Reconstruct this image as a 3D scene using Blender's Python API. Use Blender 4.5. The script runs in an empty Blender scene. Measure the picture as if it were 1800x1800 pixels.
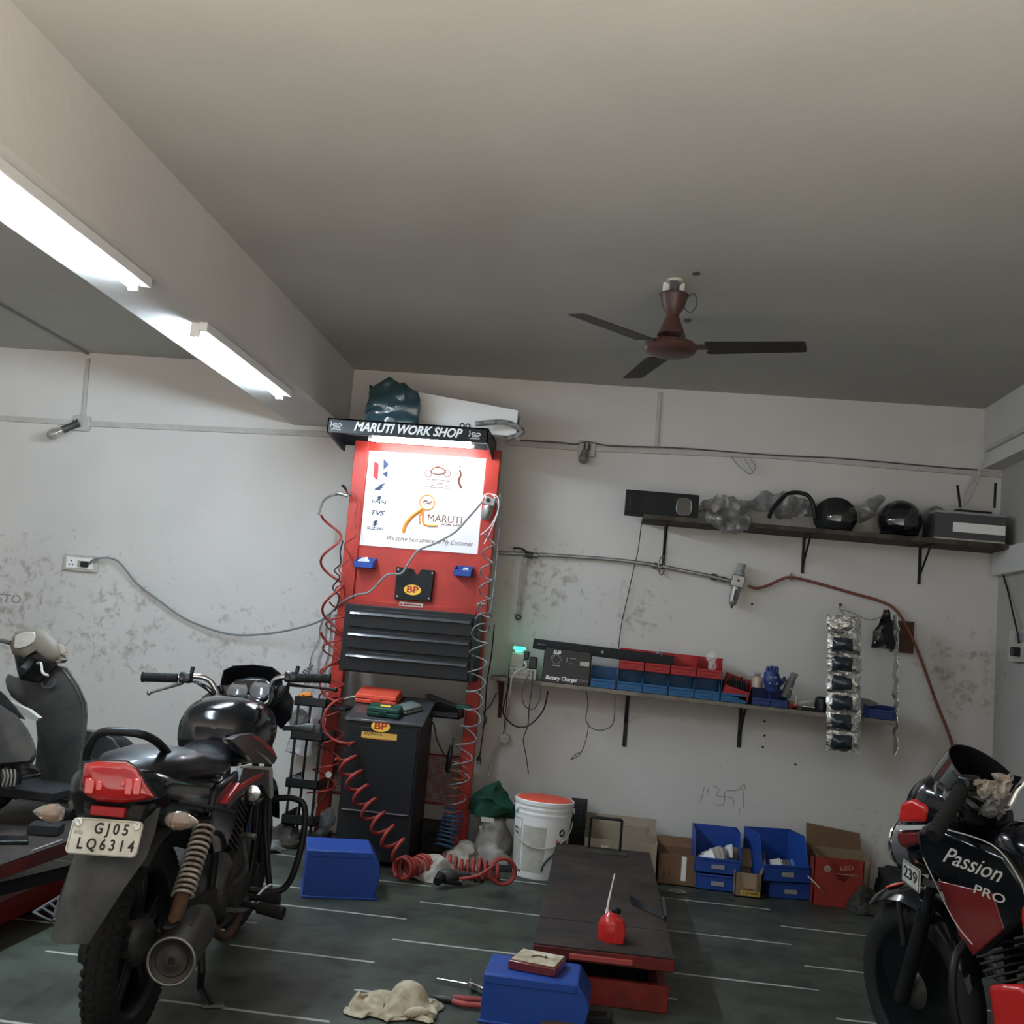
import bpy, bmesh, math, random
from mathutils import Vector, Matrix, noise
random.seed(7); noise.seed_set(7)
PI = math.pi
scn = bpy.context.scene
COL = scn.collection
# ---------------------------------------------------------------- camera
F, H = 1850.0, 1.28
_d = Vector((1075-900, 1135-900, F)).normalized()
_n = _d.cross(Vector((1, .088, 0))).normalized()
if _n.y > 0: _n = -_n
_x = _d.cross(_n)
if _x.x < 0: _x = -_x
R = Matrix((_x, _d, _n)).transposed()          # camera (x right, y down, z forward) from world
RT = R.transposed()
CAM = Vector((0, 0, H))
cam = bpy.data.objects.new('camera', bpy.data.cameras.new('camera')); COL.objects.link(cam)
cam.data.sensor_width = 36; cam.data.lens = F/1800*36; cam.data.clip_start = .02
cx, cy, cz = RT @ Vector((1,0,0)), RT @ Vector((0,-1,0)), RT @ Vector((0,0,-1))
cam.matrix_world = Matrix(((cx.x,cy.x,cz.x,0),(cx.y,cy.y,cz.y,0),(cx.z,cy.z,cz.z,H),(0,0,0,1)))
scn.camera = cam
# ---------------------------------------------------------------- world and exposure
w = bpy.data.worlds.new('world'); scn.world = w; w.use_nodes = True
bg = w.node_tree.nodes['Background']
# daylight through the open shop front: shaded facades above the horizon, sunlit street below it
_t = w.node_tree; _tc = _t.nodes.new('ShaderNodeTexCoord'); _sx = _t.nodes.new('ShaderNodeSeparateXYZ'); _rp = _t.nodes.new('ShaderNodeValToRGB')
_mr = _t.nodes.new('ShaderNodeMapRange'); _mr.inputs['From Min'].default_value = -1; _mr.inputs['From Max'].default_value = 1
_t.links.new(_tc.outputs['Generated'], _sx.inputs[0]); _t.links.new(_sx.outputs['Z'], _mr.inputs['Value']); _t.links.new(_mr.outputs[0], _rp.inputs['Fac'])
_rp.color_ramp.elements[0].position = .15; _rp.color_ramp.elements[0].color = (1.0,.90,.80,1)
_rp.color_ramp.elements[1].position = .56; _rp.color_ramp.elements[1].color = (.035,.035,.035,1)
_e = _rp.color_ramp.elements.new(.30); _e.color = (.22,.20,.18,1); _e = _rp.color_ramp.elements.new(.43); _e.color = (.13,.12,.11,1)
# the street is sunnier to the right
_m2 = _t.nodes.new('ShaderNodeMapRange'); _m2.inputs['From Min'].default_value = -1; _m2.inputs['From Max'].default_value = 1; _m2.inputs['To Min'].default_value = 4.2; _m2.inputs['To Max'].default_value = 28.0
_t.links.new(_sx.outputs['X'], _m2.inputs['Value']); _t.links.new(_m2.outputs[0], bg.inputs[1])
_t.links.new(_rp.outputs['Color'], bg.inputs[0])
vs = scn.view_settings
vs.view_transform = 'Standard'; vs.look = 'None'; vs.gamma = 1; vs.exposure = 0.0; vs.use_curve_mapping = False

def P(px, py, y=None, z=None, x=None):         # the point of a plane seen at a pixel of the 1800 frame
    r = RT @ Vector(((px-900)/F, (py-900)/F, 1))
    t = y/r.y if y is not None else ((z-H)/r.z if z is not None else x/r.x)
    return CAM + r*t

# ---------------------------------------------------------------- materials
def mat(name, col, rough=.6, metal=0, var=0, scale=8, col2=None, bump=0, bscale=60, emit=None, es=0, alpha=1, trans=0, coat=0, ior=None):
    m = bpy.data.materials.new(name); m.use_nodes = True
    nt = m.node_tree; b = nt.nodes['Principled BSDF']
    c = (*col, 1)
    b.inputs['Base Color'].default_value = c; b.inputs['Roughness'].default_value = rough; b.inputs['Metallic'].default_value = metal
    b.inputs['Specular IOR Level'].default_value = .5 if (metal or trans or coat > .5) else .28
    if coat: b.inputs['Coat Weight'].default_value = coat; b.inputs['Coat Roughness'].default_value = .08
    if trans: b.inputs['Transmission Weight'].default_value = trans
    if ior: b.inputs['IOR'].default_value = ior
    if alpha < 1: b.inputs['Alpha'].default_value = alpha
    if emit: b.inputs['Emission Color'].default_value = (*emit, 1); b.inputs['Emission Strength'].default_value = es
    tc = nt.nodes.new('ShaderNodeTexCoord')
    if var or col2:
        n = nt.nodes.new('ShaderNodeTexNoise'); n.inputs['Scale'].default_value = scale; n.inputs['Detail'].default_value = 6; n.inputs['Roughness'].default_value = .65
        nt.links.new(tc.outputs['Object'], n.inputs['Vector'])
        r = nt.nodes.new('ShaderNodeValToRGB')
        r.color_ramp.elements[0].position = .35; r.color_ramp.elements[1].position = .68
        a = col2 if col2 else tuple(v*(1-var) for v in col)
        r.color_ramp.elements[0].color = (*a, 1); r.color_ramp.elements[1].color = c
        nt.links.new(n.outputs['Fac'], r.inputs['Fac']); nt.links.new(r.outputs['Color'], b.inputs['Base Color'])
    if bump:
        n2 = nt.nodes.new('ShaderNodeTexNoise'); n2.inputs['Scale'].default_value = bscale; n2.inputs['Detail'].default_value = 4
        bp = nt.nodes.new('ShaderNodeBump'); bp.inputs['Strength'].default_value = bump; bp.inputs['Distance'].default_value = .01
        nt.links.new(tc.outputs['Object'], n2.inputs['Vector']); nt.links.new(n2.outputs['Fac'], bp.inputs['Height']); nt.links.new(bp.outputs['Normal'], b.inputs['Normal'])
    return m

M = {}
def D_(k, *a, **kw): M[k] = mat(k, *a, **kw)
D_('black', (.008,.009,.010), .35, coat=.2)
D_('black_gloss', (.004,.005,.007), .13, coat=.45)
D_('black_matte', (.018,.018,.019), .75, var=.4, scale=20)
D_('black_metal', (.011,.012,.014), .42, 0, var=.3)
D_('black_rubber', (.012,.012,.012), .8, bump=.3, bscale=90)
D_('dusty_black', (.05,.05,.047), .8, col2=(.016,.016,.017), scale=9)
D_('grime', (.06,.052,.04), .7, col2=(.012,.011,.010), scale=14, bump=.4)
D_('red_paint', (.46,.040,.028), .38, var=.25, scale=5)
D_('dark_red_paint', (.17,.016,.012), .5, col2=(.05,.012,.01), scale=6)
D_('red_plastic', (.42,.025,.028), .45, var=.2)
D_('bright_red', (.46,.018,.015), .28, coat=.35)
D_('red_case', (.80,.10,.055), .5)
D_('red_lens', (.42,.010,.012), .12, coat=.9)
D_('red_hose', (.27,.035,.028), .4)
D_('brown_hose', (.20,.065,.045), .5)
D_('grey_hose', (.20,.21,.22), .45)
D_('blue_hose', (.03,.07,.13), .4)
D_('white', (.78,.78,.76), .5)
D_('offwhite', (.52,.50,.44), .6, var=.25, scale=14)
D_('poster_white', (.86,.87,.90), .45)
D_('grey', (.28,.28,.28), .5)
D_('dark_grey', (.07,.072,.075), .5)
D_('steel', (.55,.55,.55), .32, 1)
D_('chrome', (.75,.75,.76), .12, 1)
D_('dirty_chrome', (.30,.29,.27), .35, .8, var=.4, scale=30)
D_('aluminium', (.40,.40,.39), .42, .8, var=.35, scale=12)
D_('cast_metal', (.10,.10,.098), .55, .5, var=.5, scale=20)
D_('blue_bin', (.020,.068,.32), .42, var=.18, scale=6)
D_('blue_bin_light', (.020,.115,.27), .42, var=.18)
D_('navy_bin', (.025,.05,.18), .45, var=.2)
D_('cardboard', (.25,.17,.105), .85, var=.2, scale=5)
D_('cardboard_pale', (.33,.27,.20), .85, var=.2, scale=4)
D_('cardboard_brown', (.19,.105,.06), .85, var=.25, scale=5)
D_('green_dark', (.014,.06,.042), .45)
D_('green_cloth', (.008,.055,.03), .85, var=.4, scale=10)
D_('cloth_white', (.50,.47,.41), .9, col2=(.22,.17,.13), scale=8)
D_('cloth_cream', (.62,.56,.43), .9, col2=(.30,.24,.15), scale=13)
D_('sack', (.48,.47,.44), .6, col2=(.24,.20,.18), scale=9)
D_('brown_fan', (.085,.042,.035), .35, var=.2)
D_('fan_blade', (.030,.024,.020), .5, var=.3)
D_('yellow', (.85,.52,.06), .5)
D_('sticker_yellow', (.62,.40,.08), .55)
D_('orange', (.80,.28,.05), .5)
D_('navy_text', (.03,.04,.09), .6)
D_('brown_text', (.12,.04,.02), .6)
D_('foil', (.62,.62,.60), .22, 1, bump=1, bscale=45)
D_('foil_dark', (.035,.045,.055), .18, .3, bump=.6, bscale=30, coat=.5)
D_('wood_shelf', (.10,.085,.065), .8, col2=(.035,.028,.022), scale=8)
D_('wood_edge', (.24,.20,.16), .8, var=.4, scale=12)
D_('lift_top', (.048,.034,.027), .72, col2=(.014,.011,.010), scale=4.5, bump=.3, bscale=25)
D_('seat_vinyl', (.009,.010,.012), .36, bump=.08, bscale=250, coat=.2)
D_('plate_white', (.62,.61,.52), .42, col2=(.40,.39,.33), scale=14)
D_('glow_green', (.02,.6,.35), .4, emit=(.02,1,.55), es=6)
D_('tube_glow', (1,1,1), .4, emit=(.68,.85,1.0), es=270)
D_('hood_tube_glow', (1,1,1), .4, emit=(.88,.95,1.0), es=46)
D_('clear_lens', (.78,.66,.55), .10, trans=.75, coat=.8)
D_('lift_red', (.24,.026,.02), .5, col2=(.10,.014,.011), scale=7)
D_('red_grip', (.34,.06,.05), .5)
D_('amber', (.35,.14,.06), .25, trans=.2)
D_('clear_plastic', (.80,.80,.78), .16, alpha=.30, coat=.5)
D_('glass_bulb', (.55,.52,.48), .08, trans=.8, coat=.5)
D_('dial', (.10,.10,.11), .12, coat=1)
D_('spring_white', (.60,.56,.50), .5, col2=(.22,.18,.15), scale=20)
D_('rust', (.12,.06,.035), .75, col2=(.05,.03,.02), scale=18)
D_('muffler', (.06,.052,.045), .52, .5, col2=(.022,.02,.018), scale=10)
D_('flap', (.075,.078,.075), .55, col2=(.035,.036,.035), scale=7)
D_('graphic_grey', (.055,.055,.058), .3, coat=.5)
D_('graphic_red', (.55,.035,.025), .3, coat=.5)
D_('graphic_silver', (.45,.44,.42), .3)
D_('maroon', (.13,.012,.012), .2, coat=.6)
D_('light_blue_cap', (.05,.12,.32), .5)
D_('smoke', (.01,.01,.012), .10, coat=1)
D_('led_grey', (.16,.16,.15), .6)
D_('mesh_red', (.22,.03,.022), .5)
D_('scooter_grey', (.030,.034,.037), .36, col2=(.085,.085,.078), scale=5, coat=.3)
D_('scooter_tan', (.20,.18,.145), .5, var=.3, scale=9)
D_('carton_red', (.28,.03,.022), .6, var=.25)
D_('teal_bag', (.025,.06,.075), .18, bump=.5, bscale=20, coat=.6)
D_('mirror', (.6,.6,.6), .05, 1)
D_('skin_case_grey', (.14,.15,.14), .5)

# ---------------------------------------------------------------- mesh builder
def frame(d):
    d = d.normalized(); a = Vector((0,0,1)) if abs(d.z) < .9 else Vector((1,0,0))
    u = d.cross(a).normalized(); return u, d.cross(u).normalized()
class MB:
    def __init__(s, mtx=None): s.v = []; s.f = []; s.m = mtx or Matrix(); s.x = s.m
    def at(s, loc=(0,0,0), rot=(0,0,0)):
        from mathutils import Euler
        s.x = s.m @ Matrix.Translation(loc) @ Euler([math.radians(a) for a in rot]).to_matrix().to_4x4(); return s
    def home(s): s.x = s.m; return s
    def add(s, vs, fs):
        o = len(s.v); s.v += [s.x @ Vector(v) for v in vs]; s.f += [[i+o for i in f] for f in fs]; return s
    def box(s, a, b, tx=0, ty=0):                       # two corners; tx, ty shrink the top
        (x0,y0,z0),(x1,y1,z1) = [min(p,q) for p,q in zip(a,b)], [max(p,q) for p,q in zip(a,b)]
        return s.add([(x0,y0,z0),(x1,y0,z0),(x1,y1,z0),(x0,y1,z0),(x0+tx,y0+ty,z1),(x1-tx,y0+ty,z1),(x1-tx,y1-ty,z1),(x0+tx,y1-ty,z1)],
              [[3,2,1,0],[4,5,6,7],[0,1,5,4],[1,2,6,5],[2,3,7,6],[3,0,4,7]])
    def cbox(s, c, d): return s.box([c[i]-d[i]/2 for i in range(3)], [c[i]+d[i]/2 for i in range(3)])
    def bar(s, a, b, w, h, up=(0,0,1)):                 # box beam from a to b
        a, b = Vector(a), Vector(b); d = (b-a).normalized(); u = d.cross(Vector(up))
        if u.length < 1e-4: u = d.cross(Vector((0,1,0)))
        u.normalize(); v = u.cross(d)
        q = [(-1,-1),(1,-1),(1,1),(-1,1)]
        return s.add([p+u*i*w/2+v*j*h/2 for p in (a,b) for i,j in q], [[3,2,1,0],[4,5,6,7],[0,1,5,4],[1,2,6,5],[2,3,7,6],[3,0,4,7]])
    def rings(s, rs, closed=False, caps=True):          # loft between rings of equal count
        n = len(rs[0]); vs = [p for r in rs for p in r]; fs = []; k = len(rs)
        for i in range(k if closed else k-1):
            a, b = i*n, ((i+1) % k)*n
            fs += [[a+j, a+(j+1)%n, b+(j+1)%n, b+j] for j in range(n)]
        if caps and not closed: fs += [list(range(n))[::-1], [(k-1)*n+j for j in range(n)]]
        return s.add(vs, fs)
    def tube(s, pts, r, n=8, smooth=0, closed=False):
        pts = [Vector(p) for p in pts]
        if smooth: pts = spline(pts, smooth, closed)
        k = len(pts); rr = r if isinstance(r, (list,tuple)) else None; rs = []
        u = None
        for i, p in enumerate(pts):
            if closed: t = pts[(i+1)%k]-pts[i-1]
            else: t = pts[min(i+1,k-1)]-pts[max(i-1,0)]
            if t.length < 1e-9: t = Vector((0,0,1))
            t.normalize()
            if u is None: u, _ = frame(t)
            else:
                u = u - t*u.dot(t)
                if u.length < 1e-6: u, _ = frame(t)
                u.normalize()
            v = t.cross(u)
            q = r if rr is None else rr[min(int(i*len(rr)/k), len(rr)-1)] if len(rr) != k else rr[i]
            rs.append([p+(u*math.cos(2*PI*j/n)+v*math.sin(2*PI*j/n))*q for j in range(n)])
        return s.rings(rs, closed)
    def cyl(s, a, b, r, r2=None, n=20): return s.tube([a,b], [r, r if r2 is None else r2], n)
    def lathe(s, prof, c=(0,0,0), ax=(0,0,1), n=28):    # (radius, height) along an axis
        c, ax = Vector(c), Vector(ax).normalized(); u, v = frame(ax)
        return s.rings([[c+ax*h+(u*math.cos(2*PI*j/n)+v*math.sin(2*PI*j/n))*max(r,1e-4) for j in range(n)] for r,h in prof])
    def ell(s, c, r, n=16, k=10, p=1):
        rs = []
        for i in range(k+1):
            a = -PI/2+PI*i/k; rs.append([Vector((c[0]+r[0]*max(math.cos(a),.002)**p*math.cos(2*PI*j/n), c[1]+r[1]*max(math.cos(a),.002)**p*math.sin(2*PI*j/n), c[2]+r[2]*math.sin(a))) for j in range(n)])
        return s.rings(rs)
    def prism(s, poly, a, b, axis='y'):                 # 2-D outline pushed from a to b along an axis
        f = {'y': lambda p,t: (p[0],t,p[1]), 'x': lambda p,t: (t,p[0],p[1]), 'z': lambda p,t: (p[0],p[1],t)}[axis]
        n = len(poly); return s.add([f(p,a) for p in poly]+[f(p,b) for p in poly],
            [list(range(n))[::-1], list(range(n,2*n))]+[[i,(i+1)%n,n+(i+1)%n,n+i] for i in range(n)])
    def torus(s, c, R_, r, ax=(0,0,1), n=40, m=12, ry=None):
        c = Vector(c); ax = Vector(ax).normalized(); u, v = frame(ax); rs = []
        for i in range(n):
            a = 2*PI*i/n; d = u*math.cos(a)+v*math.sin(a)
            rs.append([c+d*(R_+r*math.cos(2*PI*j/m))+ax*(ry or r)*math.sin(2*PI*j/m) for j in range(m)])
        return s.rings(rs, closed=True)
    def sheet(s, fn, nu, nv, th=.002):                  # fn(u,v)->point, given thickness downwards along its normal
        g = [[Vector(fn(i/nu, j/nv)) for j in range(nv+1)] for i in range(nu+1)]
        nr = lambda i,j: ((g[min(i+1,nu)][j]-g[max(i-1,0)][j]).cross(g[i][min(j+1,nv)]-g[i][max(j-1,0)])).normalized()
        top = [g[i][j] for i in range(nu+1) for j in range(nv+1)]
        bot = [g[i][j]-nr(i,j)*th for i in range(nu+1) for j in range(nv+1)]
        N = len(top); I = lambda i,j: i*(nv+1)+j; fs = []
        for i in range(nu):
            for j in range(nv):
                q = [I(i,j),I(i+1,j),I(i+1,j+1),I(i,j+1)]; fs += [q, [a+N for a in q[::-1]]]
        edge = [I(i,0) for i in range(nu+1)]+[I(nu,j) for j in range(1,nv+1)]+[I(i,nv) for i in range(nu-1,-1,-1)]+[I(0,j) for j in range(nv-1,0,-1)]
        fs += [[edge[k], edge[k]+N, edge[(k+1)%len(edge)]+N, edge[(k+1)%len(edge)]] for k in range(len(edge))]
        return s.add(top+bot, fs)
    def build(s, name, m, parent=None, bevel=0, sub=0, sharp=38, flat=False):
        me = bpy.data.meshes.new(name)
        o0 = Vector(ORG.get(parent.name if parent else '', (0,0,0))) if parent else Vector((0,0,0))
        vs = s.v
        if parent is None:                              # own origin at the base centre of the thing
            lo = [min(v[i] for v in vs) for i in range(3)]; hi = [max(v[i] for v in vs) for i in range(3)]
            o0 = Vector(((lo[0]+hi[0])/2, (lo[1]+hi[1])/2, lo[2]))
        me.from_pydata([v-o0 for v in vs], [], s.f); me.update()
        bm = bmesh.new(); bm.from_mesh(me); bmesh.ops.recalc_face_normals(bm, faces=bm.faces); bm.to_mesh(me); bm.free()
        if not flat:
            me.polygons.foreach_set('use_smooth', [True]*len(me.polygons)); me.set_sharp_from_angle(angle=math.radians(sharp))
        if isinstance(m, str): m = M[m]
        me.materials.append(m)
        o = bpy.data.objects.new(name, me); COL.objects.link(o)
        ORG[o.name] = tuple(o0)
        if parent: o.parent = parent
        else: o.location = o0
        if bevel:
            md = o.modifiers.new('bevel', 'BEVEL'); md.width = bevel; md.segments = 2; md.limit_method = 'ANGLE'; md.angle_limit = math.radians(40)
        if sub:
            md = o.modifiers.new('sub', 'SUBSURF'); md.levels = sub; md.render_levels = sub
        return o
ORG = {}                                                # world origin of each object, so that parts can be written in world space
def spline(pts, k=6, closed=False):
    out = []; n = len(pts)
    for i in range(n if closed else n-1):
        if closed: p0,p1,p2,p3 = pts[i-1],pts[i],pts[(i+1)%n],pts[(i+2)%n]
        else: p0,p1,p2,p3 = pts[max(i-1,0)],pts[i],pts[i+1],pts[min(i+2,n-1)]
        for j in range(k):
            t = j/k; out.append(.5*((2*p1)+(p2-p0)*t+(2*p0-5*p1+4*p2-p3)*t*t+(3*p1-p0-3*p2+p3)*t**3))
    if not closed: out.append(pts[-1])
    return out
def tag(o, label, cat, group=None, kind=None):
    if label: o['label'] = label
    if cat: o['category'] = cat
    if group: o['group'] = group
    if kind: o['kind'] = kind
    return o
def thing(name, loc, label, cat, group=None):
    o = bpy.data.objects.new(name, None); COL.objects.link(o); o.empty_display_size = .1
    o.location = loc; ORG[o.name] = tuple(loc); return tag(o, label, cat, group)
def struct(name, mb, m, **k):
    o = mb.build(name, m, **k); o['kind'] = 'structure'; return o
def clone(root, delta, label=None, group=None):
    def rec(o, par):
        c = o.copy(); COL.objects.link(c); c.parent = par
        for ch in [k for k in bpy.data.objects if k.parent == o and k.name in KID.get(o.name, ())]: rec(ch, c)
        return c
    KID.clear()
    for k in bpy.data.objects:
        if k.parent: KID.setdefault(k.parent.name, []).append(k.name)
    c = rec(root, None); c.location = root.location + Vector(delta)
    ORG[c.name] = tuple(c.location)
    if label: c['label'] = label
    if group: c['group'] = group
    return c
KID = {}
def text(name, s, size, mtx, m, parent, ext=.0006, shear=0, width=None, bold=0, font_sp=1, align='CENTER', space_line=1):
    cu = bpy.data.curves.new('t', 'FONT'); cu.body = s; cu.size = size; cu.extrude = ext; cu.shear = shear; cu.offset = bold
    cu.align_x = align; cu.align_y = 'CENTER'; cu.space_character = font_sp; cu.space_line = space_line; cu.resolution_u = 3
    t = bpy.data.objects.new('t', cu); COL.objects.link(t)
    dg = bpy.context.evaluated_depsgraph_get(); me = bpy.data.meshes.new_from_object(t.evaluated_get(dg))
    bpy.data.objects.remove(t)
    vs = [v.co.copy() for v in me.vertices]; fs = [list(p.vertices) for p in me.polygons]
    bpy.data.meshes.remove(me)
    if width:
        lo, hi = min(v.x for v in vs), max(v.x for v in vs); k = width/(hi-lo)
        for v in vs: v.x *= k
    b = MB(mtx); b.add(vs, fs)
    return b.build(name, m, parent, flat=True)
def facing(c, xd=(1,0,0), up=(0,0,1)):                  # matrix with text x along xd, y along up
    x = Vector(xd).normalized(); u = Vector(up); z = x.cross(u).normalized(); u = z.cross(x)
    return Matrix(((x.x,u.x,z.x,c[0]),(x.y,u.y,z.y,c[1]),(x.z,u.z,z.z,c[2]),(0,0,0,1)))
def wob(p, s, a): return Vector(p)+noise.noise_vector(Vector(p)*s)*a
# ---------------------------------------------------------------- room
WY, CZ, RX, BX, BZ = 6.5, 2.90, 2.25, -1.78, 2.51
FY, LX = -0.25, -5.4
def node(nt, t, **k):
    n = nt.nodes.new(t)
    for a, v in k.items(): setattr(n, a, v)
    return n
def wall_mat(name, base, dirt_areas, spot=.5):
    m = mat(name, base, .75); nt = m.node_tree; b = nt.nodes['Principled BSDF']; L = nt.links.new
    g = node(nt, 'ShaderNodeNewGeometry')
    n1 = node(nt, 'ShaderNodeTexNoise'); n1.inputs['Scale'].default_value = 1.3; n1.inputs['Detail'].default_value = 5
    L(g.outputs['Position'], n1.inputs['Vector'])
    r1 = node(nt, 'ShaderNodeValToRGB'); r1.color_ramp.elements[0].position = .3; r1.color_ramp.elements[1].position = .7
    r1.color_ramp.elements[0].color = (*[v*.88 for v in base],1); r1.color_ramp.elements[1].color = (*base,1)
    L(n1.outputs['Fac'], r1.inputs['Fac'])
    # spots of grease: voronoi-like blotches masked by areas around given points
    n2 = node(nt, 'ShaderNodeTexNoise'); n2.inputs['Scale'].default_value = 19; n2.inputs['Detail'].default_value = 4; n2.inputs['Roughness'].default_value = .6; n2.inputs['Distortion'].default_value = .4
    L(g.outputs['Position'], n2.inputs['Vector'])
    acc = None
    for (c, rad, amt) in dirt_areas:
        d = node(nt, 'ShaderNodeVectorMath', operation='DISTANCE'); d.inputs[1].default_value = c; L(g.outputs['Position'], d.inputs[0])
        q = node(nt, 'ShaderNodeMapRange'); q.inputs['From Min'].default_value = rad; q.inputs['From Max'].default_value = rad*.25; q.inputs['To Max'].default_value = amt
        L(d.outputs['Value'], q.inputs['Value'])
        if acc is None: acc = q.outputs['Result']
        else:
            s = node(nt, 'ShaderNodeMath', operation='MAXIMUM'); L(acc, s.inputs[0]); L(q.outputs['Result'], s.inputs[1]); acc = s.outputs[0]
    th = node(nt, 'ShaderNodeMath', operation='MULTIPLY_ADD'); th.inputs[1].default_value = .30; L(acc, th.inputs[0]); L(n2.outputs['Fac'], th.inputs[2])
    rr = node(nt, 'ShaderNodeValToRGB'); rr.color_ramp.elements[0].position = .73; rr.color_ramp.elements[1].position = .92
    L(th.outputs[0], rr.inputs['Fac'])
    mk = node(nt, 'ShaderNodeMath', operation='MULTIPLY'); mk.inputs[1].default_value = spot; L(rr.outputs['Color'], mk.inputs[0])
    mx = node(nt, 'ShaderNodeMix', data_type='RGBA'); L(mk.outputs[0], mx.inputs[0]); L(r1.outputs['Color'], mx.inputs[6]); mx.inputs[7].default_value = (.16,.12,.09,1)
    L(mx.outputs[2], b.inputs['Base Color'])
    n3 = node(nt, 'ShaderNodeTexNoise'); n3.inputs['Scale'].default_value = 22; n3.inputs['Detail'].default_value = 6; L(g.outputs['Position'], n3.inputs['Vector'])
    bp = node(nt, 'ShaderNodeBump'); bp.inputs['Strength'].default_value = .09; bp.inputs['Distance'].default_value = .02; L(n3.outputs['Fac'], bp.inputs['Height']); L(bp.outputs['Normal'], b.inputs['Normal'])
    return m
def q(px, py): p = P(px, py, y=WY); return (p.x, p.y, p.z)
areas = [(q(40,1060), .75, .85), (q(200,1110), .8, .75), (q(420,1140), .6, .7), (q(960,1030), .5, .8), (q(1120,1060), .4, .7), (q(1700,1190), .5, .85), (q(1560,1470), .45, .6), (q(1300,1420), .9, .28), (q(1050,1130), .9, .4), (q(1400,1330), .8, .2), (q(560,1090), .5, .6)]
M['wall'] = wall_mat('wall_paint', (.62,.595,.56), areas, .52)
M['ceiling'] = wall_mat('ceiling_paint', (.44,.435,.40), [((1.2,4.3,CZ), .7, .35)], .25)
def floor_mat():
    m = mat('floor_tiles', (.07,.085,.07), .42); nt = m.node_tree; b = nt.nodes['Principled BSDF']; L = nt.links.new
    g = node(nt, 'ShaderNodeNewGeometry'); sp = node(nt, 'ShaderNodeSeparateXYZ'); L(g.outputs['Position'], sp.inputs[0])
    def mth(op, a, b_=None, c=None):
        n = node(nt, 'ShaderNodeMath', operation=op)
        for i, v in enumerate((a, b_, c)):
            if v is None: continue
            if isinstance(v, (int, float)): n.inputs[i].default_value = v
            else: L(v, n.inputs[i])
        return n.outputs[0]
    u = mth('DIVIDE', mth('ADD', sp.outputs['X'], .81+.576*20), .576)
    odd = mth('MODULO', mth('FLOOR', u), 2)
    v = mth('ADD', mth('DIVIDE', mth('ADD', sp.outputs['Y'], -3.83+.645*20), .645), mth('MULTIPLY', odd, .5))
    dv = mth('ABSOLUTE', mth('SUBTRACT', mth('FRACT', mth('ADD', v, .5)), .5))       # 0 at a joint
    du = mth('ABSOLUTE', mth('SUBTRACT', mth('FRACT', mth('ADD', u, .5)), .5))
    n1 = node(nt, 'ShaderNodeTexNoise'); n1.inputs['Scale'].default_value = 2.2; n1.inputs['Detail'].default_value = 7; n1.inputs['Roughness'].default_value = .7; L(g.outputs['Position'], n1.inputs['Vector'])
    n2 = node(nt, 'ShaderNodeTexNoise'); n2.inputs['Scale'].default_value = 7; n2.inputs['Detail'].default_value = 6; n2.inputs['Distortion'].default_value = .5; L(g.outputs['Position'], n2.inputs['Vector'])
    r = node(nt, 'ShaderNodeValToRGB'); r.color_ramp.elements[0].position = .33; r.color_ramp.elements[1].position = .62
    r.color_ramp.elements[0].color = (.021,.023,.018,1); r.color_ramp.elements[1].color = (.060,.071,.054,1); L(n1.outputs['Fac'], r.inputs['Fac'])
    r2 = node(nt, 'ShaderNodeValToRGB'); r2.color_ramp.elements[0].position = .56; r2.color_ramp.elements[1].position = .70; L(n2.outputs['Fac'], r2.inputs['Fac'])
    dm = mth('MULTIPLY', r2.outputs['Color'], .55)
    mx = node(nt, 'ShaderNodeMix', data_type='RGBA'); L(dm, mx.inputs[0]); L(r.outputs['Color'], mx.inputs[6]); mx.inputs[7].default_value = (.010,.010,.009,1)
    line = mth('LESS_THAN', dv, .0135); line = mth('MULTIPLY', line, mth('SUBTRACT', .95, mth('MULTIPLY', r2.outputs['Color'], .5)))
    m2 = node(nt, 'ShaderNodeMix', data_type='RGBA'); L(line, m2.inputs[0]); L(mx.outputs[2], m2.inputs[6]); m2.inputs[7].default_value = (.42,.42,.38,1)
    vl = mth('MULTIPLY', mth('LESS_THAN', du, .006), .35)
    m3 = node(nt, 'ShaderNodeMix', data_type='RGBA'); L(vl, m3.inputs[0]); L(m2.outputs[2], m3.inputs[6]); m3.inputs[7].default_value = (.03,.033,.03,1)
    L(m3.outputs[2], b.inputs['Base Color'])
    rg = mth('MULTIPLY_ADD', n2.outputs['Fac'], .35, .30); L(rg, b.inputs['Roughness'])
    return m
M['floor'] = floor_mat()
struct('floor', MB().box((LX-.1,FY,-.1),(RX+.1,WY+.1,0)), 'floor')
struct('ceiling', MB().box((LX-.1,FY,CZ),(RX+.1,WY+.1,CZ+.12)), 'ceiling')
struct('wall_back', MB().box((LX,WY,0),(RX,WY+.12,CZ)), 'wall')
M['wall_side'] = wall_mat('side_wall_paint', (.40,.385,.35), areas, .5)  # darker copy of the wall paint: the right wall's shade put into its colour
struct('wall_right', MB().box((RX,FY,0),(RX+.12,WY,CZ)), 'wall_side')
struct('wall_left', MB().box((LX-.12,FY,0),(LX,WY,CZ)), 'wall')
struct('trim_1', MB().box((BX-.36,FY,BZ),(BX,WY,CZ)), 'wall')['label'] = 'white painted beam under the ceiling'
b = MB().box((2.14,FY,2.53),(RX,WY,CZ)); struct('trim_2', b, 'wall')
struct('trim_3', MB().box((RX-.05,4.2,1.885),(RX,6.47,2.04)), 'wall')
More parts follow.
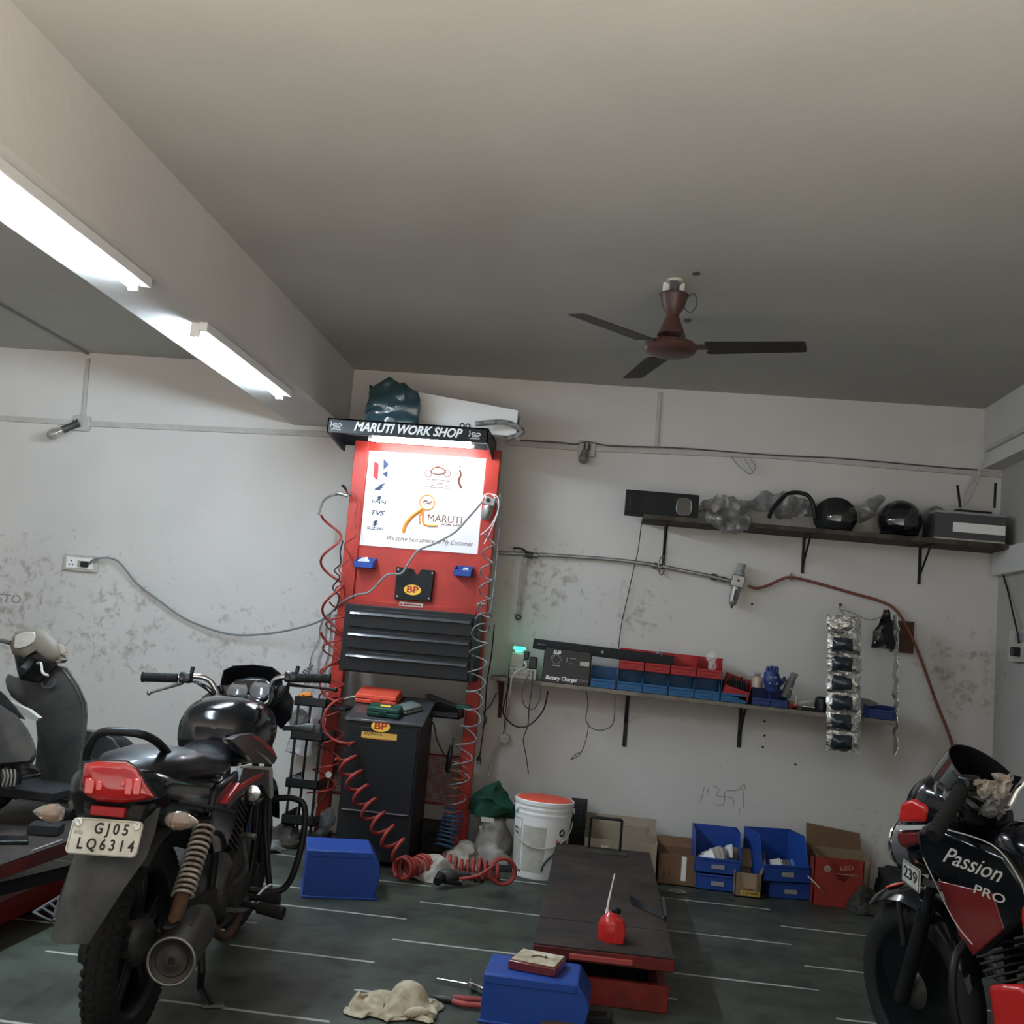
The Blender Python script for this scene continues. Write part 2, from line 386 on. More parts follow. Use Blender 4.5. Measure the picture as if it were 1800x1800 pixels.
# hairline drops in the plaster: drilled holes and pencil marks stay on the wall as thin dark dabs
b = MB()
for px,py in [(1344,1268),(1344,1293),(1341,1313),(1398,1344),(1322,1062)]:
    p = P(px,py,y=WY); b.lathe([(0,0),(.007,.0005),(.007,.002),(0,.003)], (p.x,WY+.001,p.z), (0,-1,0), 10)
struct('trim_4', b, 'black_matte')
D_('pencil', (.22,.21,.20), .9)
b = MB(); zp = lambda x,y: P(1180+x/6.92, 1340+y/6.92, y=WY)+Vector((0,.0006,0))
for l in [[(400,300),(380,400),(355,490)],[(455,310),(430,390)],[(510,290),(560,310),(575,350),(560,410),(740,435),(755,530)],[(650,360),(635,510),(530,515)],[(670,345),(760,345),(840,330),(870,340),(880,560)],[(850,300),(890,270),(900,330)],[(830,560),(825,640)]]:
    b.tube([zp(*p) for p in l], .0022, 5, smooth=3)
struct('trim_5', b, 'pencil')['label'] = 'faint pencil marks on the back wall'
text('trim_6', 'STO', .075, facing(P(16,1053,y=WY-.0008)), 'pencil', None, width=.16)['kind'] = 'structure'
# ---------------------------------------------------------------- tube lights under the beam
def tube_light(y0, y1, label):
    x = P(240,505,z=BZ-.040).x; zt = BZ
    t = thing('tube_light', (x,(y0+y1)/2,zt-.09), label, 'light', 'tube lights under the beam')
    MB().box((x+.018,y0,zt-.040),(x+.060,y1,zt)).build('batten', 'white', t, bevel=.004)
    MB().cyl((x,y0+.03,zt-.040),(x,y1-.03,zt-.040),.0180,n=16).build('glass_tube', 'tube_glow', t)
    for yy in (y0+.012, y1-.03): MB().box((x-.022,yy,zt-.062),(x+.020,yy+.018,zt-.0)).build('lamp_holder', 'white', t, bevel=.003)
y1 = P(240,505,z=BZ-.04).y; y2 = P(330,580,z=BZ-.04).y; y3 = P(500,698,z=BZ-.04).y
tube_light(y1-1.22, y1, 'glowing white tube light on the beam, nearer the camera, cut by the frame')
tube_light(y2, y2+1.22, 'glowing white tube light on the beam, nearer the back wall')
# ---------------------------------------------------------------- tool stand (posts, back panel, hood, drawer cabinet)
SY = 6.22                                   # plane of the back panel
SXL, SXR = P(628,790,y=SY).x-.01, P(881,785,y=SY).x+.005
ZT = P(700,795,y=SY).z+.05                  # top of the panel under the hood
st = thing('tool_stand', ((SXL+SXR)/2,SY,0), 'tall red steel tool stand with a black lit hood, white poster and black drawer cabinet', 'tool stand')
b = MB().box((SXL,SY-.03,0),(SXL+.075,SY+.03,ZT)); b.build('post', 'red_paint', st, bevel=.004)
b = MB().box((SXR-.075,SY-.03,0),(SXR,SY+.03,ZT)); b.build('post', 'red_paint', st, bevel=.004)
zc1 = P(720,1068,y=SY).z; zp = P(640,968,y=SY).z
b = MB().box((SXL+.06,SY-.010,zc1-.02),(SXR-.06,SY+.012,ZT))
b.box((SXL+.06,SY-.034,zc1-.015),(SXR-.06,SY+.01,zc1+.022)).box((SXL+.07,SY-.03,zc1),(SXL+.086,SY,ZT)).box((SXR-.086,SY-.03,zc1),(SXR-.07,SY,ZT))
b.build('back_panel', 'red_paint', st, bevel=.003)
for xx in (SXL,SXR-.075):
    MB().box((xx-.06,SY-.25,0.0),(xx+.135,SY+.12,.012)).build('foot_plate', 'dark_red_paint', st, bevel=.003)
# poster
a, c = P(650,792,y=SY-.013), P(846,975,y=SY-.013); c.x = P(851,900,y=SY-.013).x; a.x = P(640,880,y=SY-.013).x
po = MB().box((a.x,SY-.0145,c.z),(c.x,SY-.0102,a.z)).build('poster', 'poster_white', st)
PW, PH = c.x-a.x, a.z-c.z; FYp = SY-.0150
def pp(px, py): p = P(px, py, y=FYp); return p
def T(name, s, px, py, wpx, size, m, **k):
    p = pp(px, py); e = (pp(px+wpx/2,py+wpx*.03)-pp(px-wpx/2,py-wpx*.03)).length
    text(name, s, size, facing(p), m, po, width=e, ext=.0004, **k)
T('motorcycle_brand_name', 'BAJAJ', 666, 882, 25, .026, 'navy_text', bold=.0004)
T('motorcycle_brand_name', 'TVS', 662, 902, 24, .040, 'navy_text', shear=.3, bold=.001)
T('motorcycle_brand_name', 'SUZUKI', 659, 929, 27, .025, 'navy_text', bold=.0005)
T('shop_name', 'MARUTI', 782, 913, 60, .062, 'brown_text')
T('shop_subtitle', 'WORK SHOP', 793, 923, 36, .020, 'brown_text', bold=.0005)
T('slogan', 'We serve best service to My Customer', 754, 951, 152, .040, 'brown_text', shear=.35)
def flat(name, polys, m, th=.0006):
    b = MB()
    for pl in polys:
        pts = [pp(x,y) for x,y in pl]; b.prism([(p.x,p.z) for p in pts], FYp-th, FYp+.0003)
    return b.build(name, m, po, flat=True)
flat('wing_logo', [[(658,860),(670,851),(678,849),(671,856),(675,857),(668,860),(676,862),(660,862)]], 'navy_text')
flat('round_logo', [[(662,875),(667,871),(671,873),(666,876)],[(663,877),(670,874),(668,879),(664,880)]], 'navy_text')
flat('angular_logo', [[(655,918),(661,914),(665,917),(661,918),(664,921),(658,925),(654,922),(659,922)]], 'navy_text')
flat('emblem_red_bar', [[(658,811),(666,815),(664,845),(656,838)]], 'red_plastic')
flat('emblem_black_bars', [[(674,806),(683,815),(682,819),(674,826)],[(682,827),(681,840),(672,833)]], 'navy_text')
b = MB(); 
def ln(pts, r=.0014, n=6, sm=3): b.tube([pp(x,y) for x,y in pts], r*1.5, n, smooth=sm)
ln([(745,855),(795,859)]); ln([(750,842),(798,846)]); ln([(755,855),(790,846)]); ln([(790,857),(760,843)])
for cx_ in (753,786): ln([(cx_+6*math.cos(t*PI/5), 832+6*math.sin(t*PI/5)) for t in range(11)], .002)
ln([(757,830),(763,822),(775,822),(784,830),(770,834),(757,830)], .003); ln([(766,820),(782,818)], .002)
ln([(800,834),(806,832)], .0015); b.build('motorcycle_drawing', 'brown_text', po)
b = MB(); ln([(808,826),(810,835),(806,845),(811,858)], .005); b.lathe([(0,0),(.006,.0),(.006,.001),(0,.002)], pp(808,820), (0,-1,0), 12); b.build('mechanic_figure_drawing', 'brown_text', po)
b = MB(); ln([(709,936),(713,922),(724,908),(735,900),(744,893)], .0075); ln([(745,893),(744,903),(746,922),(770,924)], .005); ln([(737,906),(738,921)], .004); ln([(738,906),(744,898)], .004)
ln([(751+13*math.cos(t*PI/8), 883+13*math.sin(t*PI/8)) for t in range(17)], .003)
b.build('orange_script_logo', 'orange', po)
b = MB(); ln([(744,883),(749,879),(754,884),(760,880)], .003); ln([(745,886),(751,884),(757,887)], .002); b.build('rider_logo', 'maroon', po)
# maker's label between panel and drawers
p = P(723,1063,y=SY-.036)
lb = MB().box((p.x-.072,SY-.038,p.z-.012),(p.x+.072,SY-.0335,p.z+.012)).build('maker_label', 'offwhite', st)
MB().box((p.x-.066,SY-.0388,p.z+.002),(p.x-.052,SY-.0375,p.z-.006)).box((p.x-.045,SY-.0388,p.z-.004),(p.x+.06,SY-.0375,p.z+.004)).build('label_print', 'red_plastic', lb)
# drawer cabinet
cyf, cyb = 5.93, SY+.05
x0, x1 = P(600,1120,y=cyf).x, P(834,1130,y=cyf).x+.008; z1, z0 = P(720,1070,y=cyf).z, P(720,1190,y=cyf).z
cb = MB().box((x0,cyf+.02,z0),(x1,cyb,z1)).build('drawer_cabinet', 'black_metal', st, bevel=.004)
dh = (z1-z0-.02)/3.1
for k in range(3):
    za = z1-.012-dh*(k+1)-.012*k*.3; zb_ = za+dh-.012
    if k == 2: za = z0+.008
    d = MB().box((x0+.03,cyf+.002,za),(x1-.03,cyf+.03,zb_)).build('drawer', 'black_metal', cb, bevel=.003)
    b = MB(); zz = zb_-.030
    b.prism([(cyf+.002,zz+.014),(cyf-.016,zz+.008),(cyf-.020,zz-.002),(cyf-.012,zz-.004),(cyf+.002,zz-.004)], x0+.04, x1-.04, 'x'); b.build('drawer_pull', 'graphic_grey', d, sharp=20)
# pouch with notch and badge
pl = [P(x,y,y=SY-.03) for x,y in [(698,996),(726,1000),(733,1012),(742,1001),(764,1003),(757,1058),(694,1053)]]
pch = MB().prism([(p.x,p.z) for p in pl], SY-.045, SY-.012).build('tool_pouch', 'black_matte', st, bevel=.003)
for x,y in [(700,1001),(760,1008),(698,1048),(754,1052)]: MB().lathe([(0,0),(.006,.001),(.004,.004),(0,.005)], P(x,y,y=SY-.045), (0,-1,0), 10).build('rivet', 'steel', pch)
def badge(c, parent, rx=.052, rz=.031, yd=(0,-1,0)):
    c = Vector(c); b = MB(); b.prism([(c.x+rx*math.cos(a*PI/16), c.z+rz*math.sin(a*PI/16)) for a in range(32)], c.y-.0015, c.y+.0005)
    o = b.build('oval_badge', 'yellow', parent, flat=True)
    text('badge_letters', 'BP', rz*1.75, facing((c.x,c.y-.002,c.z)), 'red_plastic', o, bold=.0012, width=rx*1.35)
c = P(725,1037,y=SY-.0455); badge(c, pch)
# hood
hy = 5.86
A, B_ = P(577,731,y=hy), P(853,756,y=hy); zb = P(715,771,y=hy).z-.0; hx0, hx1 = A.x, B_.x+.02; hz1 = (A.z+B_.z)/2; hz0 = hz1-.085
hz1b, hz0b = hz1-.0, ZT-.02
hd = MB()
hd.box((hx0,hy,hz0),(hx1,hy+.012,hz1)).box((hx0,hy,hz1-.010),(hx1,SY+.05,hz1))
hd.box((hx0,SY+.03,hz0b),(hx1,SY+.05,hz1))
for xx in (hx0,hx1-.010): hd.prism([(hy,hz0),(hy,hz1),(SY+.05,hz1),(SY+.05,hz0b-.04),(SY-.02,hz0b-.04)], xx, xx+.010, 'x')
hood = hd.build('lamp_hood', 'black_metal', st, bevel=.002)
MB().prism([(hy+.012,hz0+.03),(hy+.012,hz1-.011),(SY+.03,hz1-.011),(SY+.03,hz1-.02)], hx0+.012, hx1-.012, 'x').build('reflector', 'white', hood)
cx_ = (hx0+hx1)/2; zc = (hz0+hz1)/2
text('hood_sign', 'MARUTI WORK SHOP', .072, facing((P(716,749,y=hy).x,hy-.001,zc)), 'white', hood, shear=.3, bold=.0022, width=P(812,750,y=hy).x-P(621,745,y=hy).x)
def tiny_logo(x):
    b = MB(); f = lambda u,v: (x+u,hy-.001,zc+v)
    b.tube([f(-.030,-.022),f(.028,-.022)], .0018, 5); b.tube([f(-.034,.022),f(-.030,.006),f(-.036,-.012)], .003, 5, smooth=3)
    b.tube([f(-.022,.002),f(-.010,.014),f(.006,.006),f(.020,.012),f(.030,.002),f(.010,-.004),f(-.022,.002)], .0026, 5, smooth=3)
    b.tube([f(-.018,-.012),f(.024,-.010)], .0018, 5); b.build('bike_logo', 'white', hood)
tiny_logo(hx0+.055); tiny_logo(hx1-.075)
for yy in (hy+.08, hy+.20):
    lp = MB().cyl((P(655,770,y=yy).x,yy,hz0+.012),(P(828,785,y=yy).x,yy,hz0+.012),.013,n=14).build('tube_lamp', 'hood_tube_glow', hood)
    MB().box((P(655,770,y=yy).x-.02,yy-.02,hz0+.0),(P(655,770,y=yy).x,yy+.02,hz0+.05)).build('lamp_end', 'white', lp)
    MB().box((P(828,785,y=yy).x,yy-.02,hz0+.0),(P(828,785,y=yy).x+.02,yy+.02,hz0+.05)).build('lamp_end', 'white', lp)
# hooks on the posts
b = MB().tube([P(606,872,y=SY-.035),P(606,872,y=SY-.08),P(606,868,y=SY-.09)], .006, 8); b.build('hook', 'steel', st)

# things on the hood
def on(x, y, z): return (x,y,z)
zz = hz1
a, c = P(722,684,y=6.05), P(912,722,y=6.05)
bx = thing('long_box', ((a.x+c.x)/2,6.1,zz), 'long white cardboard box lying on top of the lit hood', 'box')
L_ = P(918,752,y=6.02).x - P(650,740,y=6.02).x
x0b = P(668,740,y=6.05).x; x1b = P(908,760,y=6.05).x; hL = P(725,684,y=6.05).z-zz; hR = P(908,722,y=6.05).z-zz
MB().add([(x0b,6.035,zz),(x1b,6.035,zz),(x1b,6.035,zz+hR),(x0b+.06,6.035,zz+hL),(x0b,6.16,zz),(x1b+.01,6.16,zz),(x1b+.01,6.16,zz+hR-.005),(x0b+.06,6.16,zz+hL)],
   [[0,1,2,3],[7,6,5,4],[0,4,5,1],[1,5,6,2],[2,6,7,3],[3,7,4,0]]).build('carton', 'white', bx, bevel=.002)
MB().box((x1b+.0095,6.04,zz+.02),(x1b+.0105,6.12,zz+hR-.03)).build('end_label', 'grey', bx)
# dark glossy bag
c = P(695,727,y=5.98)
g = thing('plastic_bag', (c.x,5.98,zz), 'glossy dark blue-green plastic bag bulging on top of the hood', 'bag')
b = MB(); rs = []
for i in range(15):
    t = i/14; h = (P(690,676,y=5.98).z-zz)*t; wdt = .165*(1-.30*t**2) if t < .8 else .165*(.8-(t-.8)*2.2)
    rs.append([wob((c.x-.005+wdt*math.cos(2*PI*j/28), 5.93+.055*(1-.3*t)*math.sin(2*PI*j/28), zz+h+.001), 14, .03*(1 if t > .02 else .0)) for j in range(28)])
b.rings(rs); b.build('bag_body', 'teal_bag', g)
b = MB(); rs = []
q = [P(x,y,y=5.93) for x,y in [(648,684),(662,690),(680,689),(700,682),(716,690),(728,702)]]
b.sheet(lambda u,v: wob(spline([Vector(k) for k in q],4)[min(int(u*20),20)]+Vector((0,.10*v,.02*v-.045*math.sin(PI*v)*.0)), 20, .012)+Vector((0,0,.03*math.sin(PI*v))), 20, 6, .006); b.build('folded_cap_flap', 'black', g)
# wrapped bent tube
pts = [P(836,745,y=5.93),P(880,742,y=5.93),P(905,748,y=5.94),P(918,758,y=5.96),P(908,766,y=5.99),P(882,773,y=5.99)]
t = MB().tube(pts, .016, 12, smooth=6).build('wrapped_handlebar', 'clear_plastic'); 
t.data.materials[0] = mat('bubble_wrap', (.34,.34,.32), .35, col2=(.10,.10,.10), scale=35, bump=1, bscale=60)
tag(t, 'bent tube wrapped in bubble wrap on the right end of the hood', 'wrapped tube')
b = MB()
for px in (812,822):
    p = P(px,742,y=5.90); b.torus((p.x,5.92,zz+.018), .012, .004, (0,1,0), 20, 8); b.cyl((p.x+.012,5.92,zz),(p.x+.012,5.92,zz+.018),.004,n=8)
tag(b.build('metal_clip', 'black_metal'), 'two small black spring clips standing on the hood before the long box', 'clip')
# two little hanging bins with bits in
def hanging_bin(px, py, wpx, label, stuffs):
    c = P(px, py, y=SY-.06); wd = wpx/1850*SY/2
    t = thing('small_parts_bin', (c.x,c.y,c.z-.03), label, 'bin', 'small bins on the red panel')
    b = MB(); y0, y1, z0_, z1_ = c.y-.045, SY-.014, c.z-.035, c.z+.03
    b.box((c.x-wd,y0+.01,z0_),(c.x+wd,y1,z0_+.004)).box((c.x-wd,y1-.004,z0_),(c.x+wd,y1,z1_)).box((c.x-wd,y0,z0_),(c.x+wd,y0+.004,z0_+.035))
    for s in (-wd,wd-.003): b.prism([(y0,z0_),(y0,z0_+.035),(y0+.02,z0_+.04),(y1-.02,z1_-.003),(y1,z1_),(y1,z0_)], c.x+s, c.x+s+.003, 'x')
    b.build('bin_body', 'blue_bin', t, bevel=.001)
    b = MB()
    for i in range(stuffs): b.at((c.x+random.uniform(-wd*.6,wd*.6),c.y-.005+random.uniform(-.01,.015),z0_+.03+random.uniform(0,.02)),(random.uniform(0,90),random.uniform(0,90),random.uniform(0,90))).cbox((0,0,0),(.03,.014,.022))
    b.home().build('small_part', 'white', t, bevel=.001)
hanging_bin(642,988,34,'small blue bin of paper bits on the red panel, the left one', 6)
hanging_bin(815,1003,31,'small blue bin on the red panel, right of the black pouch', 2)
# air tool regulator body on the right post
c = P(858,893,y=SY-.075)
t = thing('air_regulator', (c.x,c.y,c.z-.08), 'silver air regulator hanging on the right red post below the hood', 'regulator')
b = MB().at((c.x,c.y,c.z),(0,12,0)); b.lathe([(0,-.075),(.020,-.075),(.030,-.06),(.032,.0),(.026,.005),(.026,.02),(.0,.02)]).cbox((0,0,.040),(.066,.05,.05)); b.build('body', 'aluminium', t, bevel=.004)
b = MB().cyl((c.x,c.y-.026,c.z+.042),(c.x,c.y-.034,c.z+.042),.012); b.build('gauge_port', 'black', t)
b = MB().cyl((c.x+.01,c.y+.02,c.z+.04),(c.x+.01,SY-.01,c.z+.04),.012,n=10); b.build('bracket', 'steel', t)
b = MB()
for k,(r1,sx) in enumerate([(.0035,0),(.003,.012)]):
    b.tube([P(845+k*6,940+k*16,y=SY-.06),P(862+k*4,925,y=SY-.08),P(876,895,y=SY-.08),P(874-k*5,873,y=SY-.07),P(856,868,y=SY-.07),P(846,877+k*4,y=SY-.07)], r1, 7, smooth=6)
tag(b.build('white_cable', 'white'), 'loop of thin white cable around the air regulator', 'cable')
# mains lead from socket on the wall, to the regulator across the panel
def wire(name, pts, r, m, label, cat, ys=None, sm=8):
    q = [P(p[0],p[1],y=p[2]) for p in pts]; b = MB().tube(q, r, 7, smooth=sm); o = b.build(name, m); tag(o, label, cat); return o
wire('power_lead', [(155,992,6.47),(170,982,6.44),(205,985,6.46),(240,1025,6.47),(280,1056,6.47),(330,1090,6.47),(400,1114,6.46),(460,1115,6.44),(520,1105,6.38),(565,1090,6.30),(600,1060,6.17),(625,1046,6.14),(650,1040,6.14),(680,1011,6.14),(705,1008,6.13),(718,990,6.14),(735,968,6.16),(765,955,6.16),(800,935,6.15),(828,905,6.14),(848,882,6.13)], .0065, 'grey_hose', 'long grey lead sagging from the left wall socket across the red panel', 'cable')
# ---------------------------------------------------------------- coiled air hoses around the stand
def coil(pts, rad, turns, r, m, name, label, cat='hose', n=8, lead=None, tail=None):
    path = spline([Vector(p) for p in pts], 24); L = [0]
    for a, c in zip(path, path[1:]): L.append(L[-1]+(c-a).length)
    N = int(turns*14); out = []; j = 0
    for i in range(N+1):
        s = L[-1]*i/N
        while j < len(L)-2 and L[j+1] < s: j += 1
        f = (s-L[j])/max(L[j+1]-L[j],1e-9); p = path[j].lerp(path[j+1], f); t = (path[j+1]-path[j]).normalized()
        u = Vector((0,1,0)).cross(t)
        if u.length < .1: u = Vector((0,0,1)).cross(t)
        u.normalize(); v = t.cross(u)
        rr = rad(i/N) if callable(rad) else rad; a = 2*PI*turns*i/N
        out.append(p+u*math.cos(a)*rr+v*math.sin(a)*rr)
    out = [Vector(p) for p in (lead or [])]+out+[Vector(p) for p in (tail or [])]
    b = MB().tube(out, r, n); o = b.build(name, m, sharp=80); tag(o, label, cat); return o
# left red coil: loose turns high, hanging down the left post, then across the black cabinet to the floor
o = coil([P(582,905,y=6.17),P(582,990,y=6.17),P(585,1060,y=6.13),P(583,1110,y=6.10)], lambda t: .062, 2.4, .0075, 'red_hose', 'x', 'x')
o.name = 'coiled_air_hose'; tag(o, 'loose red air hose in wide waves beside the upper left post', 'hose')
coil([P(600,1060,y=6.14),P(590,1130,y=6.10),P(583,1210,y=6.05),P(582,1290,y=6.02),P(573,1350,y=6.02),P(562,1400,y=6.02)], .072, 8, .005, 'red_hose', 'coiled_air_hose', 'thin red coiled hose hanging down the left red post')
coil([P(583,1110,y=6.10),P(582,1180,y=6.02),P(585,1250,y=5.8),P(605,1325,y=5.6)], lambda t: .066, 2.6, .0080, 'red_hose', 'coiled_air_hose', 'wide wavy red hose beside the drawers and the rack, above the spiral')
coil([P(605,1325,y=5.6),P(632,1390,y=5.52),P(668,1450,y=5.45),P(706,1500,y=5.40)], lambda t: .052, 7, .0095, 'red_hose', 'coiled_air_hose', 'thick red spiral hose slanting across the front of the black cabinet')
zf = .058
a = [P(706,1500,y=5.40)]
coil([Vector((a[0].x,5.40,.08)),P(760,1521,z=zf),P(820,1526,z=zf),P(880,1534,z=zf)], lambda t: .044+.010*math.sin(t*25), 20, .0095, 'red_hose', 'coiled_air_hose', 'tight red coil of hose lying on the floor before the stand')
t = MB(); c = P(885,1532,z=.11); t.torus(c, .062, .008, (.3,-1,.1), 32, 8).torus(c+Vector((-.01,.025,-.005)), .062, .008, (.2,-1,.2), 32, 8).tube([c+Vector((-.05,-.03,.03)), c+Vector((-.12,-.06,-.02)), P(808,1545,z=.06)], .008, 8, smooth=4)
tag(t.build('hose_end_loop', 'red_hose'), 'open red loop ending the coil on the floor', 'hose')
# left thin loops
wire('air_hose', [(606,868,6.12),(622,868,6.12),(628,885,6.13),(624,915,6.13),(627,940,6.13),(606,957,6.10),(615,980,6.13),(596,1000,6.1),(607,1022,6.1),(590,1035,6.1),(600,1050,6.12)], .0045, 'red_hose', 'thin pink-red hose looping down the face of the left post', 'hose')
wire('black_wire', [(603,950,6.16),(598,970,6.16),(599,990,6.16),(588,1003,6.16),(597,1015,6.14),(585,1033,6.14),(596,1050,6.14),(588,1075,6.14)], .0045, 'black', 'black wire crumpled beside the left post', 'wire')
wire('air_hose', [(560,905,6.17),(568,882,6.17),(580,872,6.15),(598,868,6.13)], .0075, 'grey_hose', 'grey end of hose arching to the gun on the left post', 'hose')
# air blow gun on the hook
c = P(600,868,y=6.12)
g = thing('air_blow_gun', tuple(c), 'small grey air gun with black trigger hooked on the left post', 'air gun')
b = MB().tube([P(590,866,y=6.12),P(600,868,y=6.12),P(611,872,y=6.12)], [.008,.013,.010], 12); b.build('body', 'aluminium', g)
MB().tube([P(601,853,y=6.12),P(606,857,y=6.12),P(611,866,y=6.12)], [.008,.009,.006], 8, smooth=4).build('trigger', 'black', g)
MB().lathe([(0,0),(.008,.0),(.012,.006),(.008,.014),(0,.014)], P(614,870,y=6.11), (1,0,.2), 12).build('nozzle', 'cast_metal', g)
# right grey coil
coil([P(862,940,y=6.12),P(855,1000,y=6.10),P(852,1075,y=6.02),P(843,1120,y=5.86),P(838,1190,y=5.86),P(830,1260,y=5.95),P(818,1310,y=5.98),P(806,1380,y=5.98),P(800,1420,y=5.98)], lambda t: .030+.022*min(t*2,1), 15, .0045, 'grey_hose', 'coiled_air_hose', 'thin grey coiled hose hanging in front of the right post')
coil([P(870,1350,y=5.98),P(815,1330,y=5.98),P(800,1380,y=5.98),P(795,1430,y=5.98)][1:], .05, 7, .0045, 'brown_hose', 'coiled_air_hose', 'thin dark coil by the foot of the right post')
coil([P(798,1425,y=5.98),P(790,1460,y=5.98),P(780,1490,y=5.95)], .055, 8, .0055, 'blue_hose', 'coiled_air_hose', 'dark blue coiled hose bunched above the rags')
wire('grey_wire', [(879,868,6.18),(880,900,6.18),(876,950,6.18),(872,1000,6.18),(866,1050,6.15),(861,1080,6.0)], .004, 'grey_hose', 'thin grey wire running down the right post edge', 'wire')
MB_ = MB().cyl(P(838,1062,y=6.1),P(853,1062,y=6.1),.009,n=12).cyl(P(846,1062,y=6.1),P(846,1070,y=6.1),.007,n=10)
tag(MB_.build('hose_connector', 'dirty_chrome'), 'brass-grey hose connector at the lower right of the red panel', 'connector')
# ---------------------------------------------------------------- ceiling fan
c = P(1187,492,z=CZ); fx, fy = c.x, c.y
zh = P(1181,615,y=fy).z
fan = thing('ceiling_fan', (fx,fy,CZ), 'brown three-bladed ceiling fan hanging on a short rod', 'fan')
MB().cyl((fx,fy,zh+.09),(fx,fy,CZ-.06),.010,n=12).build('rod', 'dark_grey', fan)
MB().bar((fx-.005,fy-.02,CZ),(fx-.005,fy-.02,CZ-.14),.035,.012,(0,1,0)).bar((fx+.004,fy+.02,CZ),(fx+.004,fy+.02,CZ-.14),.035,.012,(0,1,0)).build('hook_clamp', 'dark_grey', fan)
MB().cyl((fx,fy,CZ-.012),(fx,fy,CZ),.035,n=20).build('ceiling_plate', 'offwhite', fan)
MB().box((fx-.05,fy+.03,CZ-.075),(fx+.045,fy+.10,CZ)).build('junction_box', 'white', fan, bevel=.004)
zt = P(1187,535,y=fy).z
k = (CZ-zh)
MB().lathe([(0,zt-.065),(.018,zt-.065),(.03,zt-.045),(.050,zt-.01),(.058,zt+.03),(.066,zt+.042),(.062,zt+.045),(.05,zt+.03),(.03,zt-.02),(0,zt-.04)], (fx,fy,0)).build('upper_canopy', 'brown_fan', fan)
MB().lathe([(0,zh+.165),(.020,zh+.165),(.032,zh+.14),(.058,zh+.075),(.063,zh+.065),(.055,zh+.068),(.026,zh+.13),(0,zh+.13)], (fx,fy,0)).build('lower_canopy', 'brown_fan', fan)
MB().lathe([(0,zh-.028),(.07,zh-.026),(.105,zh-.014),(.118,zh+.004),(.116,zh+.016),(.108,zh+.02),(.105,zh+.028),(.09,zh+.034),(.05,zh+.044),(.028,zh+.062),(0,zh+.062)], (fx,fy,0), n=40).build('motor', 'brown_fan', fan)
MB().tube([(fx+.05,fy,zt+.02),(fx+.085,fy-.01,zt+.05),(fx+.10,fy-.02,zt+.0),(fx+.075,fy-.02,zt-.04),(fx+.045,fy-.02,zt-.02)], .003, 6, smooth=6).build('wire', 'dark_grey', fan)
tips = [P(1420,612,z=zh), P(1028,552,z=zh), P(1076,668,z=zh)]
a0 = math.atan2(tips[0].y-fy, tips[0].x-fx)
for i in range(3):
    a = a0+i*2*PI/3
    mt = Matrix.Translation((fx,fy,zh+.006)) @ Matrix.Rotation(a,4,'Z') @ Matrix.Rotation(math.radians(-9),4,'X')
    b = MB(mt); b.prism([(.155,-.05),(.165,-.062),(.20,-.060),(.565,-.050),(.575,-.044),(.575,.044),(.568,.050),(.20,.060),(.165,.060),(.150,.05),(.165,.015),(.16,-.01)], -.0015, .0015, 'z')
    bl = b.build('blade', 'fan_blade', fan)
    MB(mt).box((.09,-.022,.0015),(.215,.022,.006)).build('blade_arm', 'brown_fan', bl)
# fixing holes of the ceiling
for px,py in [(1224,479),(1208,562)]:
    p = P(px,py,z=CZ); o = MB().lathe([(0,0),(.017,0),(.015,.006),(0,.008)], (p.x,p.y,CZ-.009), (0,0,1), 14).build('ceiling_disc', 'dark_grey'); o.location.z = CZ-.008
    tag(o, 'dark round cap on the ceiling '+('behind the fan hook' if px == 1224 else 'beside the lower fan canopy'), 'cap')
# ---------------------------------------------------------------- cable trunking
def trunk(pts, wd, name, label, m='offwhite', ends=True, cat='cable duct', y=WY):
    b = MB()
    for p, q_ in zip(pts, pts[1:]): b.bar(P(*p,y=y-.009), P(*q_,y=y-.009), wd, .017, (0,1,0)) if False else b.bar(P(p[0],p[1],y=y-.009), P(q_[0],q_[1],y=y-.009), .017, wd, (0,0,1))
    o = b.build(name, m, bevel=.002); tag(o, label, cat); return o
D_('duct', (.50,.48,.45), .55, var=.2)
def duct(pts, wd, label):
    b = MB()
    for p, q_ in zip(pts, pts[1:]):
        A, B_ = P(p[0],p[1],y=WY-.009), P(q_[0],q_[1],y=WY-.009); d = (B_-A).normalized(); n = Vector((-d.z,0,d.x))*wd/2
        b.add([A+n+Vector((0,-.008,0)),B_+n+Vector((0,-.008,0)),B_-n+Vector((0,-.008,0)),A-n+Vector((0,-.008,0)),A+n+Vector((0,.009,0)),B_+n+Vector((0,.009,0)),B_-n+Vector((0,.009,0)),A-n+Vector((0,.009,0))],
          [[0,1,2,3],[7,6,5,4],[0,4,5,1],[1,5,6,2],[2,6,7,3],[3,7,4,0]])
        L = (B_-A).length; e = Vector((0,-.0085,0))
    o = b.build('cable_duct', 'duct', bevel=.002); return tag(o, label, 'cable duct')
duct([(0,735),(128,743)], .035, 'off-white cable duct on the wall left of the left bulb holder')
duct([(158,745),(590,764)], .035, 'long off-white cable duct between the left bulb holder and the tool stand')
duct([(155,630),(147,737)], .022, 'short upright cable duct above the left bulb holder')
duct([(888,778),(1020,788)], .032, 'off-white cable duct between the tool stand and the right bulb holder')
duct([(1042,789),(1360,802),(1768,836)], .032, 'long off-white cable duct above the upper shelf')
duct([(1160,690),(1153,786)], .022, 'upright cable duct below the ceiling fan')
def pipe(pts, r, name, m, label, cat, y=WY-.03, sm=0, n=10):
    b = MB().tube([P(p[0],p[1],y=(p[2] if len(p) > 2 else y)) for p in pts], r, n, smooth=sm); return tag(b.build(name, m), label, cat)
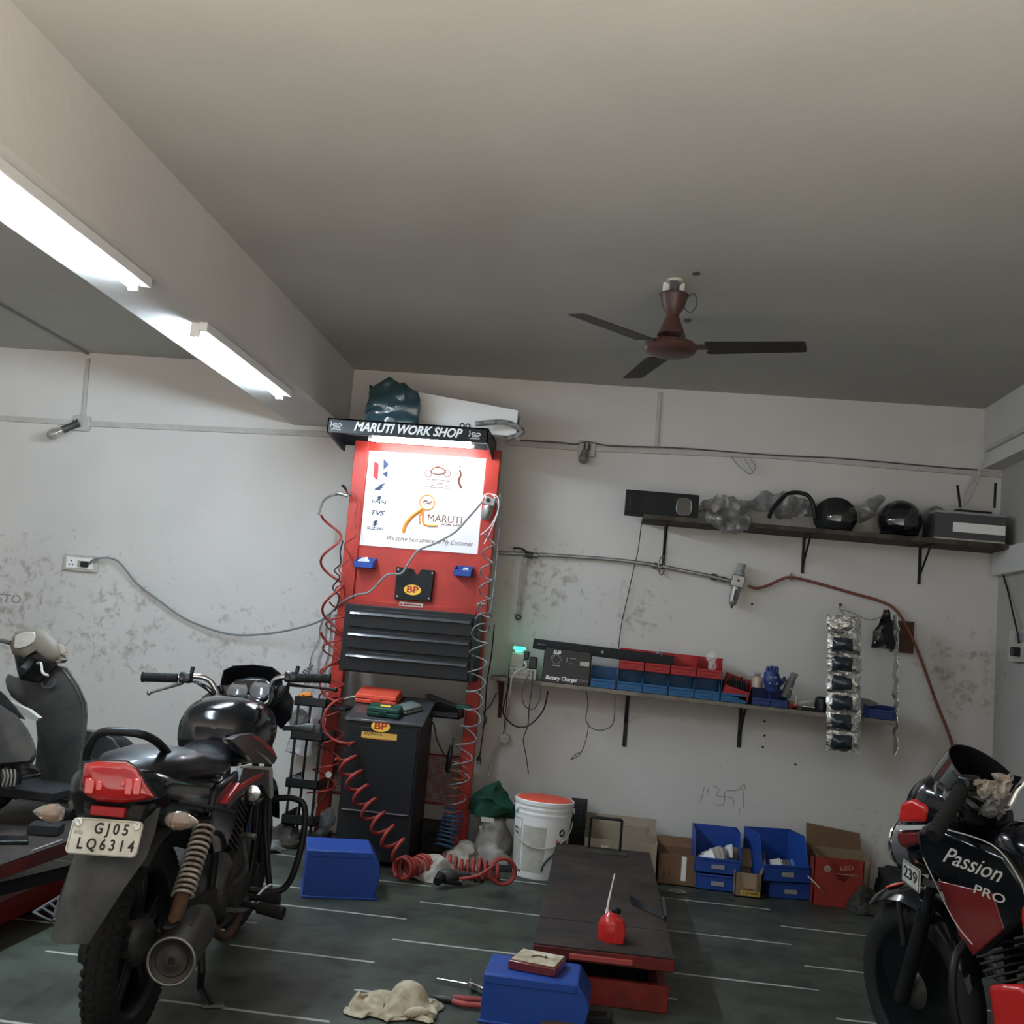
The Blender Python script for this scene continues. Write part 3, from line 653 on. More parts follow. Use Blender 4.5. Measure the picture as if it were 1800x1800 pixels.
pipe([(915,774),(985,778),(1010,781),(1030,777),(1050,780),(1080,784),(1200,788),(1355,800),(1480,806),(1640,820),(1720,826)], .0042, 'black_wire', 'dark_grey', 'dark wire running along the top of the right cable duct', 'wire', y=WY-.022, sm=4)
# duct clips as dark screws
for (a, c, n, s) in [((170,752),(580,771),8,'left'),((895,785),(1700,837),14,'right')]: pass
# ledge ducts on the right wall
b = MB()
for z_ in (2.63,): b.box((2.122,3.5,z_-.012),(2.1395,6.42,z_+.014))
tag(b.build('cable_duct', 'duct'), 'cable duct on the right wall above the ledge', 'cable duct')
b = MB().tube([(2.11,6.38,2.61),(2.11,6.42,2.54),(2.10,6.46,2.50),P(1700,860,y=6.46),P(1690,890,y=6.44),P(1678,898,y=6.42)], .006, 7, smooth=6)
b2 = MB().tube([P(1722,828,y=6.45),P(1716,850,y=6.45),P(1700,882,y=6.44),P(1680,900,y=6.42)], .006, 7, smooth=6)
tag(b.build('grey_cable', 'duct'), 'grey cable hanging from the ceiling corner to the router, outer one', 'cable'); tag(b2.build('grey_cable', 'duct'), 'grey cable dropping behind the router, inner one', 'cable')
# vertical line on left ceiling
p0, p1 = P(160,626,z=CZ-.01), P(0,535,z=CZ-.01)
tag(MB().box((p0.x-.012,4.2,CZ-.014),(p0.x+.012,WY-.001,CZ-.0005)).build('ceiling_duct', 'grey'), 'thin grey duct running along the left bay ceiling', 'cable duct')
# ---------------------------------------------------------------- bulb holders
def holder(px, py, label, bulb):
    c = P(px, py, y=WY-.02)
    t = thing('bulb_holder', (c.x,WY,c.z-.03), label, 'bulb holder')
    MB().box((c.x-.055,WY-.024,c.z-.05),(c.x+.055,WY-.001,c.z+.05)).build('base_plate', 'duct', t, bevel=.004)
    if bulb:
        d = Vector((-.75,-.35,-.55)).normalized(); s = Vector((c.x-.01,WY-.03,c.z))
        MB().tube([s, s+d*.03, s+d*.06, s+d*.11], [.028,.024,.022,.026], 16).build('socket', 'cast_metal', t)
        e = s+d*.105
        MB().lathe([(0,-.01),(.018,-.005),(.022,.015),(.034,.05),(.037,.07),(.03,.095),(.015,.107),(0,.11)], e, d, 20).build('bulb', 'glass_bulb', t)
    else:
        s = Vector((c.x-.005,WY-.03,c.z-.015)); d = Vector((-.1,-.5,-.85)).normalized()
        MB().tube([s,s+d*.03,s+d*.075,s+d*.09],[.022,.027,.032,.022],16).build('socket', 'led_grey', t)
        b = MB().box((c.x-.018,WY-.05,c.z-.01),(c.x-.008,WY-.02,c.z+.03)).box((c.x+.012,WY-.05,c.z-.01),(c.x+.022,WY-.02,c.z+.03)); b.build('clip', 'black', t)
holder(143,744,'angled bulb holder with a clear unlit bulb on the left wall duct', True)
holder(1031,789,'small dark bulb holder without bulb on the right wall duct', False)
# ---------------------------------------------------------------- wall socket, left
a, c = P(116,978,y=WY), P(173,1003,y=WY)
s = thing('wall_socket', ((a.x+c.x)/2,WY,c.z), 'white wall socket plate with a plugged-in lead on the left wall', 'socket')
zm = (a.z+c.z)/2
MB().box((a.x,WY-.022,zm-.052),(c.x,WY-.001,zm+.052)).build('frame', 'offwhite', s, bevel=.004)
fp = MB().box((a.x+.02,WY-.026,zm-.036),(c.x-.03,WY-.022,zm+.036)).build('face_plate', 'white', s, bevel=.002)
b = MB()
for u,v in [(.055,.012),(.044,-.012),(.066,-.012)]: b.cyl((a.x+u,WY-.0275,zm+v),(a.x+u,WY-.026,zm+v),.005,n=10)
b.build('pin_holes', 'black', fp)
MB().box((a.x+.098,WY-.030,zm-.022),(a.x+.118,WY-.026,zm+.02)).build('switch', 'offwhite', s, bevel=.002)
MB().box((a.x+.13,WY-.055,zm-.024),(a.x+.175,WY-.026,zm+.014)).build('plug', 'black', s, bevel=.005)
# right wall switchboard
b = MB(); c = P(1788,1135,x=RX-.02)
s = thing('switchboard', (RX,c.y,c.z-.1), 'pale switchboard on the right wall cut by the photo edge', 'switchboard')
MB().box((RX-.03,c.y-.16,c.z-.09),(RX-.001,c.y+.10,c.z+.09)).build('frame', 'offwhite', s, bevel=.003)
MB().box((RX-.034,c.y-.13,c.z+.02),(RX-.03,c.y+.0,c.z+.07)).build('switch_plate', 'grey', s)
MB().box((RX-.07,c.y-.08,c.z-.06),(RX-.03,c.y-.03,c.z-.01)).build('plug', 'black', s, bevel=.004)
pipe([(1765,965,6.40),(1763,1005,6.38),(1772,1040,6.30),(1781,1080,6.15),(1790,1120,6.02),(1790,1130,c.y-.05)], .005, 'black_cable', 'black', 'black cable hanging from the upper shelf to the right wall switchboard', 'cable', sm=6)
# ---------------------------------------------------------------- upper shelf
def shelf(px0, py0, px1, py1, depth, th, label, front_y=None):
    yf = WY-depth
    A, B_ = P(px0,py0,y=yf), P(px1,py1,y=yf)
    b = MB(); b.add([A,B_,B_+Vector((0,depth-.002,0)),A+Vector((0,depth-.002,0)),A-Vector((0,0,th)),B_-Vector((0,0,th)),B_+Vector((0,depth-.002,-th)),A+Vector((0,depth-.002,-th))],
        [[0,1,2,3],[7,6,5,4],[0,4,5,1],[1,5,6,2],[2,6,7,3],[3,7,4,0]])
    return A, B_, b
A1, B1, b = shelf(1131,903,1790,958,.30,.028,'')
B1x = B1.x
sh = b.build('wall_shelf', 'wood_shelf', bevel=.002); tag(sh, 'upper long wooden wall shelf carrying helmets and a speaker', 'shelf')
slope1 = (B1.z-A1.z)/(B1.x-A1.x)
def Z1(x): return A1.z+(x-A1.x)*slope1
SF1 = WY-.30
def bracket(px, pyt, pyb, ztop, label, yf, m='black_metal', wd=.018):
    x = P(px,(pyt+pyb)/2,y=WY-.02).x; zb_ = P(px,pyb,y=WY-.02).z
    t = thing('shelf_bracket', (x,WY,zb_), label, 'bracket')
    MB().box((x-wd/2,WY-.008,zb_),(x+wd/2,WY-.001,ztop)).build('wall_arm', m, t, bevel=.001)
    MB().box((x-wd/2,yf,ztop-.007),(x+wd/2,WY-.008,ztop)).build('shelf_arm', m, t, bevel=.001)
    MB().bar((x,yf+.05,ztop-.008),(x,WY-.010,ztop-.17),wd*.6,.006,(0,0,1)).build('brace', m, t)
for px,pt,pb,l in [(1168,925,1000,'left bracket under the upper shelf, a ring hung on it'),(1413,935,1008,'middle bracket under the upper shelf'),(1618,952,1027,'right bracket under the upper shelf')]:
    x = P(px,(pt+pb)/2,y=WY-.02).x; bracket(px,pt,pb,Z1(x)-.029,l,WY-.26)
o = MB().torus(P(1163,995,y=WY-.045), .055, .004, (.9,-.35,0), 28, 8); tag(o.build('wire_ring', 'aluminium'), 'wire ring hooked round the air pipe under the left bracket', 'ring')
# plank piece beneath right end
a, c = P(1668,956,y=WY-.02), P(1762,972,y=WY-.02)
tag(MB().box((a.x,WY-.025,c.z),(c.x,WY-.002,a.z-.0)).build('wood_cleat', 'wood_edge'), 'pale wooden cleat under the right end of the upper shelf', 'cleat')
# speaker box, black
def onshelf(px, Zf, y): # x from a pixel at shelf height
    x = P(px, 900, y=y).x; return x
yk = SF1+.01
a, c = P(1100,858,y=yk), P(1224,906,y=yk); a2 = P(1228,871,y=yk)
zt = (P(1100,858,y=yk).z+P(1228,869,y=yk).z)/2; x0_ = P(1099,880,y=yk).x; x1_ = P(1228,890,y=yk).x
zb_ = Z1(x0_)+.001 if False else Z1((x0_+x1_)/2)
ang = math.atan(slope1)
sp = thing('speaker', ((x0_+x1_)/2,yk+.08,zb_), 'black oblong speaker at the left end of the upper shelf', 'speaker')
mt = Matrix.Translation(((x0_+x1_)/2,yk,zb_+.0005)) @ Matrix.Rotation(-ang,4,'Y')
hw, ht = (x1_-x0_)/2, P(1160,864,y=yk).z-P(1160,905,y=yk).z
MB(mt).box((-hw,0,0),(hw,.16,ht)).build('cabinet', 'black_matte', sp, bevel=.004)
b = MB(mt); rc = lambda r: [(hw-.085+r*.9*math.copysign(abs(math.cos(t))**.6,math.cos(t)), ht/2-.008+r*math.copysign(abs(math.sin(t))**.6,math.sin(t))) for t in [2*PI*i/28 for i in range(28)]]
b.tube([(p[0],-.003,p[1]) for p in rc(.048)], .0028, 8, closed=True); b.build('driver_ring', 'aluminium', sp)
MB(mt).prism(rc(.045), -.002, .001).build('driver_cone', 'black_gloss', sp)
text('brand_text', 'ZEBRONICS', .014, mt @ facing((-hw+.028,-.0006,ht/2),(0,0,1),(-1,0,0)), 'dark_grey', sp, width=.055)
# helmets
def helmet(px, py, r, yc, rot, label, m, peak):
    c = P(px,py,y=yc); zb_ = Z1(c.x); c.z = zb_+r*.80
    t = thing('helmet', (c.x,yc,zb_), label, 'helmet', 'helmets on the upper shelf')
    mt = Matrix.Translation(c) @ Matrix.Rotation(rot,4,'Z')
    b = MB(mt); rs = []
    for i in range(15):
        a = -.92+(PI/2+.92)*i/14; rs.append([Vector((r*1.0*math.cos(a)*math.cos(2*PI*j/30), r*1.12*math.cos(a)*math.sin(2*PI*j/30)*1.0, r*.98*math.sin(a))) for j in range(30)])
    b.rings(rs).build('shell', m, t)
    b = MB(mt); vs = lambda u,v: ((r*1.03)*math.cos(-.25+.75*v)*math.cos(-PI/2-1.1+2.2*u), (r*1.16)*math.cos(-.25+.75*v)*math.sin(-PI/2-1.1+2.2*u), r*1.0*math.sin(-.35+.8*v))
    b.sheet(vs, 16, 8, .003); b.build('visor', 'smoke', t)
    if peak: MB(mt).torus((0,0,-.60*r*1.0), r*.79, .008, (0,0,1), 30, 8).build('rim', 'black_rubber', t)
    return t, mt
r1 = (P(1505,900,y=6.35).x-P(1432,900,y=6.35).x)/2
helmet(1468,900,r1,6.36,.5,'matt dark helmet, the left one on the upper shelf','black_matte',True)
r2 = (P(1621,905,y=6.32).x-P(1543,900,y=6.32).x)/2
t, mt = helmet(1582,905,r2,6.34,-.15,'glossy black helmet, the right one on the upper shelf','black_gloss',True)
text('helmet_text', 'STUDDS', .016, facing(P(1568,884,y=6.34-r2*1.08),(1,-.1,0),(0,.3,1)), 'grey', t, width=.045)
# plastic wrapped parts
def crumple(name, m, pts, r, label, cat, seed=3, amp=.03, flat_=None, lo=None):
    c = Vector(pts[0]) if len(pts) == 1 else None
    b = MB(); path = spline([Vector(p) for p in pts], 8); rs = []
    for i, p in enumerate(path):
        t = i/(len(path)-1); q_ = r*(math.sin(PI*min(max(t,.06),.94))**.5)
        d = (path[min(i+1,len(path)-1)]-path[max(i-1,0)]).normalized(); u, v = frame(d)
        ring = []
        for j in range(14):
            a = 2*PI*j/14; pt = p+(u*math.cos(a)+v*math.sin(a))*q_; pt = wob(pt, 17, amp) if True else pt
            pt = pt+noise.noise_vector(pt*45+Vector((seed,0,0)))*amp*.35
            if lo is not None: pt.z = max(pt.z, lo(pt.x) if callable(lo) else lo)
            ring.append(pt)
        rs.append(ring)
    b.rings(rs); o = b.build(name, m, sharp=25); tag(o, label, cat); return o
zl = lambda x: Z1(x)+.001
D_('film', (.36,.355,.34), .2, col2=(.07,.07,.07), scale=16, alpha=.62, coat=.8)
crumple('wrapped_part', 'film', [P(1232,893,y=6.30),P(1262,888,y=6.30),P(1300,892,y=6.3),P(1322,897,y=6.3)], .055, 'clear-film-wrapped parts lying beside the speaker on the shelf', 'wrapped part', 3, .03, lo=zl)
crumple('wrapped_part', 'film', [P(1240,905,y=6.185),P(1262,915,y=6.175),P(1285,925,y=6.17),P(1305,922,y=6.175),P(1322,905,y=6.185)], .045, 'clear plastic film drooping over the front edge of the upper shelf', 'plastic film', 5, .022)
crumple('wrapped_part', 'film', [P(1310,893,y=6.36),P(1345,885,y=6.36),P(1375,886,y=6.34),P(1400,890,y=6.34),P(1430,892,y=6.34)], .068, 'film-wrapped bundle behind the grab handle on the shelf', 'wrapped part', 9, .035, lo=zl)
b = MB().tube([P(1352,910,y=6.25),P(1358,895,y=6.26),P(1378,873,y=6.27),P(1395,866,y=6.28),P(1418,870,y=6.28),P(1430,888,y=6.28),P(1433,912,y=6.27)], .0125, 10, smooth=7)
tag(b.build('grab_handle', 'black_metal'), 'black bent grab handle standing on the upper shelf left of the helmets', 'handle')
crumple('wrapped_part', 'film', [P(1512,918,y=6.30),P(1524,900,y=6.31),P(1538,884,y=6.32),P(1552,878,y=6.33)], .045, 'dark film-wrapped piece between the two helmets', 'wrapped part', 12, .02, lo=zl)
# box with router on it
yb = SF1+.02
x0_, x1_ = P(1643,930,y=yb).x, P(1771,930,y=yb).x; zb_ = Z1((x0_+x1_)/2); hb = .155
bx = thing('recorder_box', ((x0_+x1_)/2,yb+.12,zb_), 'grey and black box with a white label on the upper shelf by the corner', 'box')
mt = Matrix.Translation((x0_,yb,zb_+.001)) @ Matrix.Rotation(-ang,4,'Y'); wd = x1_-x0_-.01
MB(mt).box((0,0,0),(wd,.24,.012)).build('bottom_board', 'offwhite', bx)
MB(mt).box((0,.002,.012),(wd,.24,hb)).build('casing', 'dark_grey', bx)
MB(mt).box((-.003,-.004,hb),(wd+.002,.24,hb+.014)).build('lid', 'grey', bx, bevel=.002)
MB(mt).box((.10,-.0005,.05),(.10+.29,.002,.105)).build('label', 'white', bx)
rt = thing('router', (x0_+.25,yb+.1,zb_+hb+.014), 'black router with two upright antennas on top of the box', 'router')
MB(mt).box((.13,.05,hb+.0145),(.33,.17,hb+.035)).build('body', 'black', rt, bevel=.003)
def lp(px,py): return P(px,py,y=yb+.11)
for a, c in [((1688,892),(1683,853)),((1748,893),(1750,849))]:
    MB().bar(lp(*a), lp(*c), .014, .010, (0,1,0)).build('antenna', 'black', rt, bevel=.002)
crumple('dark_bag', 'film', [P(1628,925,y=6.36),P(1640,905,y=6.37),P(1655,900,y=6.40)], .04, 'dark crumpled bag between helmet and labelled box', 'bag', 4, .02, lo=zl)
# ---------------------------------------------------------------- air pipe
pp_ = [(872,972),(930,974),(1000,978),(1080,984),(1150,993),(1200,1003),(1250,1013),(1283,1021)]
ap = thing('air_pipe', tuple(P(1080,984,y=WY-.03)), 'thin steel air pipe running along the wall from the tool stand', 'pipe')
MB().tube([P(a,c,y=WY-.035) for a,c in pp_], .0115, 12, smooth=4).build('tube', 'aluminium', ap)
for (px,py,nm,rr,l) in [(930,975,'valve',.022,.05),(943,976,'coupling',.018,.02),(1152,994,'coupling',.020,.02),(1160,996,'pipe_clip',.018,.014),(1255,1014,'coupling',.022,.035),(1272,1018,'coupling',.018,.03)]:
    p = P(px,py,y=WY-.035); MB().cyl(p-Vector((l/2,0,0)),p+Vector((l/2,0,-.004)),rr,n=14).build(nm, 'dirty_chrome' if nm != 'valve' else 'cast_metal', ap)
MB().tube([P(926,972,y=WY-.06),P(920,966,y=WY-.07),P(912,964,y=WY-.07),P(902,964,y=WY-.07)], .006, 8, smooth=4).build('valve_lever', 'black', ap)
b = MB().tube([P(925,978,y=WY-.04),P(919,1005,y=WY-.05),P(915,1040,y=WY-.04),P(912,1078,y=WY-.03)], .0065, 8, smooth=6)
t = b.build('hanging_tube', 'offwhite'); tag(t, 'pale thin tube hanging from the pipe valve near the stand', 'tube')
tag(MB().torus(P(911,1085,y=WY-.03), .014, .006, (0,1,0), 20, 8).build('nut', 'dark_grey'), 'small dark ring nut at the end of the hanging tube', 'nut')
# filter regulator, tilted
c = P(1297,1022,y=WY-.06); fr = thing('filter_regulator', tuple(c), 'silver air filter regulator where pipe meets the red hose', 'regulator')
mt = Matrix.Translation(c) @ Matrix.Rotation(math.radians(10),4,'Y')
MB(mt).cbox((0,0,.0),(.075,.06,.075)).build('body', 'aluminium', fr, bevel=.006)
MB(mt).lathe([(0,.038),(.024,.038),(.030,.045),(.030,.058),(.024,.062),(.024,.105),(.021,.11),(0,.11)]).build('knob', 'grey', fr)
MB(mt).lathe([(0,-.15),(.012,-.148),(.022,-.138),(.026,-.12),(.028,-.05),(.030,-.037),(0,-.037)]).build('filter_bowl', 'aluminium', fr)
MB(mt).box((-.006,-.032,-.12),(.006,-.022,-.055)).build('sight_slot', 'black', fr)
MB(mt).cyl((0,0,-.165),(0,0,-.15),.007,n=10).build('drain_tip', 'black', fr)
MB(mt).cyl((0,-.031,.003),(0,-.034,.003),.008,n=12).build('screw', 'black', fr)
pipe([(1316,1030,WY-.05),(1330,1034,WY-.05),(1350,1029,WY-.03),(1372,1019,WY-.03),(1392,1015,WY-.03),(1440,1026,WY-.03),(1500,1043,WY-.03),(1545,1056,WY-.03),(1575,1073,WY-.03),(1598,1110,WY-.03),(1620,1162,WY-.03),(1645,1232,WY-.03),(1668,1290,WY-.04),(1680,1330,WY-.04)], .0085, 'red_hose', 'brown_hose', 'brown-red air hose clipped to the wall, falling behind the red motorcycle', 'hose', sm=8)
tag(MB().torus(P(1391,1016,y=WY-.03), .016, .004, (1,0,.2), 20, 8).cyl(P(1391,1010,y=WY-.03), P(1391,1008,y=WY),.005,n=8).build('hose_clip', 'dirty_chrome'), 'clip holding the brown hose below the middle shelf bracket', 'clip')
# thin wire from the speaker down to the soundbar
pipe([(1131,905,6.3),(1127,925,6.42),(1122,965,6.44),(1114,1000,6.47),(1103,1050,6.48),(1092,1100,6.48),(1086,1150,6.45)], .0028, 'speaker_wire', 'black', 'thin black wire falling from the speaker to the lower shelf', 'wire', sm=6)
b = MB().tube([P(1285,802,y=6.47),P(1295,815,y=6.46),P(1310,828,y=6.45),P(1320,833,y=6.45),P(1328,820,y=6.45),P(1318,806,y=6.46)], .0035, 6, smooth=6).tube([P(1308,806,y=6.47),P(1316,818,y=6.46),P(1324,830,y=6.45)], .003, 6, smooth=4)
tag(b.build('loose_wire', 'grey'), 'loose grey wire ends dangling from the duct above the speaker', 'wire')
b = MB(); p = P(593,1010,y=WY-.01)
# ---------------------------------------------------------------- lower shelf and what stands on it
SF2 = WY-.27
A2, B2 = P(862,1188,y=SF2), P(1578,1268,y=SF2)
b = MB(); th = .024; dp = .268
b.add([A2,B2,B2+Vector((0,dp,0)),A2+Vector((0,dp,0)),A2-Vector((0,0,th)),B2-Vector((0,0,th)),B2+Vector((0,dp,-th)),A2+Vector((0,dp,-th))],
    [[0,1,2,3],[7,6,5,4],[0,4,5,1],[1,5,6,2],[2,6,7,3],[3,7,4,0]])
tag(b.build('wall_shelf', 'wood_edge', bevel=.002), 'lower long wooden wall shelf carrying the parts bins', 'shelf')
sl2 = (B2.z-A2.z)/(B2.x-A2.x); ang2 = math.atan(sl2)
def Z2(x): return A2.z+(x-A2.x)*sl2
for px,pt,pb,l in [(880,1200,1262,'left bracket under the lower shelf'),(1100,1235,1313,'middle bracket under the lower shelf'),(1301,1258,1314,'right bracket under the lower shelf')]:
    x = P(px,(pt+pb)/2,y=WY-.02).x; bracket(px,pt,pb,Z2(x)-.025,l,WY-.24,'black_metal' if px > 900 else 'rust', .024)
def S2(px, y=SF2+.02):                       # stand on the lower shelf: x at a pixel column, z of the shelf
    x = P(px, 1200, y=y).x; return Vector((x, y, Z2(x)+.0005))
def mt2(c): return Matrix.Translation(c) @ Matrix.Rotation(-ang2,4,'Y')
# power strip with green glowing adapter
c = S2(916); ps = thing('power_strip', tuple(c), 'off-white power strip standing at the left end of the lower shelf', 'power strip')
MB(mt2(c)).box((-.085,0,0),(.085,.09,.065)).box((-.075,.03,.065),(.0,.09,.15)).build('housing', 'offwhite', ps, bevel=.005)
b = MB(mt2(c))
for i in range(3):
    for u,v in [(0,.012),(-.008,-.008),(.008,-.008)]: b.cyl((-.05+i*.045+u,-.001,.035+v),(-.05+i*.045+u,.001,.035+v),.003,n=8)
b.build('pin_holes', 'black', ps)
g = thing('phone_charger', tuple(c+Vector((-.045,.03,.15))), 'small adapter glowing green on top of the power strip', 'charger')
MB(mt2(c+Vector((0,0,0)))).box((-.06,.035,.1505),(-.01,.07,.168)).build('body', 'white', g, bevel=.003)
b = MB(mt2(c)).at((-.035,.052,.178)); b.lathe([(0,-.008),(.036,-.008),(.038,0),(.032,.008),(0,.008)], n=20); b.home().build('glowing_ring', 'glow_green', g)
for k,(u,w_,h_,z_) in enumerate([(.015,.028,.05,.115),(.058,.045,.07,.066)]):
    o = MB(mt2(c)).box((u-w_/2,-.002+.0,z_),(u+w_/2,.06,z_+h_)).build('charger_plug', 'black', None, bevel=.005)
    tag(o, ['black plug beside the glowing adapter','larger black plug at the right of the power strip'][k], 'plug')
pipe([(921,1163,6.22),(925,1172,6.2),(910,1180,6.19),(900,1190,6.19),(897,1215,6.2),(895,1240,6.3),(890,1270,6.4),(884,1295,6.45),(868,1330,6.46),(858,1365,6.4)], .0065, 'white_cable', 'offwhite', 'white cable running down from the power strip to the green cloth', 'cable', sm=6)
o = MB().lathe([(0,0),(.028,.0),(.032,.008),(.030,.022),(.018,.03),(0,.03)], P(887,1298,y=6.46), (0,-1,0), 20); tag(o.build('cable_switch', 'offwhite'), 'round pale inline switch on the hanging white cable', 'switch')
# battery charger
x0_ = P(953,1180,y=SF2+.005).x; x1_ = P(1037,1180,y=SF2+.005).x; c = Vector((x0_,SF2+.005,Z2(x0_)+.0005))
bc = thing('battery_charger', ((x0_+x1_)/2,c.y,c.z), 'black battery charger with white lettering on the lower shelf', 'battery charger')
w_, h_ = x1_-x0_, .20; mt = mt2(c)
MB(mt).prism([(0,0),(w_,0),(w_,h_-.02),(w_-.012,h_-.002),(.02,h_+.002),(0,h_-.02)], 0, .17).build('casing', 'black', bc, bevel=.004)
def on_(u, v): return mt @ facing((u,-.001,v))
text('charger_text', 'Battery Charger', .032, on_(.115,.028), 'white', bc, shear=.2, bold=.001, width=.19)
text('charger_text', 'C 6A12', .020, on_(.245,.030), 'grey', bc, width=.05)
text('brand_text', 'ELSB', .024, on_(.075,.178), 'white', bc, shear=.3, bold=.001, width=.045)
MB(mt).box((.215,-.002,.115),(.268,.001,.140)).build('meter_window', 'offwhite', bc)
b = MB(mt); b.torus((.075,-.001,.135), .024, .0015, (0,1,0), 24, 6)
for i in range(9):
    a = PI*i/8; b.cyl((.075+.031*math.cos(a),-.001,.135+.031*math.sin(a)),(.075+.031*math.cos(a),-.003,.135+.031*math.sin(a)),.003,n=6)
b.box((.05,-.002,.098),(.10,.0,.104)).box((.135,-.002,.125),(.139,.0,.155)).box((.15,-.002,.15),(.19,.0,.153)).box((.15,-.002,.12),(.18,.0,.123)); b.build('dial_print', 'grey', bc)
# soundbar on charger and red bins
a, c_ = P(937,1131,y=SF2+.02), P(1183,1162,y=SF2+.02)
L = (c_-a).length; d = (c_-a).normalized(); mid = (a+c_)/2
xa = Matrix(((d.x,0,-d.z,mid.x),(0,1,0,mid.y),(d.z,0,d.x,mid.z),(0,0,0,1)))
sb = thing('soundbar', tuple(mid-Vector((0,0,.03))), 'long black soundbar laid over the charger and the red bins', 'soundbar')
MB(xa).prism([(.0,-.030),(.08,-.030),(.085,0),(.08,.030),(.005,.030),(-.005,0)], -L/2, L/2, 'x').build('body', 'black_matte', sb, bevel=.003)
text('brand_text', 'ZEBRONICS', .010, xa @ facing((-L/2+.05,-.006,.0)), 'grey', sb, width=.05)
MB(xa).cbox((.0,-.006,.0),(.012,.002,.014)).build('indicator', 'offwhite', sb)
# parts bins: open-front stacking bins
def bin_parts(t, w_, h_, dp_, mt, m, lip=.36, th=.004):
    b = MB(mt); b.box((-w_/2,0,0),(w_/2,dp_,th)).box((-w_/2,dp_-th,0),(w_/2,dp_,h_)).box((-w_/2,0,0),(w_/2,th,h_*lip))
    for s in (-w_/2, w_/2-th): b.prism([(0,0),(0,h_*lip),(dp_*.10,h_*lip+.006),(dp_*.28,h_-.012),(dp_*.34,h_),(dp_,h_),(dp_,0)], s, s+th, 'x')
    b.box((-w_/2-.004,dp_*.33,h_-.006),(-w_/2+th,dp_,h_)).box((w_/2-th,dp_*.33,h_-.006),(w_/2+.004,dp_,h_))
    b.build('bin_body', m, t, bevel=.0012)
    b = MB(mt); b.box((-w_/2+.004,-.006,h_*lip-.004),(w_/2-.004,.0,h_*lip+.008)); b.box((-w_*.2,-.004,h_*lip-.026),(w_*.2,.0,h_*lip-.009)); b.build('front_lip', m, t, bevel=.001)
def sbin(px, level, m, label, group, tilt=0, w_=None, h_=.122, fill=None, py=None):
    c = S2(px, SF2+.008)
    if level: c.z += .1225*level
    if py is not None: c = P(px, py, y=SF2+.008)
    w_ = w_ or .147
    t = thing('parts_bin', tuple(c), label, 'bin', group)
    mt = mt2(c) @ Matrix.Rotation(math.radians(tilt),4,'Y')
    bin_parts(t, w_, h_, .17, mt, m)
    return t, mt, c
pxs = [1060,1107,1152,1198,1244,1291]
names = ['leftmost','second from the left','third from the left','fourth from the left','fifth from the left','rightmost']
for i, px in enumerate(pxs): sbin(px, 0, 'blue_bin_light', 'light blue open-front bin on the lower shelf, %s of the six' % names[i], 'light blue bins on the lower shelf')
n5 = ['leftmost','second','middle','fourth','rightmost and tilted']
rb = []
for i, px in enumerate([1108,1154,1200,1246]): rb.append(sbin(px, 1, 'red_plastic', 'red open-front bin stacked on a blue one, %s of the five red bins' % n5[i], 'red bins on the lower shelf'))
c5 = S2(1290, SF2+.008)
t5 = sbin(1292, 0, 'red_plastic', 'red open-front bin stacked on a blue one, rightmost and tilted of the five red bins', 'red bins on the lower shelf', tilt=14, py=1226)
crumple('film_bundle', 'clear_plastic', [rb[3][2]+Vector((-.01,.04,.10)), rb[3][2]+Vector((.01,.03,.13)), rb[3][2]+Vector((.02,.02,.09)), rb[3][2]+Vector((.012,-.01,.05))], .028, 'clear crumpled plastic sticking out of the fourth red bin', 'plastic', 6, .02)
crumple('film_bundle', 'film', [rb[1][2]+Vector((-.01,.05,.06)), rb[1][2]+Vector((.01,.04,.10)), rb[1][2]+Vector((.03,.04,.07))], .024, 'grey plastic lump in the second red bin', 'plastic', 8, .015)
pb = t5[2]
o = MB(); 
for i in range(7): o.tube([pb+Vector((-.04+.015*i,.03,.05)), pb+Vector((-.035+.014*i,.03,.10+.01*(i%3)))], .006, 7)
tag(o.build('black_bolts', 'black_metal'), 'black rods in the tilted red bin', 'rods')
# white label bits in the blue bins
for i,px in enumerate([1198,1244]):
    c = S2(px, SF2+.03); o = MB(mt2(c)).at((.0,.0,.018),(0,10,0)).box((-.03,0,0),(.03,.004,.028)); tag(o.home().build('white_packet', 'white'), 'small white packet inside the %s light blue bin' % ['fourth','fifth'][i], 'packet')
# navy bins
for px,l in ((1340,'navy bin under the blue gloves, left of the pair'),(1371,'navy bin under the blue gloves, right of the pair')):
    c = S2(px, SF2+.01); t = thing('parts_bin', tuple(c), l, 'bin', 'navy bins on the lower shelf'); bin_parts(t, .105, .10, .15, mt2(c), 'navy_bin')
c = S2(1328, SF2+.05); 
def jar(px, h_, r_, m, label, y=SF2+.10, z=0, name='bottle', cap='grey'):
    c = S2(px, y); c.z += z
    t = thing(name, tuple(c), label, name)
    MB(mt2(c)).lathe([(0,0),(r_,0),(r_*1.02,.01),(r_,h_*.7),(r_*.55,h_*.85),(r_*.5,h_*.9),(0,h_*.9)], n=20).build('body', m, t)
    MB(mt2(c)).lathe([(0,h_*.9),(r_*.55,h_*.9),(r_*.55,h_),(0,h_)], n=16).build('cap', cap, t)
jar(1330,.085,.034,'clear_lens','small clear brown-capped jar standing on the navy bin',z=.1005,name='jar',cap='grey',y=SF2+.07)
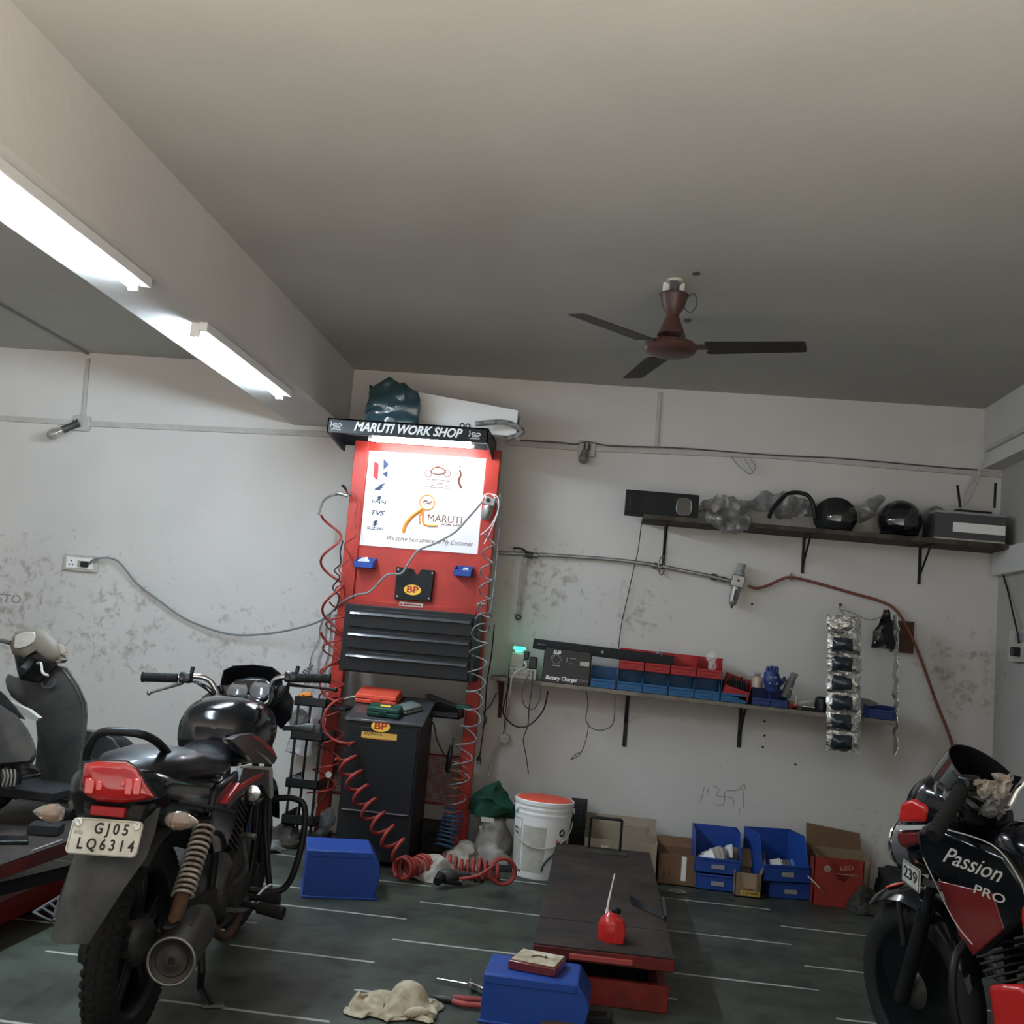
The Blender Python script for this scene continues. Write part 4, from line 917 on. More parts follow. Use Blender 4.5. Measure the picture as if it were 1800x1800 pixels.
# blue gloves / cloth bundle
c = S2(1360, SF2+.06)
g = thing('work_glove', tuple(c+Vector((0,0,.10))), 'blue rubber-coated work glove standing up on the navy bins', 'glove')
b = MB().tube([c+Vector((-.005,0,.101)),c+Vector((-.01,-.01,.14)),c+Vector((-.015,-.01,.18)),c+Vector((-.012,0,.205))],[.045,.052,.045,.030],14,smooth=4); b.build('palm', 'navy_bin', g)
for i in range(4): MB().tube([c+Vector((-.040+.017*i,-.02,.185)),c+Vector((-.042+.018*i,-.025,.215)),c+Vector((-.040+.018*i,-.02,.232-.006*(i==0)))],[.011,.010,.007],8,smooth=3).build('finger', 'navy_bin', g)
MB().tube([c+Vector((.030,-.01,.13)),c+Vector((.052,-.01,.155)),c+Vector((.060,-.01,.18))],[.014,.012,.008],8,smooth=3).build('thumb', 'navy_bin', g)
MB().cbox(c+Vector((-.012,-.055,.165)),(.04,.006,.018)).cbox(c+Vector((-.010,-.055,.135)),(.05,.006,.012)).build('print_patch', 'grey', g)
o = MB().tube([c+Vector((.075,.02,.06)),c+Vector((.09,.02,.13)),c+Vector((.115,.02,.19))],[.028,.026,.02],12,smooth=4); o.lathe([(0,0),(.022,0),(.02,.012),(0,.014)],c+Vector((.117,.02,.192)),(.3,0,1),14); tag(o.build('spray_tube', 'led_grey'), 'grey tube leaning out behind the blue glove', 'tube')
pipe([(1383,1207,6.3),(1392,1212,6.28),(1400,1226,6.27),(1398,1240,6.27)], .004, 'white_cable', 'offwhite', 'short white wire curling right of the blue glove', 'wire', sm=5)
# flat clutter right of the navy bins
def clutter(px, w_, d_, h_, m, label, cat, name, z=0, y=SF2+.05, rot=0, tilt=0):
    c = S2(px, y); c.z += z+ (abs(math.sin(math.radians(tilt)))*w_/2)
    o = MB(mt2(c)).at((0,0,0),(0,tilt,rot)).box((-w_/2,0,0),(w_/2,d_,h_)); o = o.home().build(name, m, bevel=.003); tag(o, label, cat); return o
clutter(1397,.055,.06,.045,'cardboard','small brown carton with red band right of the navy bins','box','small_carton')
clutter(1396,.057,.004,.014,'red_plastic','red band label on the small brown carton','label','label_strip',z=.012,y=SF2+.045)
clutter(1415,.10,.07,.012,'offwhite','open white cardboard flap lying on the shelf','card','card_flap',z=.028,rot=8,tilt=-14)
clutter(1408,.09,.07,.020,'dark_grey','flat dark plate under the white flap','plate','metal_plate')
clutter(1432,.13,.05,.018,'black_metal','flat black tool lying at the shelf middle','tool','flat_tool',rot=4)
clutter(1424,.07,.03,.010,'steel','shiny flat spanner on the black tool','spanner','spanner',z=.0185,rot=-5,y=SF2+.055)
b = MB(mt2(S2(1447,SF2+.09))).lathe([(0,0),(.042,0),(.045,.02),(.042,.075),(.03,.088),(0,.09)], n=20); tag(b.build('black_can', 'black'), 'round black can on the shelf left of the foil strip', 'can')
clutter(1470,.16,.08,.05,'black_matte','black lump of parts behind the foil strip','part','machine_part',y=SF2+.12)
c = S2(1527, SF2+.10); o = MB(mt2(c)).prism([(-.075,.085),(-.05,.105),(.0,.105),(.06,.085),(.055,.072),(-.02,.06),(-.07,.06)], 0, .04).cyl((-.03,.02,0),(-.03,.02,.07),.02,n=12)
tag(o.build('spray_gun_head', 'led_grey'), 'grey pointed head of a tool right of the foil strip', 'tool')
c = S2(1552, SF2+.012); t = thing('parts_bin', tuple(c), 'dark blue bin alone at the right end of the lower shelf', 'bin'); bin_parts(t, .15, .075, .15, mt2(c), 'navy_bin', lip=.6)
# ---------------------------------------------------------------- foil pack strips
def strip(px, py0, py1, wd, n, label, side=False):
    y = SF2-.04; top = P(px,py0,y=y); bot = P(px-2,py1,y=y)
    t = thing('sachet_strip', tuple(top), label, 'sachet strip', 'hanging foil sachet strips')
    for i in range(n):
        a = top.lerp(bot, i/n); c_ = top.lerp(bot, (i+1)/n); h_ = (a-c_).length
        if side: f = lambda u,v: wob(a.lerp(c_, v)+Vector(((u-.5)*.012+.010*math.sin(PI*v), (u-.5)*wd, 0)), 22, .014)
        else: f = lambda u,v: wob(a.lerp(c_, v)+Vector(((u-.5)*wd, -.018*math.sin(PI*v)*math.sin(PI*u)**.5, 0)), 26, .010)
        sc = MB().sheet(f, 12, 12, .003).build('sachet', 'foil', t, sharp=30)
        if not side and i > 0:
            f2 = lambda u,v: wob(a.lerp(c_, .16+.70*v)+Vector(((u-.5)*wd*.62-.01, -.006-.030*math.sin(PI*v)**.7*math.sin(PI*u)**.5, 0)), 26, .010)
            MB().sheet(f2, 10, 8, .004).build('tablet_window', 'foil_dark', sc)
    return t
strip(1484,1082,1321,.185,7,'wide strip of silver foil sachets hanging flat over the lower shelf')
strip(1573,1082,1325,.13,7,'narrow foil strip seen edge-on below the brown hose', side=True)
b = MB().tube([P(1477,1064,y=6.47),P(1477,1072,y=6.40),P(1484,1080,y=6.22)], .003, 6, smooth=4).lathe([(0,0),(.010,0),(.008,.012),(0,.014)], P(1477,1063,y=6.49), (0,-1,0), 10); tag(b.build('nail', 'dark_grey'), 'nail and wire holding the wide foil strip', 'nail')
b = MB().tube([P(1480,1072,y=6.40),P(1500,1078,y=6.38),P(1530,1090,y=6.38),P(1560,1078,y=6.40)], .002, 5, smooth=4); tag(b.build('string', 'dark_grey'), 'thin string stretched between the two foil strips', 'string')
b = MB(); rs = []
tp, bt = P(1562,1072,y=6.36), P(1556,1142,y=6.36)
for i in range(13):
    t_ = i/12; c = tp.lerp(bt, t_); w_ = .014+.056*min(t_*1.4,1)
    rs.append([wob((c.x-.012+w_*math.cos(2*PI*j/18), c.y+.03*min(t_*2,1)*math.sin(2*PI*j/18), c.z), 18, .018) for j in range(18)])
b.rings(rs); tag(b.build('black_pouch', 'black_gloss'), 'black plastic pouch hanging by the top of the edge-on foil strip', 'pouch')
a, c = P(1566,1090,y=WY-.012), P(1605,1149,y=WY-.012)
tag(MB().box((a.x,WY-.016,c.z),(c.x,WY-.003,a.z)).build('brown_card', 'rust'), 'dark brown square board on the wall behind the brown hose', 'board')
# wires under the shelf
pipe([(937,1180,6.2),(935,1210,6.2),(930,1245,6.2),(928,1275,6.25),(920,1300,6.3),(925,1330,6.3),(929,1360,6.3)], .0028, 'charging_cable', 'black', 'thin black charging cable hanging straight below the power strip', 'cable', sm=6)
pipe([(930,1185,6.2),(918,1215,6.2),(922,1240,6.2),(938,1246,6.2),(950,1225,6.2),(948,1200,6.2)], .0035, 'grey_cable', 'dark_grey', 'small loop of dark cable under the power strip', 'cable', sm=6)
pipe([(897,1195,6.2),(888,1230,6.22),(885,1255,6.24),(905,1276,6.25),(930,1275,6.25),(955,1248,6.24),(963,1215,6.21)], .0045, 'black_cable', 'black', 'thick black cable swagged beneath the battery charger', 'cable', sm=6)
pipe([(1031,1215,6.2),(1033,1240,6.22),(1030,1265,6.24),(1040,1280,6.25),(1060,1283,6.25),(1078,1270,6.24),(1081,1225,6.2)], .0028, 'grey_cable', 'dark_grey', 'thin cable loop under the leftmost blue bin', 'cable', sm=6)
pipe([(1035,1272,6.24),(1030,1300,6.26),(1020,1325,6.28),(1004,1335,6.28),(1010,1328,6.27),(1020,1322,6.28)], .0025, 'charging_cable', 'dark_grey', 'thin cable end dangling left of the middle bracket', 'cable', sm=5)
pipe([(895,1170,6.26),(893,1200,6.2),(890,1240,6.25),(885,1290,6.3)], .003, 'thin_wire', 'black', 'thin dark wire dropping at the left end of the lower shelf', 'wire', sm=5)
pipe([(869,1098,6.2),(864,1150,6.24),(856,1200,6.3),(852,1260,6.35),(846,1310,6.35),(843,1330,6.35)], .0038, 'plug_lead', 'black', 'black lead with a plug hanging right of the tool stand', 'cable', sm=6)
b = MB().tube([P(843,1330,y=6.35),P(841,1337,y=6.35)],[.012,.016],10); 
for s in (-.008,.008): b.cyl(P(842,1337,y=6.35)+Vector((s,0,0)),P(842,1342,y=6.35)+Vector((s,0,-.005)),.003,n=6)
tag(b.build('hanging_plug', 'black'), 'black two-pin plug at the end of the hanging lead', 'plug')
pipe([(873,1218,6.4),(862,1240,6.4),(850,1252,6.38),(855,1265,6.38),(848,1280,6.4)], .0045, 'grey_cable', 'dark_grey', 'dark cable bending behind the right post', 'cable', sm=5)
# ---------------------------------------------------------------- black cabinet under the drawers
cy = 5.72
x0_, x1_ = P(597,1400,y=cy).x, P(728,1400,y=cy).x; zf_ = P(670,1270,y=cy).z; cyb = 6.10; zbk = zf_+.11
cab = thing('oil_cabinet', ((x0_+x1_)/2,(cy+cyb)/2,0), 'tall black steel cabinet with yellow oval badge inside the tool stand', 'cabinet')
MB().prism([(cy,.03),(cy,zf_),(cyb,zbk),(cyb,.03)], x0_, x1_, 'x').build('body', 'black_metal', cab, bevel=.004)
MB().prism([(cy-.012,zf_-.004),(cy-.012,zf_+.010),(cyb,zbk+.016),(cyb,zbk)], x0_-.012, x1_+.012, 'x').build('lid', 'graphic_grey', cab, bevel=.003)
zs = P(670,1425,y=cy).z
dr = MB().box((x0_+.012,cy-.008,zs),(x1_-.012,cy,zf_-.03)).build('front_panel', 'black_metal', cab, bevel=.002)
MB().box((x0_+.02,cy-.016,zs-.012),(x1_-.02,cy,zs-.006)).build('seam_strip', 'steel', cab)
for sx in (x0_+.03, x1_-.03):
    for sy in (cy+.04, cyb-.04): MB().cyl((sx-.012,sy,.021),(sx+.012,sy,.021),.021,n=14).build('caster', 'black_rubber', cab)
c = P(669,1277,y=cy-.0095); badge(c, cab, .052, .030)
a, c_ = P(636,1285,y=cy-.0085), P(697,1303,y=cy-.0085)
lb = MB().box((a.x,cy-.0095,c_.z+.003),(c_.x,cy-.0078,a.z)).build('name_label', 'sticker_yellow', cab)
text('label_text', 'BAJARANG', .026, facing(P(656,1290,y=cy-.0100)), 'brown_text', lb, width=.10)
text('label_text', 'STEEL PRODUCTS', .012, facing(P(664,1299,y=cy-.0100)), 'orange', lb, width=.16)
text('label_text', 'GARAGE', .020, facing(P(684,1293,y=cy-.0100)), 'orange', lb, width=.055)
# cases on the cabinet lid (slope follows the lid)
sl = math.degrees(math.atan((zbk-zf_)/(cyb-cy)))
def lid(px, t): y = cy+t*(cyb-cy); return Vector((P(px,1240,y=y).x, y, zf_+.0135+t*(zbk-zf_)+.006))
def case(px, t, w_, d_, h_, rot, m, label, lab=None, name='tool_case'):
    c = lid(px,t); o = thing(name, tuple(c), label, 'case')
    mt = Matrix.Translation(c) @ Matrix.Rotation(math.radians(sl),4,'X') @ Matrix.Rotation(math.radians(rot),4,'Z')
    MB(mt).box((-w_/2,-d_/2,0),(w_/2,d_/2,h_*.48)).build('base_half', m, o, bevel=.006)
    MB(mt).box((-w_/2,-d_/2,h_*.52),(w_/2,d_/2,h_),.004,.004).build('lid_half', m, o, bevel=.006)
    MB(mt).box((-w_/2+.004,-d_/2+.004,h_*.46),(w_/2-.004,d_/2-.004,h_*.54)).build('seam', 'black', o)
    MB(mt).box((-w_*.12,-d_/2-.004,h_*.3),(w_*.12,-d_/2,h_*.75)).build('latch', m, o, bevel=.002)
    if lab: MB(mt).box((-.025,-d_/2+.03,h_),( .030,-d_/2+.055,h_+.001)).build('label_sticker', lab, o)
case(665,.72,.24,.15,.052,-3,'red_case','salmon-red plastic tool case on the black cabinet lid')
case(678,.17,.185,.085,.050,-4,'green_dark','dark green tool case with a yellow sticker at the lid front','yellow')
case(719,.42,.095,.125,.034,-38,'skin_case_grey','grey square case lying askew right of the green case')
b = MB().tube([P(600,1230,y=6.05),P(615,1226,y=6.05),P(632,1223,y=6.05)],[.006,.012,.014],10); tag(b.build('chrome_socket', 'chrome'), 'chrome socket tool lying left of the red case', 'socket tool')
# shelf arms of the stand: black trays left and right of the cabinet
a = P(590,1240,y=6.1); b = MB().box((P(590,1240,y=6.1).x,5.98,a.z-.02),(P(618,1240,y=6.1).x,6.2,a.z+.0)); tag(b.build('side_tray', 'black_metal', bevel=.003), 'small black tray left of the black cabinet', 'tray')
y_ = 6.10
xa_, xb_ = P(750,1240,y=y_).x, P(812,1250,y=y_).x; zt_ = P(790,1250,y=y_).z
t = thing('side_tray', ((xa_+xb_)/2,y_,zt_-.03), 'black open tray with tools between the black cabinet and right post', 'tray')
MB().box((xa_,y_-.10,zt_-.035),(xb_,y_+.10,zt_-.028)).box((xa_,y_-.10,zt_-.035),(xb_,y_-.095,zt_+.0)).box((xa_,y_+.095,zt_-.035),(xb_,y_+.10,zt_+.04)).box((xa_,y_-.10,zt_-.035),(xa_+.005,y_+.10,zt_+.03)).box((xb_-.005,y_-.10,zt_-.035),(xb_,y_+.10,zt_+.03)).build('tray_body', 'black_metal', t)
c = P(770,1225,y=y_)
b = MB().bar(P(752,1222,y=y_),P(812,1245,y=y_-.03),.035,.022).bar(P(752,1220,y=y_),P(754,1248,y=y_),.02,.03); tag(b.build('folded_tool', 'black_metal', bevel=.003), 'black folded tool slanting above the right side tray', 'tool')
b = MB().cbox(P(815,1243,y=y_-.05),(.08,.05,.03)); tag(b.build('green_case', 'green_dark', bevel=.006), 'small green-glazed case in the right side tray by the post', 'case')
# soldering iron or test lamp hanging
b = MB().tube([P(798,1297,y=6.06),P(794,1312,y=6.06)], [.0025,.003], 8).tube([P(794,1310,y=6.06),P(791,1325,y=6.06),P(787,1352,y=6.06),P(788,1358,y=6.06)], [.010,.016,.017,.012], 12)
tag(b.build('hand_tool', 'black'), 'black pointed hand tool hanging right of the black cabinet', 'tool')
pipe([(750,1258,6.05),(763,1275,6.06),(768,1300,6.06),(780,1325,6.06),(790,1340,6.05)], .0045, 'black_cable', 'black', 'black cable curving from the side tray to the hanging tool', 'cable', sm=6)
# welded red mesh guard behind
gy = 6.30
g = thing('mesh_guard', (P(690,1400,y=gy).x,gy,.3), 'dark red wire mesh guard behind the black cabinet', 'guard')
xa_, xb_ = P(566,1400,y=gy).x, P(818,1400,y=gy).x; za_, zb_ = P(780,1412,y=gy).z, P(780,1330,y=gy).z
MB().box((xa_,gy-.008,za_-.012),(xb_,gy+.008,za_)).box((xa_,gy-.008,zb_),(xb_,gy+.008,zb_+.012)).build('frame', 'mesh_red', g)
b = MB(); n = 62
for i in range(n): x = xa_+(xb_-xa_)*(i+.5)/n; b.box((x-.0015,gy-.002,za_),(x+.0015,gy+.001,zb_))
for i in range(22): z = za_+(zb_-za_)*(i+.5)/22; b.box((xa_,gy-.003,z-.0013),(xb_,gy-.0005,z+.0013))
b.build('wire_mesh', 'mesh_red', g, flat=True)
a, c_ = P(742,1440,y=6.28), P(786,1500,y=6.28)
tag(MB().box((a.x,6.25,.002),(c_.x,6.33,a.z)).build('scrap_sheet', 'grime', bevel=.003), 'grimy dark panel below the mesh, right of the black cabinet', 'panel')  # a dark panel standing below the mesh
# ---------------------------------------------------------------- rags, sacks, bucket
def heap(name, m, px, py, w_, d_, h_, label, cat, seed=1, y=None, z0=0, amp=.05, n=26, k=14, sharp=50):
    c = P(px, py, y=y) if y else P(px, py, z=z0); b = MB(); rs = []
    for i in range(k+1):
        t = i/k; r = math.cos(t*PI/2)**.55 if t < 1 else 0.02
        ring = []
        for j in range(n):
            a = 2*PI*j/n; p = Vector((c.x+w_/2*r*math.cos(a), c.y+d_/2*r*math.sin(a), z0+.002+h_*t))
            q_ = p+noise.noise_vector(p*9+Vector((seed*3.1,0,0)))*amp+noise.noise_vector(p*28+Vector((seed,5,0)))*amp*.4
            q_.z = max(q_.z, z0+.002+.0005*i); ring.append(q_)
        rs.append(ring)
    b.rings(rs); o = b.build(name, m, sharp=sharp); tag(o, label, cat); return o
heap('rag_pile', 'cloth_white', 762, 1512, .30, .20, .10, 'crumpled pale rags under the red hose coil', 'rags', 2, amp=.05, y=5.62)
heap('rag_pile', 'cloth_white', 812, 1503, .26, .22, .12, 'crumpled pale rag around the foot of the right post', 'rags', 5, y=5.95, amp=.05)
heap('white_sack', 'sack', 864, 1500, .25, .26, .31, 'bulging white woven sack on the floor beside the bucket', 'sack', 3, y=6.12, amp=.05)
b = MB(); p0 = P(865,1408,y=6.08)
heap('green_cloth', 'green_cloth', 866, 1430, .245, .20, .19, 'dark green cloth bag heaped on the white sack', 'cloth bag', 14, y=6.06, z0=.27, amp=.06)
tag(MB().box(P(857,1441,y=5.93)+Vector((-.035,0,-.012)), P(857,1441,y=5.93)+Vector((.035,.004,.012))).build('care_tag', 'offwhite'), 'small pale label on the dark green cloth bag', 'label')
tag(MB().box((P(836,1500,y=6.1).x,5.95,.001),(P(905,1500,y=6.1).x,6.05,.02)).build('black_base_board', 'black_matte', bevel=.003), 'dark low board in front of the white sack', 'board')
# bucket
by = 5.98; c = P(945,1515,z=0); c = Vector((P(947,1512,y=by).x, by, 0))
rt_ = (P(1008,1400,y=by).x-P(905,1400,y=by).x)/2; hb = P(955,1404,y=by).z; rb_ = rt_*.86
k = thing('plastic_bucket', tuple(c), 'white plastic bucket with a red-brown lid and wire handle by the wall', 'bucket')
mt = Matrix.Translation(c) @ Matrix.Rotation(math.radians(1),4,'Y')
MB(mt).lathe([(0,0),(rb_,0),(rb_+.003,.01),(rt_*.965,hb-.075),(rt_*.985,hb-.075),(rt_*.985,hb-.065),(rt_*.97,hb-.062),(rt_*.975,hb-.045),(rt_,hb-.045),(rt_,hb-.035),(rt_*.98,hb-.032),(rt_*.985,hb-.016),(0,hb-.016)], n=48).build('tub', 'white', k)
MB(mt).lathe([(rt_*.9,hb-.02),(rt_*1.02,hb-.02),(rt_*1.025,hb-.002),(rt_*1.0,hb+.003),(rt_*.93,hb-.001),(0,hb-.001),(0,hb-.02)], n=48).build('lid_rim', 'white', k)
MB(mt).lathe([(0,hb+.0),(rt_*.92,hb+.0),(rt_*.95,hb+.002),(rt_*.90,hb+.006),(0,hb+.006)], n=48).build('lid', 'red_case', k)
b = MB(mt); pts = [Vector((rt_*1.0*math.sin(a)*1.02, -rt_*math.cos(a)*1.02, hb-.07-.17*math.cos(a*.86)**1.0)) for a in [math.radians(d) for d in range(-62,98,8)]]
b.tube(pts, .0035, 7); b.build('handle', 'offwhite', k)
for a in (-62,97): MB(mt).lathe([(0,0),(.018,0),(.016,.008),(0,.010)], (rt_*math.sin(math.radians(a)),-rt_*math.cos(math.radians(a)),hb-.05), (math.sin(math.radians(a)),-math.cos(math.radians(a)),0), 14).build('handle_lug', 'white', k)
def wrap(a0, a1, z0_, z1_, m, name, n=14):                      # label wrapped round the tub
    b = MB(mt); rr = lambda z: rb_+(rt_*.965-rb_)*(z/(hb-.075))+.0012
    vs = []; fs = []
    for i in range(n+1):
        a = math.radians(a0+(a1-a0)*i/n)
        for z in (z0_, z1_):
            for e in (0,.0012): vs.append((math.sin(a)*(rr(z)+e), -math.cos(a)*(rr(z)+e), z))
    for i in range(n): o_=i*4; fs += [[o_+1,o_+5,o_+7,o_+3],[o_,o_+1,o_+5,o_+4],[o_+2,o_+3,o_+7,o_+6]]
    fs += [[0,1,3,2],[n*4,n*4+1,n*4+3,n*4+2]]
    b.add(vs, fs); return b.build(name, m, k)
wrap(-80,-42,.03,hb-.10,'offwhite','print_label'); wrap(-78,-45,hb-.15,hb-.105,'poster_white','print_label')
wrap(-80,-40,.025,.04,'black','print_stripe'); wrap(-35,5,.03,hb-.16,'led_grey','print_panel') if False else wrap(-38,12,.035,hb-.13,'clear_lens','print_panel') if False else wrap(-38,12,.035,hb-.13,'offwhite','print_panel')
def onb(a, z, r=.003): a = math.radians(a); rr = rb_+(rt_*.965-rb_)*(z/(hb-.075))+r; return mt @ facing((math.sin(a)*rr,-math.cos(a)*rr,z),(math.cos(a),math.sin(a),0))
text('bucket_text', 'Castrol', .026, onb(48,hb*.50), 'red_plastic', k, bold=.001)
MB(onb(48,hb*.62)).torus((0,0,0), .016, .004, (0,0,1), 24, 8).build('logo_ring', 'black', k)
for i,(s_,z_) in enumerate([('HIGH',.62),('POWER',.56)]): text('bucket_text', s_, .014, onb(-60,hb*z_,.0042), 'dark_grey', k)
b = MB(mt); pts = [Vector(((rb_+.012*i/14+.004)*math.sin(math.radians(10+50*(i/14)**2)), -(rb_+.012*i/14+.005)*math.cos(math.radians(10+50*(i/14)**2)), .05+.14*i/14)) for i in range(15)]
b.tube(pts, .006, 6).build('print_swoosh', 'dark_grey', k)
c = P(1013,1470,y=6.28); o = thing('dark_speaker_box', (c.x,6.3,0), 'dark box standing against the wall behind the bucket', 'box')
x0_,x1_ = P(1000,1450,y=6.25).x, P(1023,1450,y=6.25).x; zt_ = P(1012,1410,y=6.25).z
MB().box((x0_,6.25,0.001),(x1_+.02,6.42,zt_)).build('case', 'black_matte', o, bevel=.004)
MB().box((x0_+.02,6.243,zt_*.62),(x1_,6.25,zt_*.9)).build('upper_panel', 'black', o, bevel=.002)
MB().box((x0_+.02,6.243,zt_*.15),(x1_,6.25,zt_*.55)).build('lower_panel', 'black', o, bevel=.002)
# ---------------------------------------------------------------- cartons and bins along the wall
def open_carton(px0, px1, pyt, yf, dp_, m, label, flap_h=0, lab=None, name='carton', ztop=None, rot=0):
    x0_, x1_ = P(px0,(pyt+1540)/2,y=yf).x, P(px1,(pyt+1540)/2,y=yf).x; zt_ = P((px0+px1)/2,pyt,y=yf).z
    t = thing(name, ((x0_+x1_)/2,yf+dp_/2,0), label, 'carton'); th = .004
    b = MB().box((x0_,yf,.001),(x1_,yf+dp_,.006)).box((x0_,yf,.001),(x1_,yf+th,zt_)).box((x0_,yf+dp_-th,.001),(x1_,yf+dp_,zt_)).box((x0_,yf,.001),(x0_+th,yf+dp_,zt_)).box((x1_-th,yf,.001),(x1_,yf+dp_,zt_))
    b.build('box_body', m, t)
    if flap_h:
        b = MB().add([(x0_,yf+dp_-th,zt_),(x1_,yf+dp_-th,zt_),(x1_,yf+dp_+.03,zt_+flap_h),(x0_,yf+dp_+.03,zt_+flap_h),(x0_,yf+dp_,zt_),(x1_,yf+dp_,zt_),(x1_,yf+dp_+.034,zt_+flap_h),(x0_,yf+dp_+.034,zt_+flap_h)],[[0,1,2,3],[7,6,5,4],[0,4,5,1],[1,5,6,2],[2,6,7,3],[3,7,4,0]]); b.build('back_flap', m, t)
    return t, x0_, x1_, zt_
t, xa_, xb_, zt_ = open_carton(1024,1155,1478,6.05,.30,'cardboard_pale','long pale open carton against the wall behind the lift table',.085)
MB().box((xa_+.02,6.345,zt_-.01),(xb_-.05,6.349,zt_+.04)).build('inner_flap', 'cardboard_pale', t)
t, xa_, xb_, zt_ = open_carton(1156,1228,1502,6.08,.24,'cardboard_brown','brown open carton with a white label strip beside the right rail of the lift table',.05)
a = P(1203,1506,y=6.078); MB().box((a.x-.012,6.0775,a.z-.13),(a.x+.014,6.080,a.z+.0)).build('label_strip', 'white', t)
for s_ in (-.06,-.09): MB().box((a.x+s_-.02,6.0785,a.z-.12),(a.x+s_-.012,6.080,a.z-.08)).build('print_mark', 'rust', t)
# big blue bins by the wall
def big_bin(px, yf, z0_, w_, h_, dp_, label, rot=0, group=None, tiltx=0, lip=.42, m='blue_bin'):
    c = Vector((P(px,1520,y=yf).x, yf, z0_)); t = thing('parts_bin', tuple(c), label, 'bin', group)
    mt = Matrix.Translation(c) @ Matrix.Rotation(math.radians(rot),4,'Z') @ Matrix.Rotation(math.radians(tiltx),4,'X')
    bin_parts(t, w_, h_, dp_, mt, m, lip=lip, th=.005)
    MB(mt).box((-.035,-.0075,h_*lip*.35),(.035,-.0055,h_*lip*.65)).build('label_holder', 'grey', t)
    return t, mt, c
big_bin(1263,6.06,.002,.235,.09,.30,'lower empty blue bin under the bin of white packets',group='blue bins standing by the wall', lip=.85)
t, mt, c = big_bin(1262,6.05,.094,.25,.21,.31,'blue bin full of white packets between the brown cartons',group='blue bins standing by the wall', lip=.35)
for i in range(5):
    o = MB(mt).at((-.06+.03*i,.06+.03*(i%3),.06+.012*i),(40+12*i,10*i-25,25*i)).box((-.05,-.035,0),(.05,.035,.012)); tag(o.home().build('paper_packet', 'offwhite' if i%2 else 'white', bevel=.002), 'white paper packet in the blue bin between brown cartons', 'packet', 'white packets in the blue bin')
t, xa_, xb_, zt_ = open_carton(1293,1340,1535,5.98,.20,'cardboard','small open carton with torn flaps between two blue bins',0)
a = P(1312,1530,y=5.976); MB().add([(xa_+.03,5.97,zt_),(xb_-.03,5.97,zt_),(xb_-.04,5.93,zt_-.07),(xa_+.04,5.93,zt_-.07),(xa_+.03,5.974,zt_),(xb_-.03,5.974,zt_),(xb_-.04,5.934,zt_-.07),(xa_+.04,5.934,zt_-.07)],[[0,1,2,3],[7,6,5,4],[0,4,5,1],[1,5,6,2],[2,6,7,3],[3,7,4,0]]).build('torn_flap', 'cardboard', t)
MB().add([(xb_,5.98,zt_),(xb_,6.16,zt_),(xb_+.03,6.15,zt_+.09),(xb_+.02,6.02,zt_+.06),(xb_-.004,5.98,zt_),(xb_-.004,6.16,zt_),(xb_+.026,6.15,zt_+.09),(xb_+.016,6.02,zt_+.06)],[[0,1,2,3],[7,6,5,4],[0,4,5,1],[1,5,6,2],[2,6,7,3],[3,7,4,0]]).build('side_flap', 'cardboard', t)
MB().add([(xa_,6.16,zt_),(xb_,6.16,zt_),(xb_,6.20,zt_+.09),(xa_,6.20,zt_+.09),(xa_,6.165,zt_),(xb_,6.165,zt_),(xb_,6.205,zt_+.09),(xa_,6.205,zt_+.09)],[[0,1,2,3],[7,6,5,4],[0,4,5,1],[1,5,6,2],[2,6,7,3],[3,7,4,0]]).build('back_flap', 'cardboard', t)
MB().box((xb_-.045,5.975,.03),(xb_-.025,5.98,zt_-.02)).build('tape_strip', 'offwhite', t)
st_ = MB().box((xb_-.11,5.974,.012),(xb_-.01,5.98,.036)).build('label', 'sticker_yellow', t); text('label_text', 'KSP-008', .018, facing((xb_-.06,5.973,.024)), 'black', st_, width=.08)
big_bin(1392,6.06,.002,.24,.09,.30,'lower empty blue bin under the tilted wide blue bin',group='blue bins standing by the wall', rot=10, lip=.85)
t, mt, c = big_bin(1385,6.03,.094,.27,.23,.32,'wide blue bin turned aslant right of the small torn carton',group='blue bins standing by the wall', rot=14, lip=.35)
for i in range(3):
    o = MB(mt).at((-.03+.05*i,.08,.05),(60,15*i-10,30*i)).box((-.03,-.05,0),(.03,.05,.02)); tag(o.home().build('small_packet', ['white','clear_lens','light_blue_cap'][i], bevel=.002), ['white packet in the aslant blue bin','pinkish packet in the aslant blue bin','blue-grey packet in the aslant blue bin'][i], 'packet')
tag(MB().tube([P(1420,1540,y=5.98),P(1440,1560,y=5.9),P(1456,1583,z=.006)], .003, 6, smooth=3).build('white_strap', 'offwhite'), 'thin white strap leaning on the floor before the red carton', 'strap')
# tall folded carton with red carton before it
a, c_ = P(1420,1445,y=6.38), P(1512,1452,y=6.38)
t = thing('carton', ((a.x+c_.x)/2,6.3,0), 'tall brown carton standing open against the wall behind the red carton', 'carton')
zt_ = a.z-.01
MB().add([(a.x,6.30,.001),(c_.x+.03,6.30,.001),(c_.x+.01,6.42,zt_-.03),(a.x,6.42,zt_),(a.x,6.31,.001),(c_.x+.03,6.31,.001),(c_.x+.01,6.43,zt_-.03),(a.x,6.43,zt_)],[[0,1,2,3],[7,6,5,4],[0,4,5,1],[1,5,6,2],[2,6,7,3],[3,7,4,0]]).build('back_panel', 'cardboard_brown', t)
zm_ = P(1465,1490,y=6.3).z
MB().box((a.x+.01,6.12,.001),(a.x+.014,6.32,zm_-.02)).box((c_.x-.0,6.12,.001),(c_.x+.004,6.32,zm_-.03)).box((a.x+.01,6.29,.001),(c_.x,6.295,zm_)).build('inner_box', 'cardboard', t)
x0_, x1_ = P(1430,1540,y=6.0).x, P(1518,1540,y=6.0).x; z1_ = P(1440,1505,y=6.0).z; z2_ = P(1515,1512,y=6.0).z
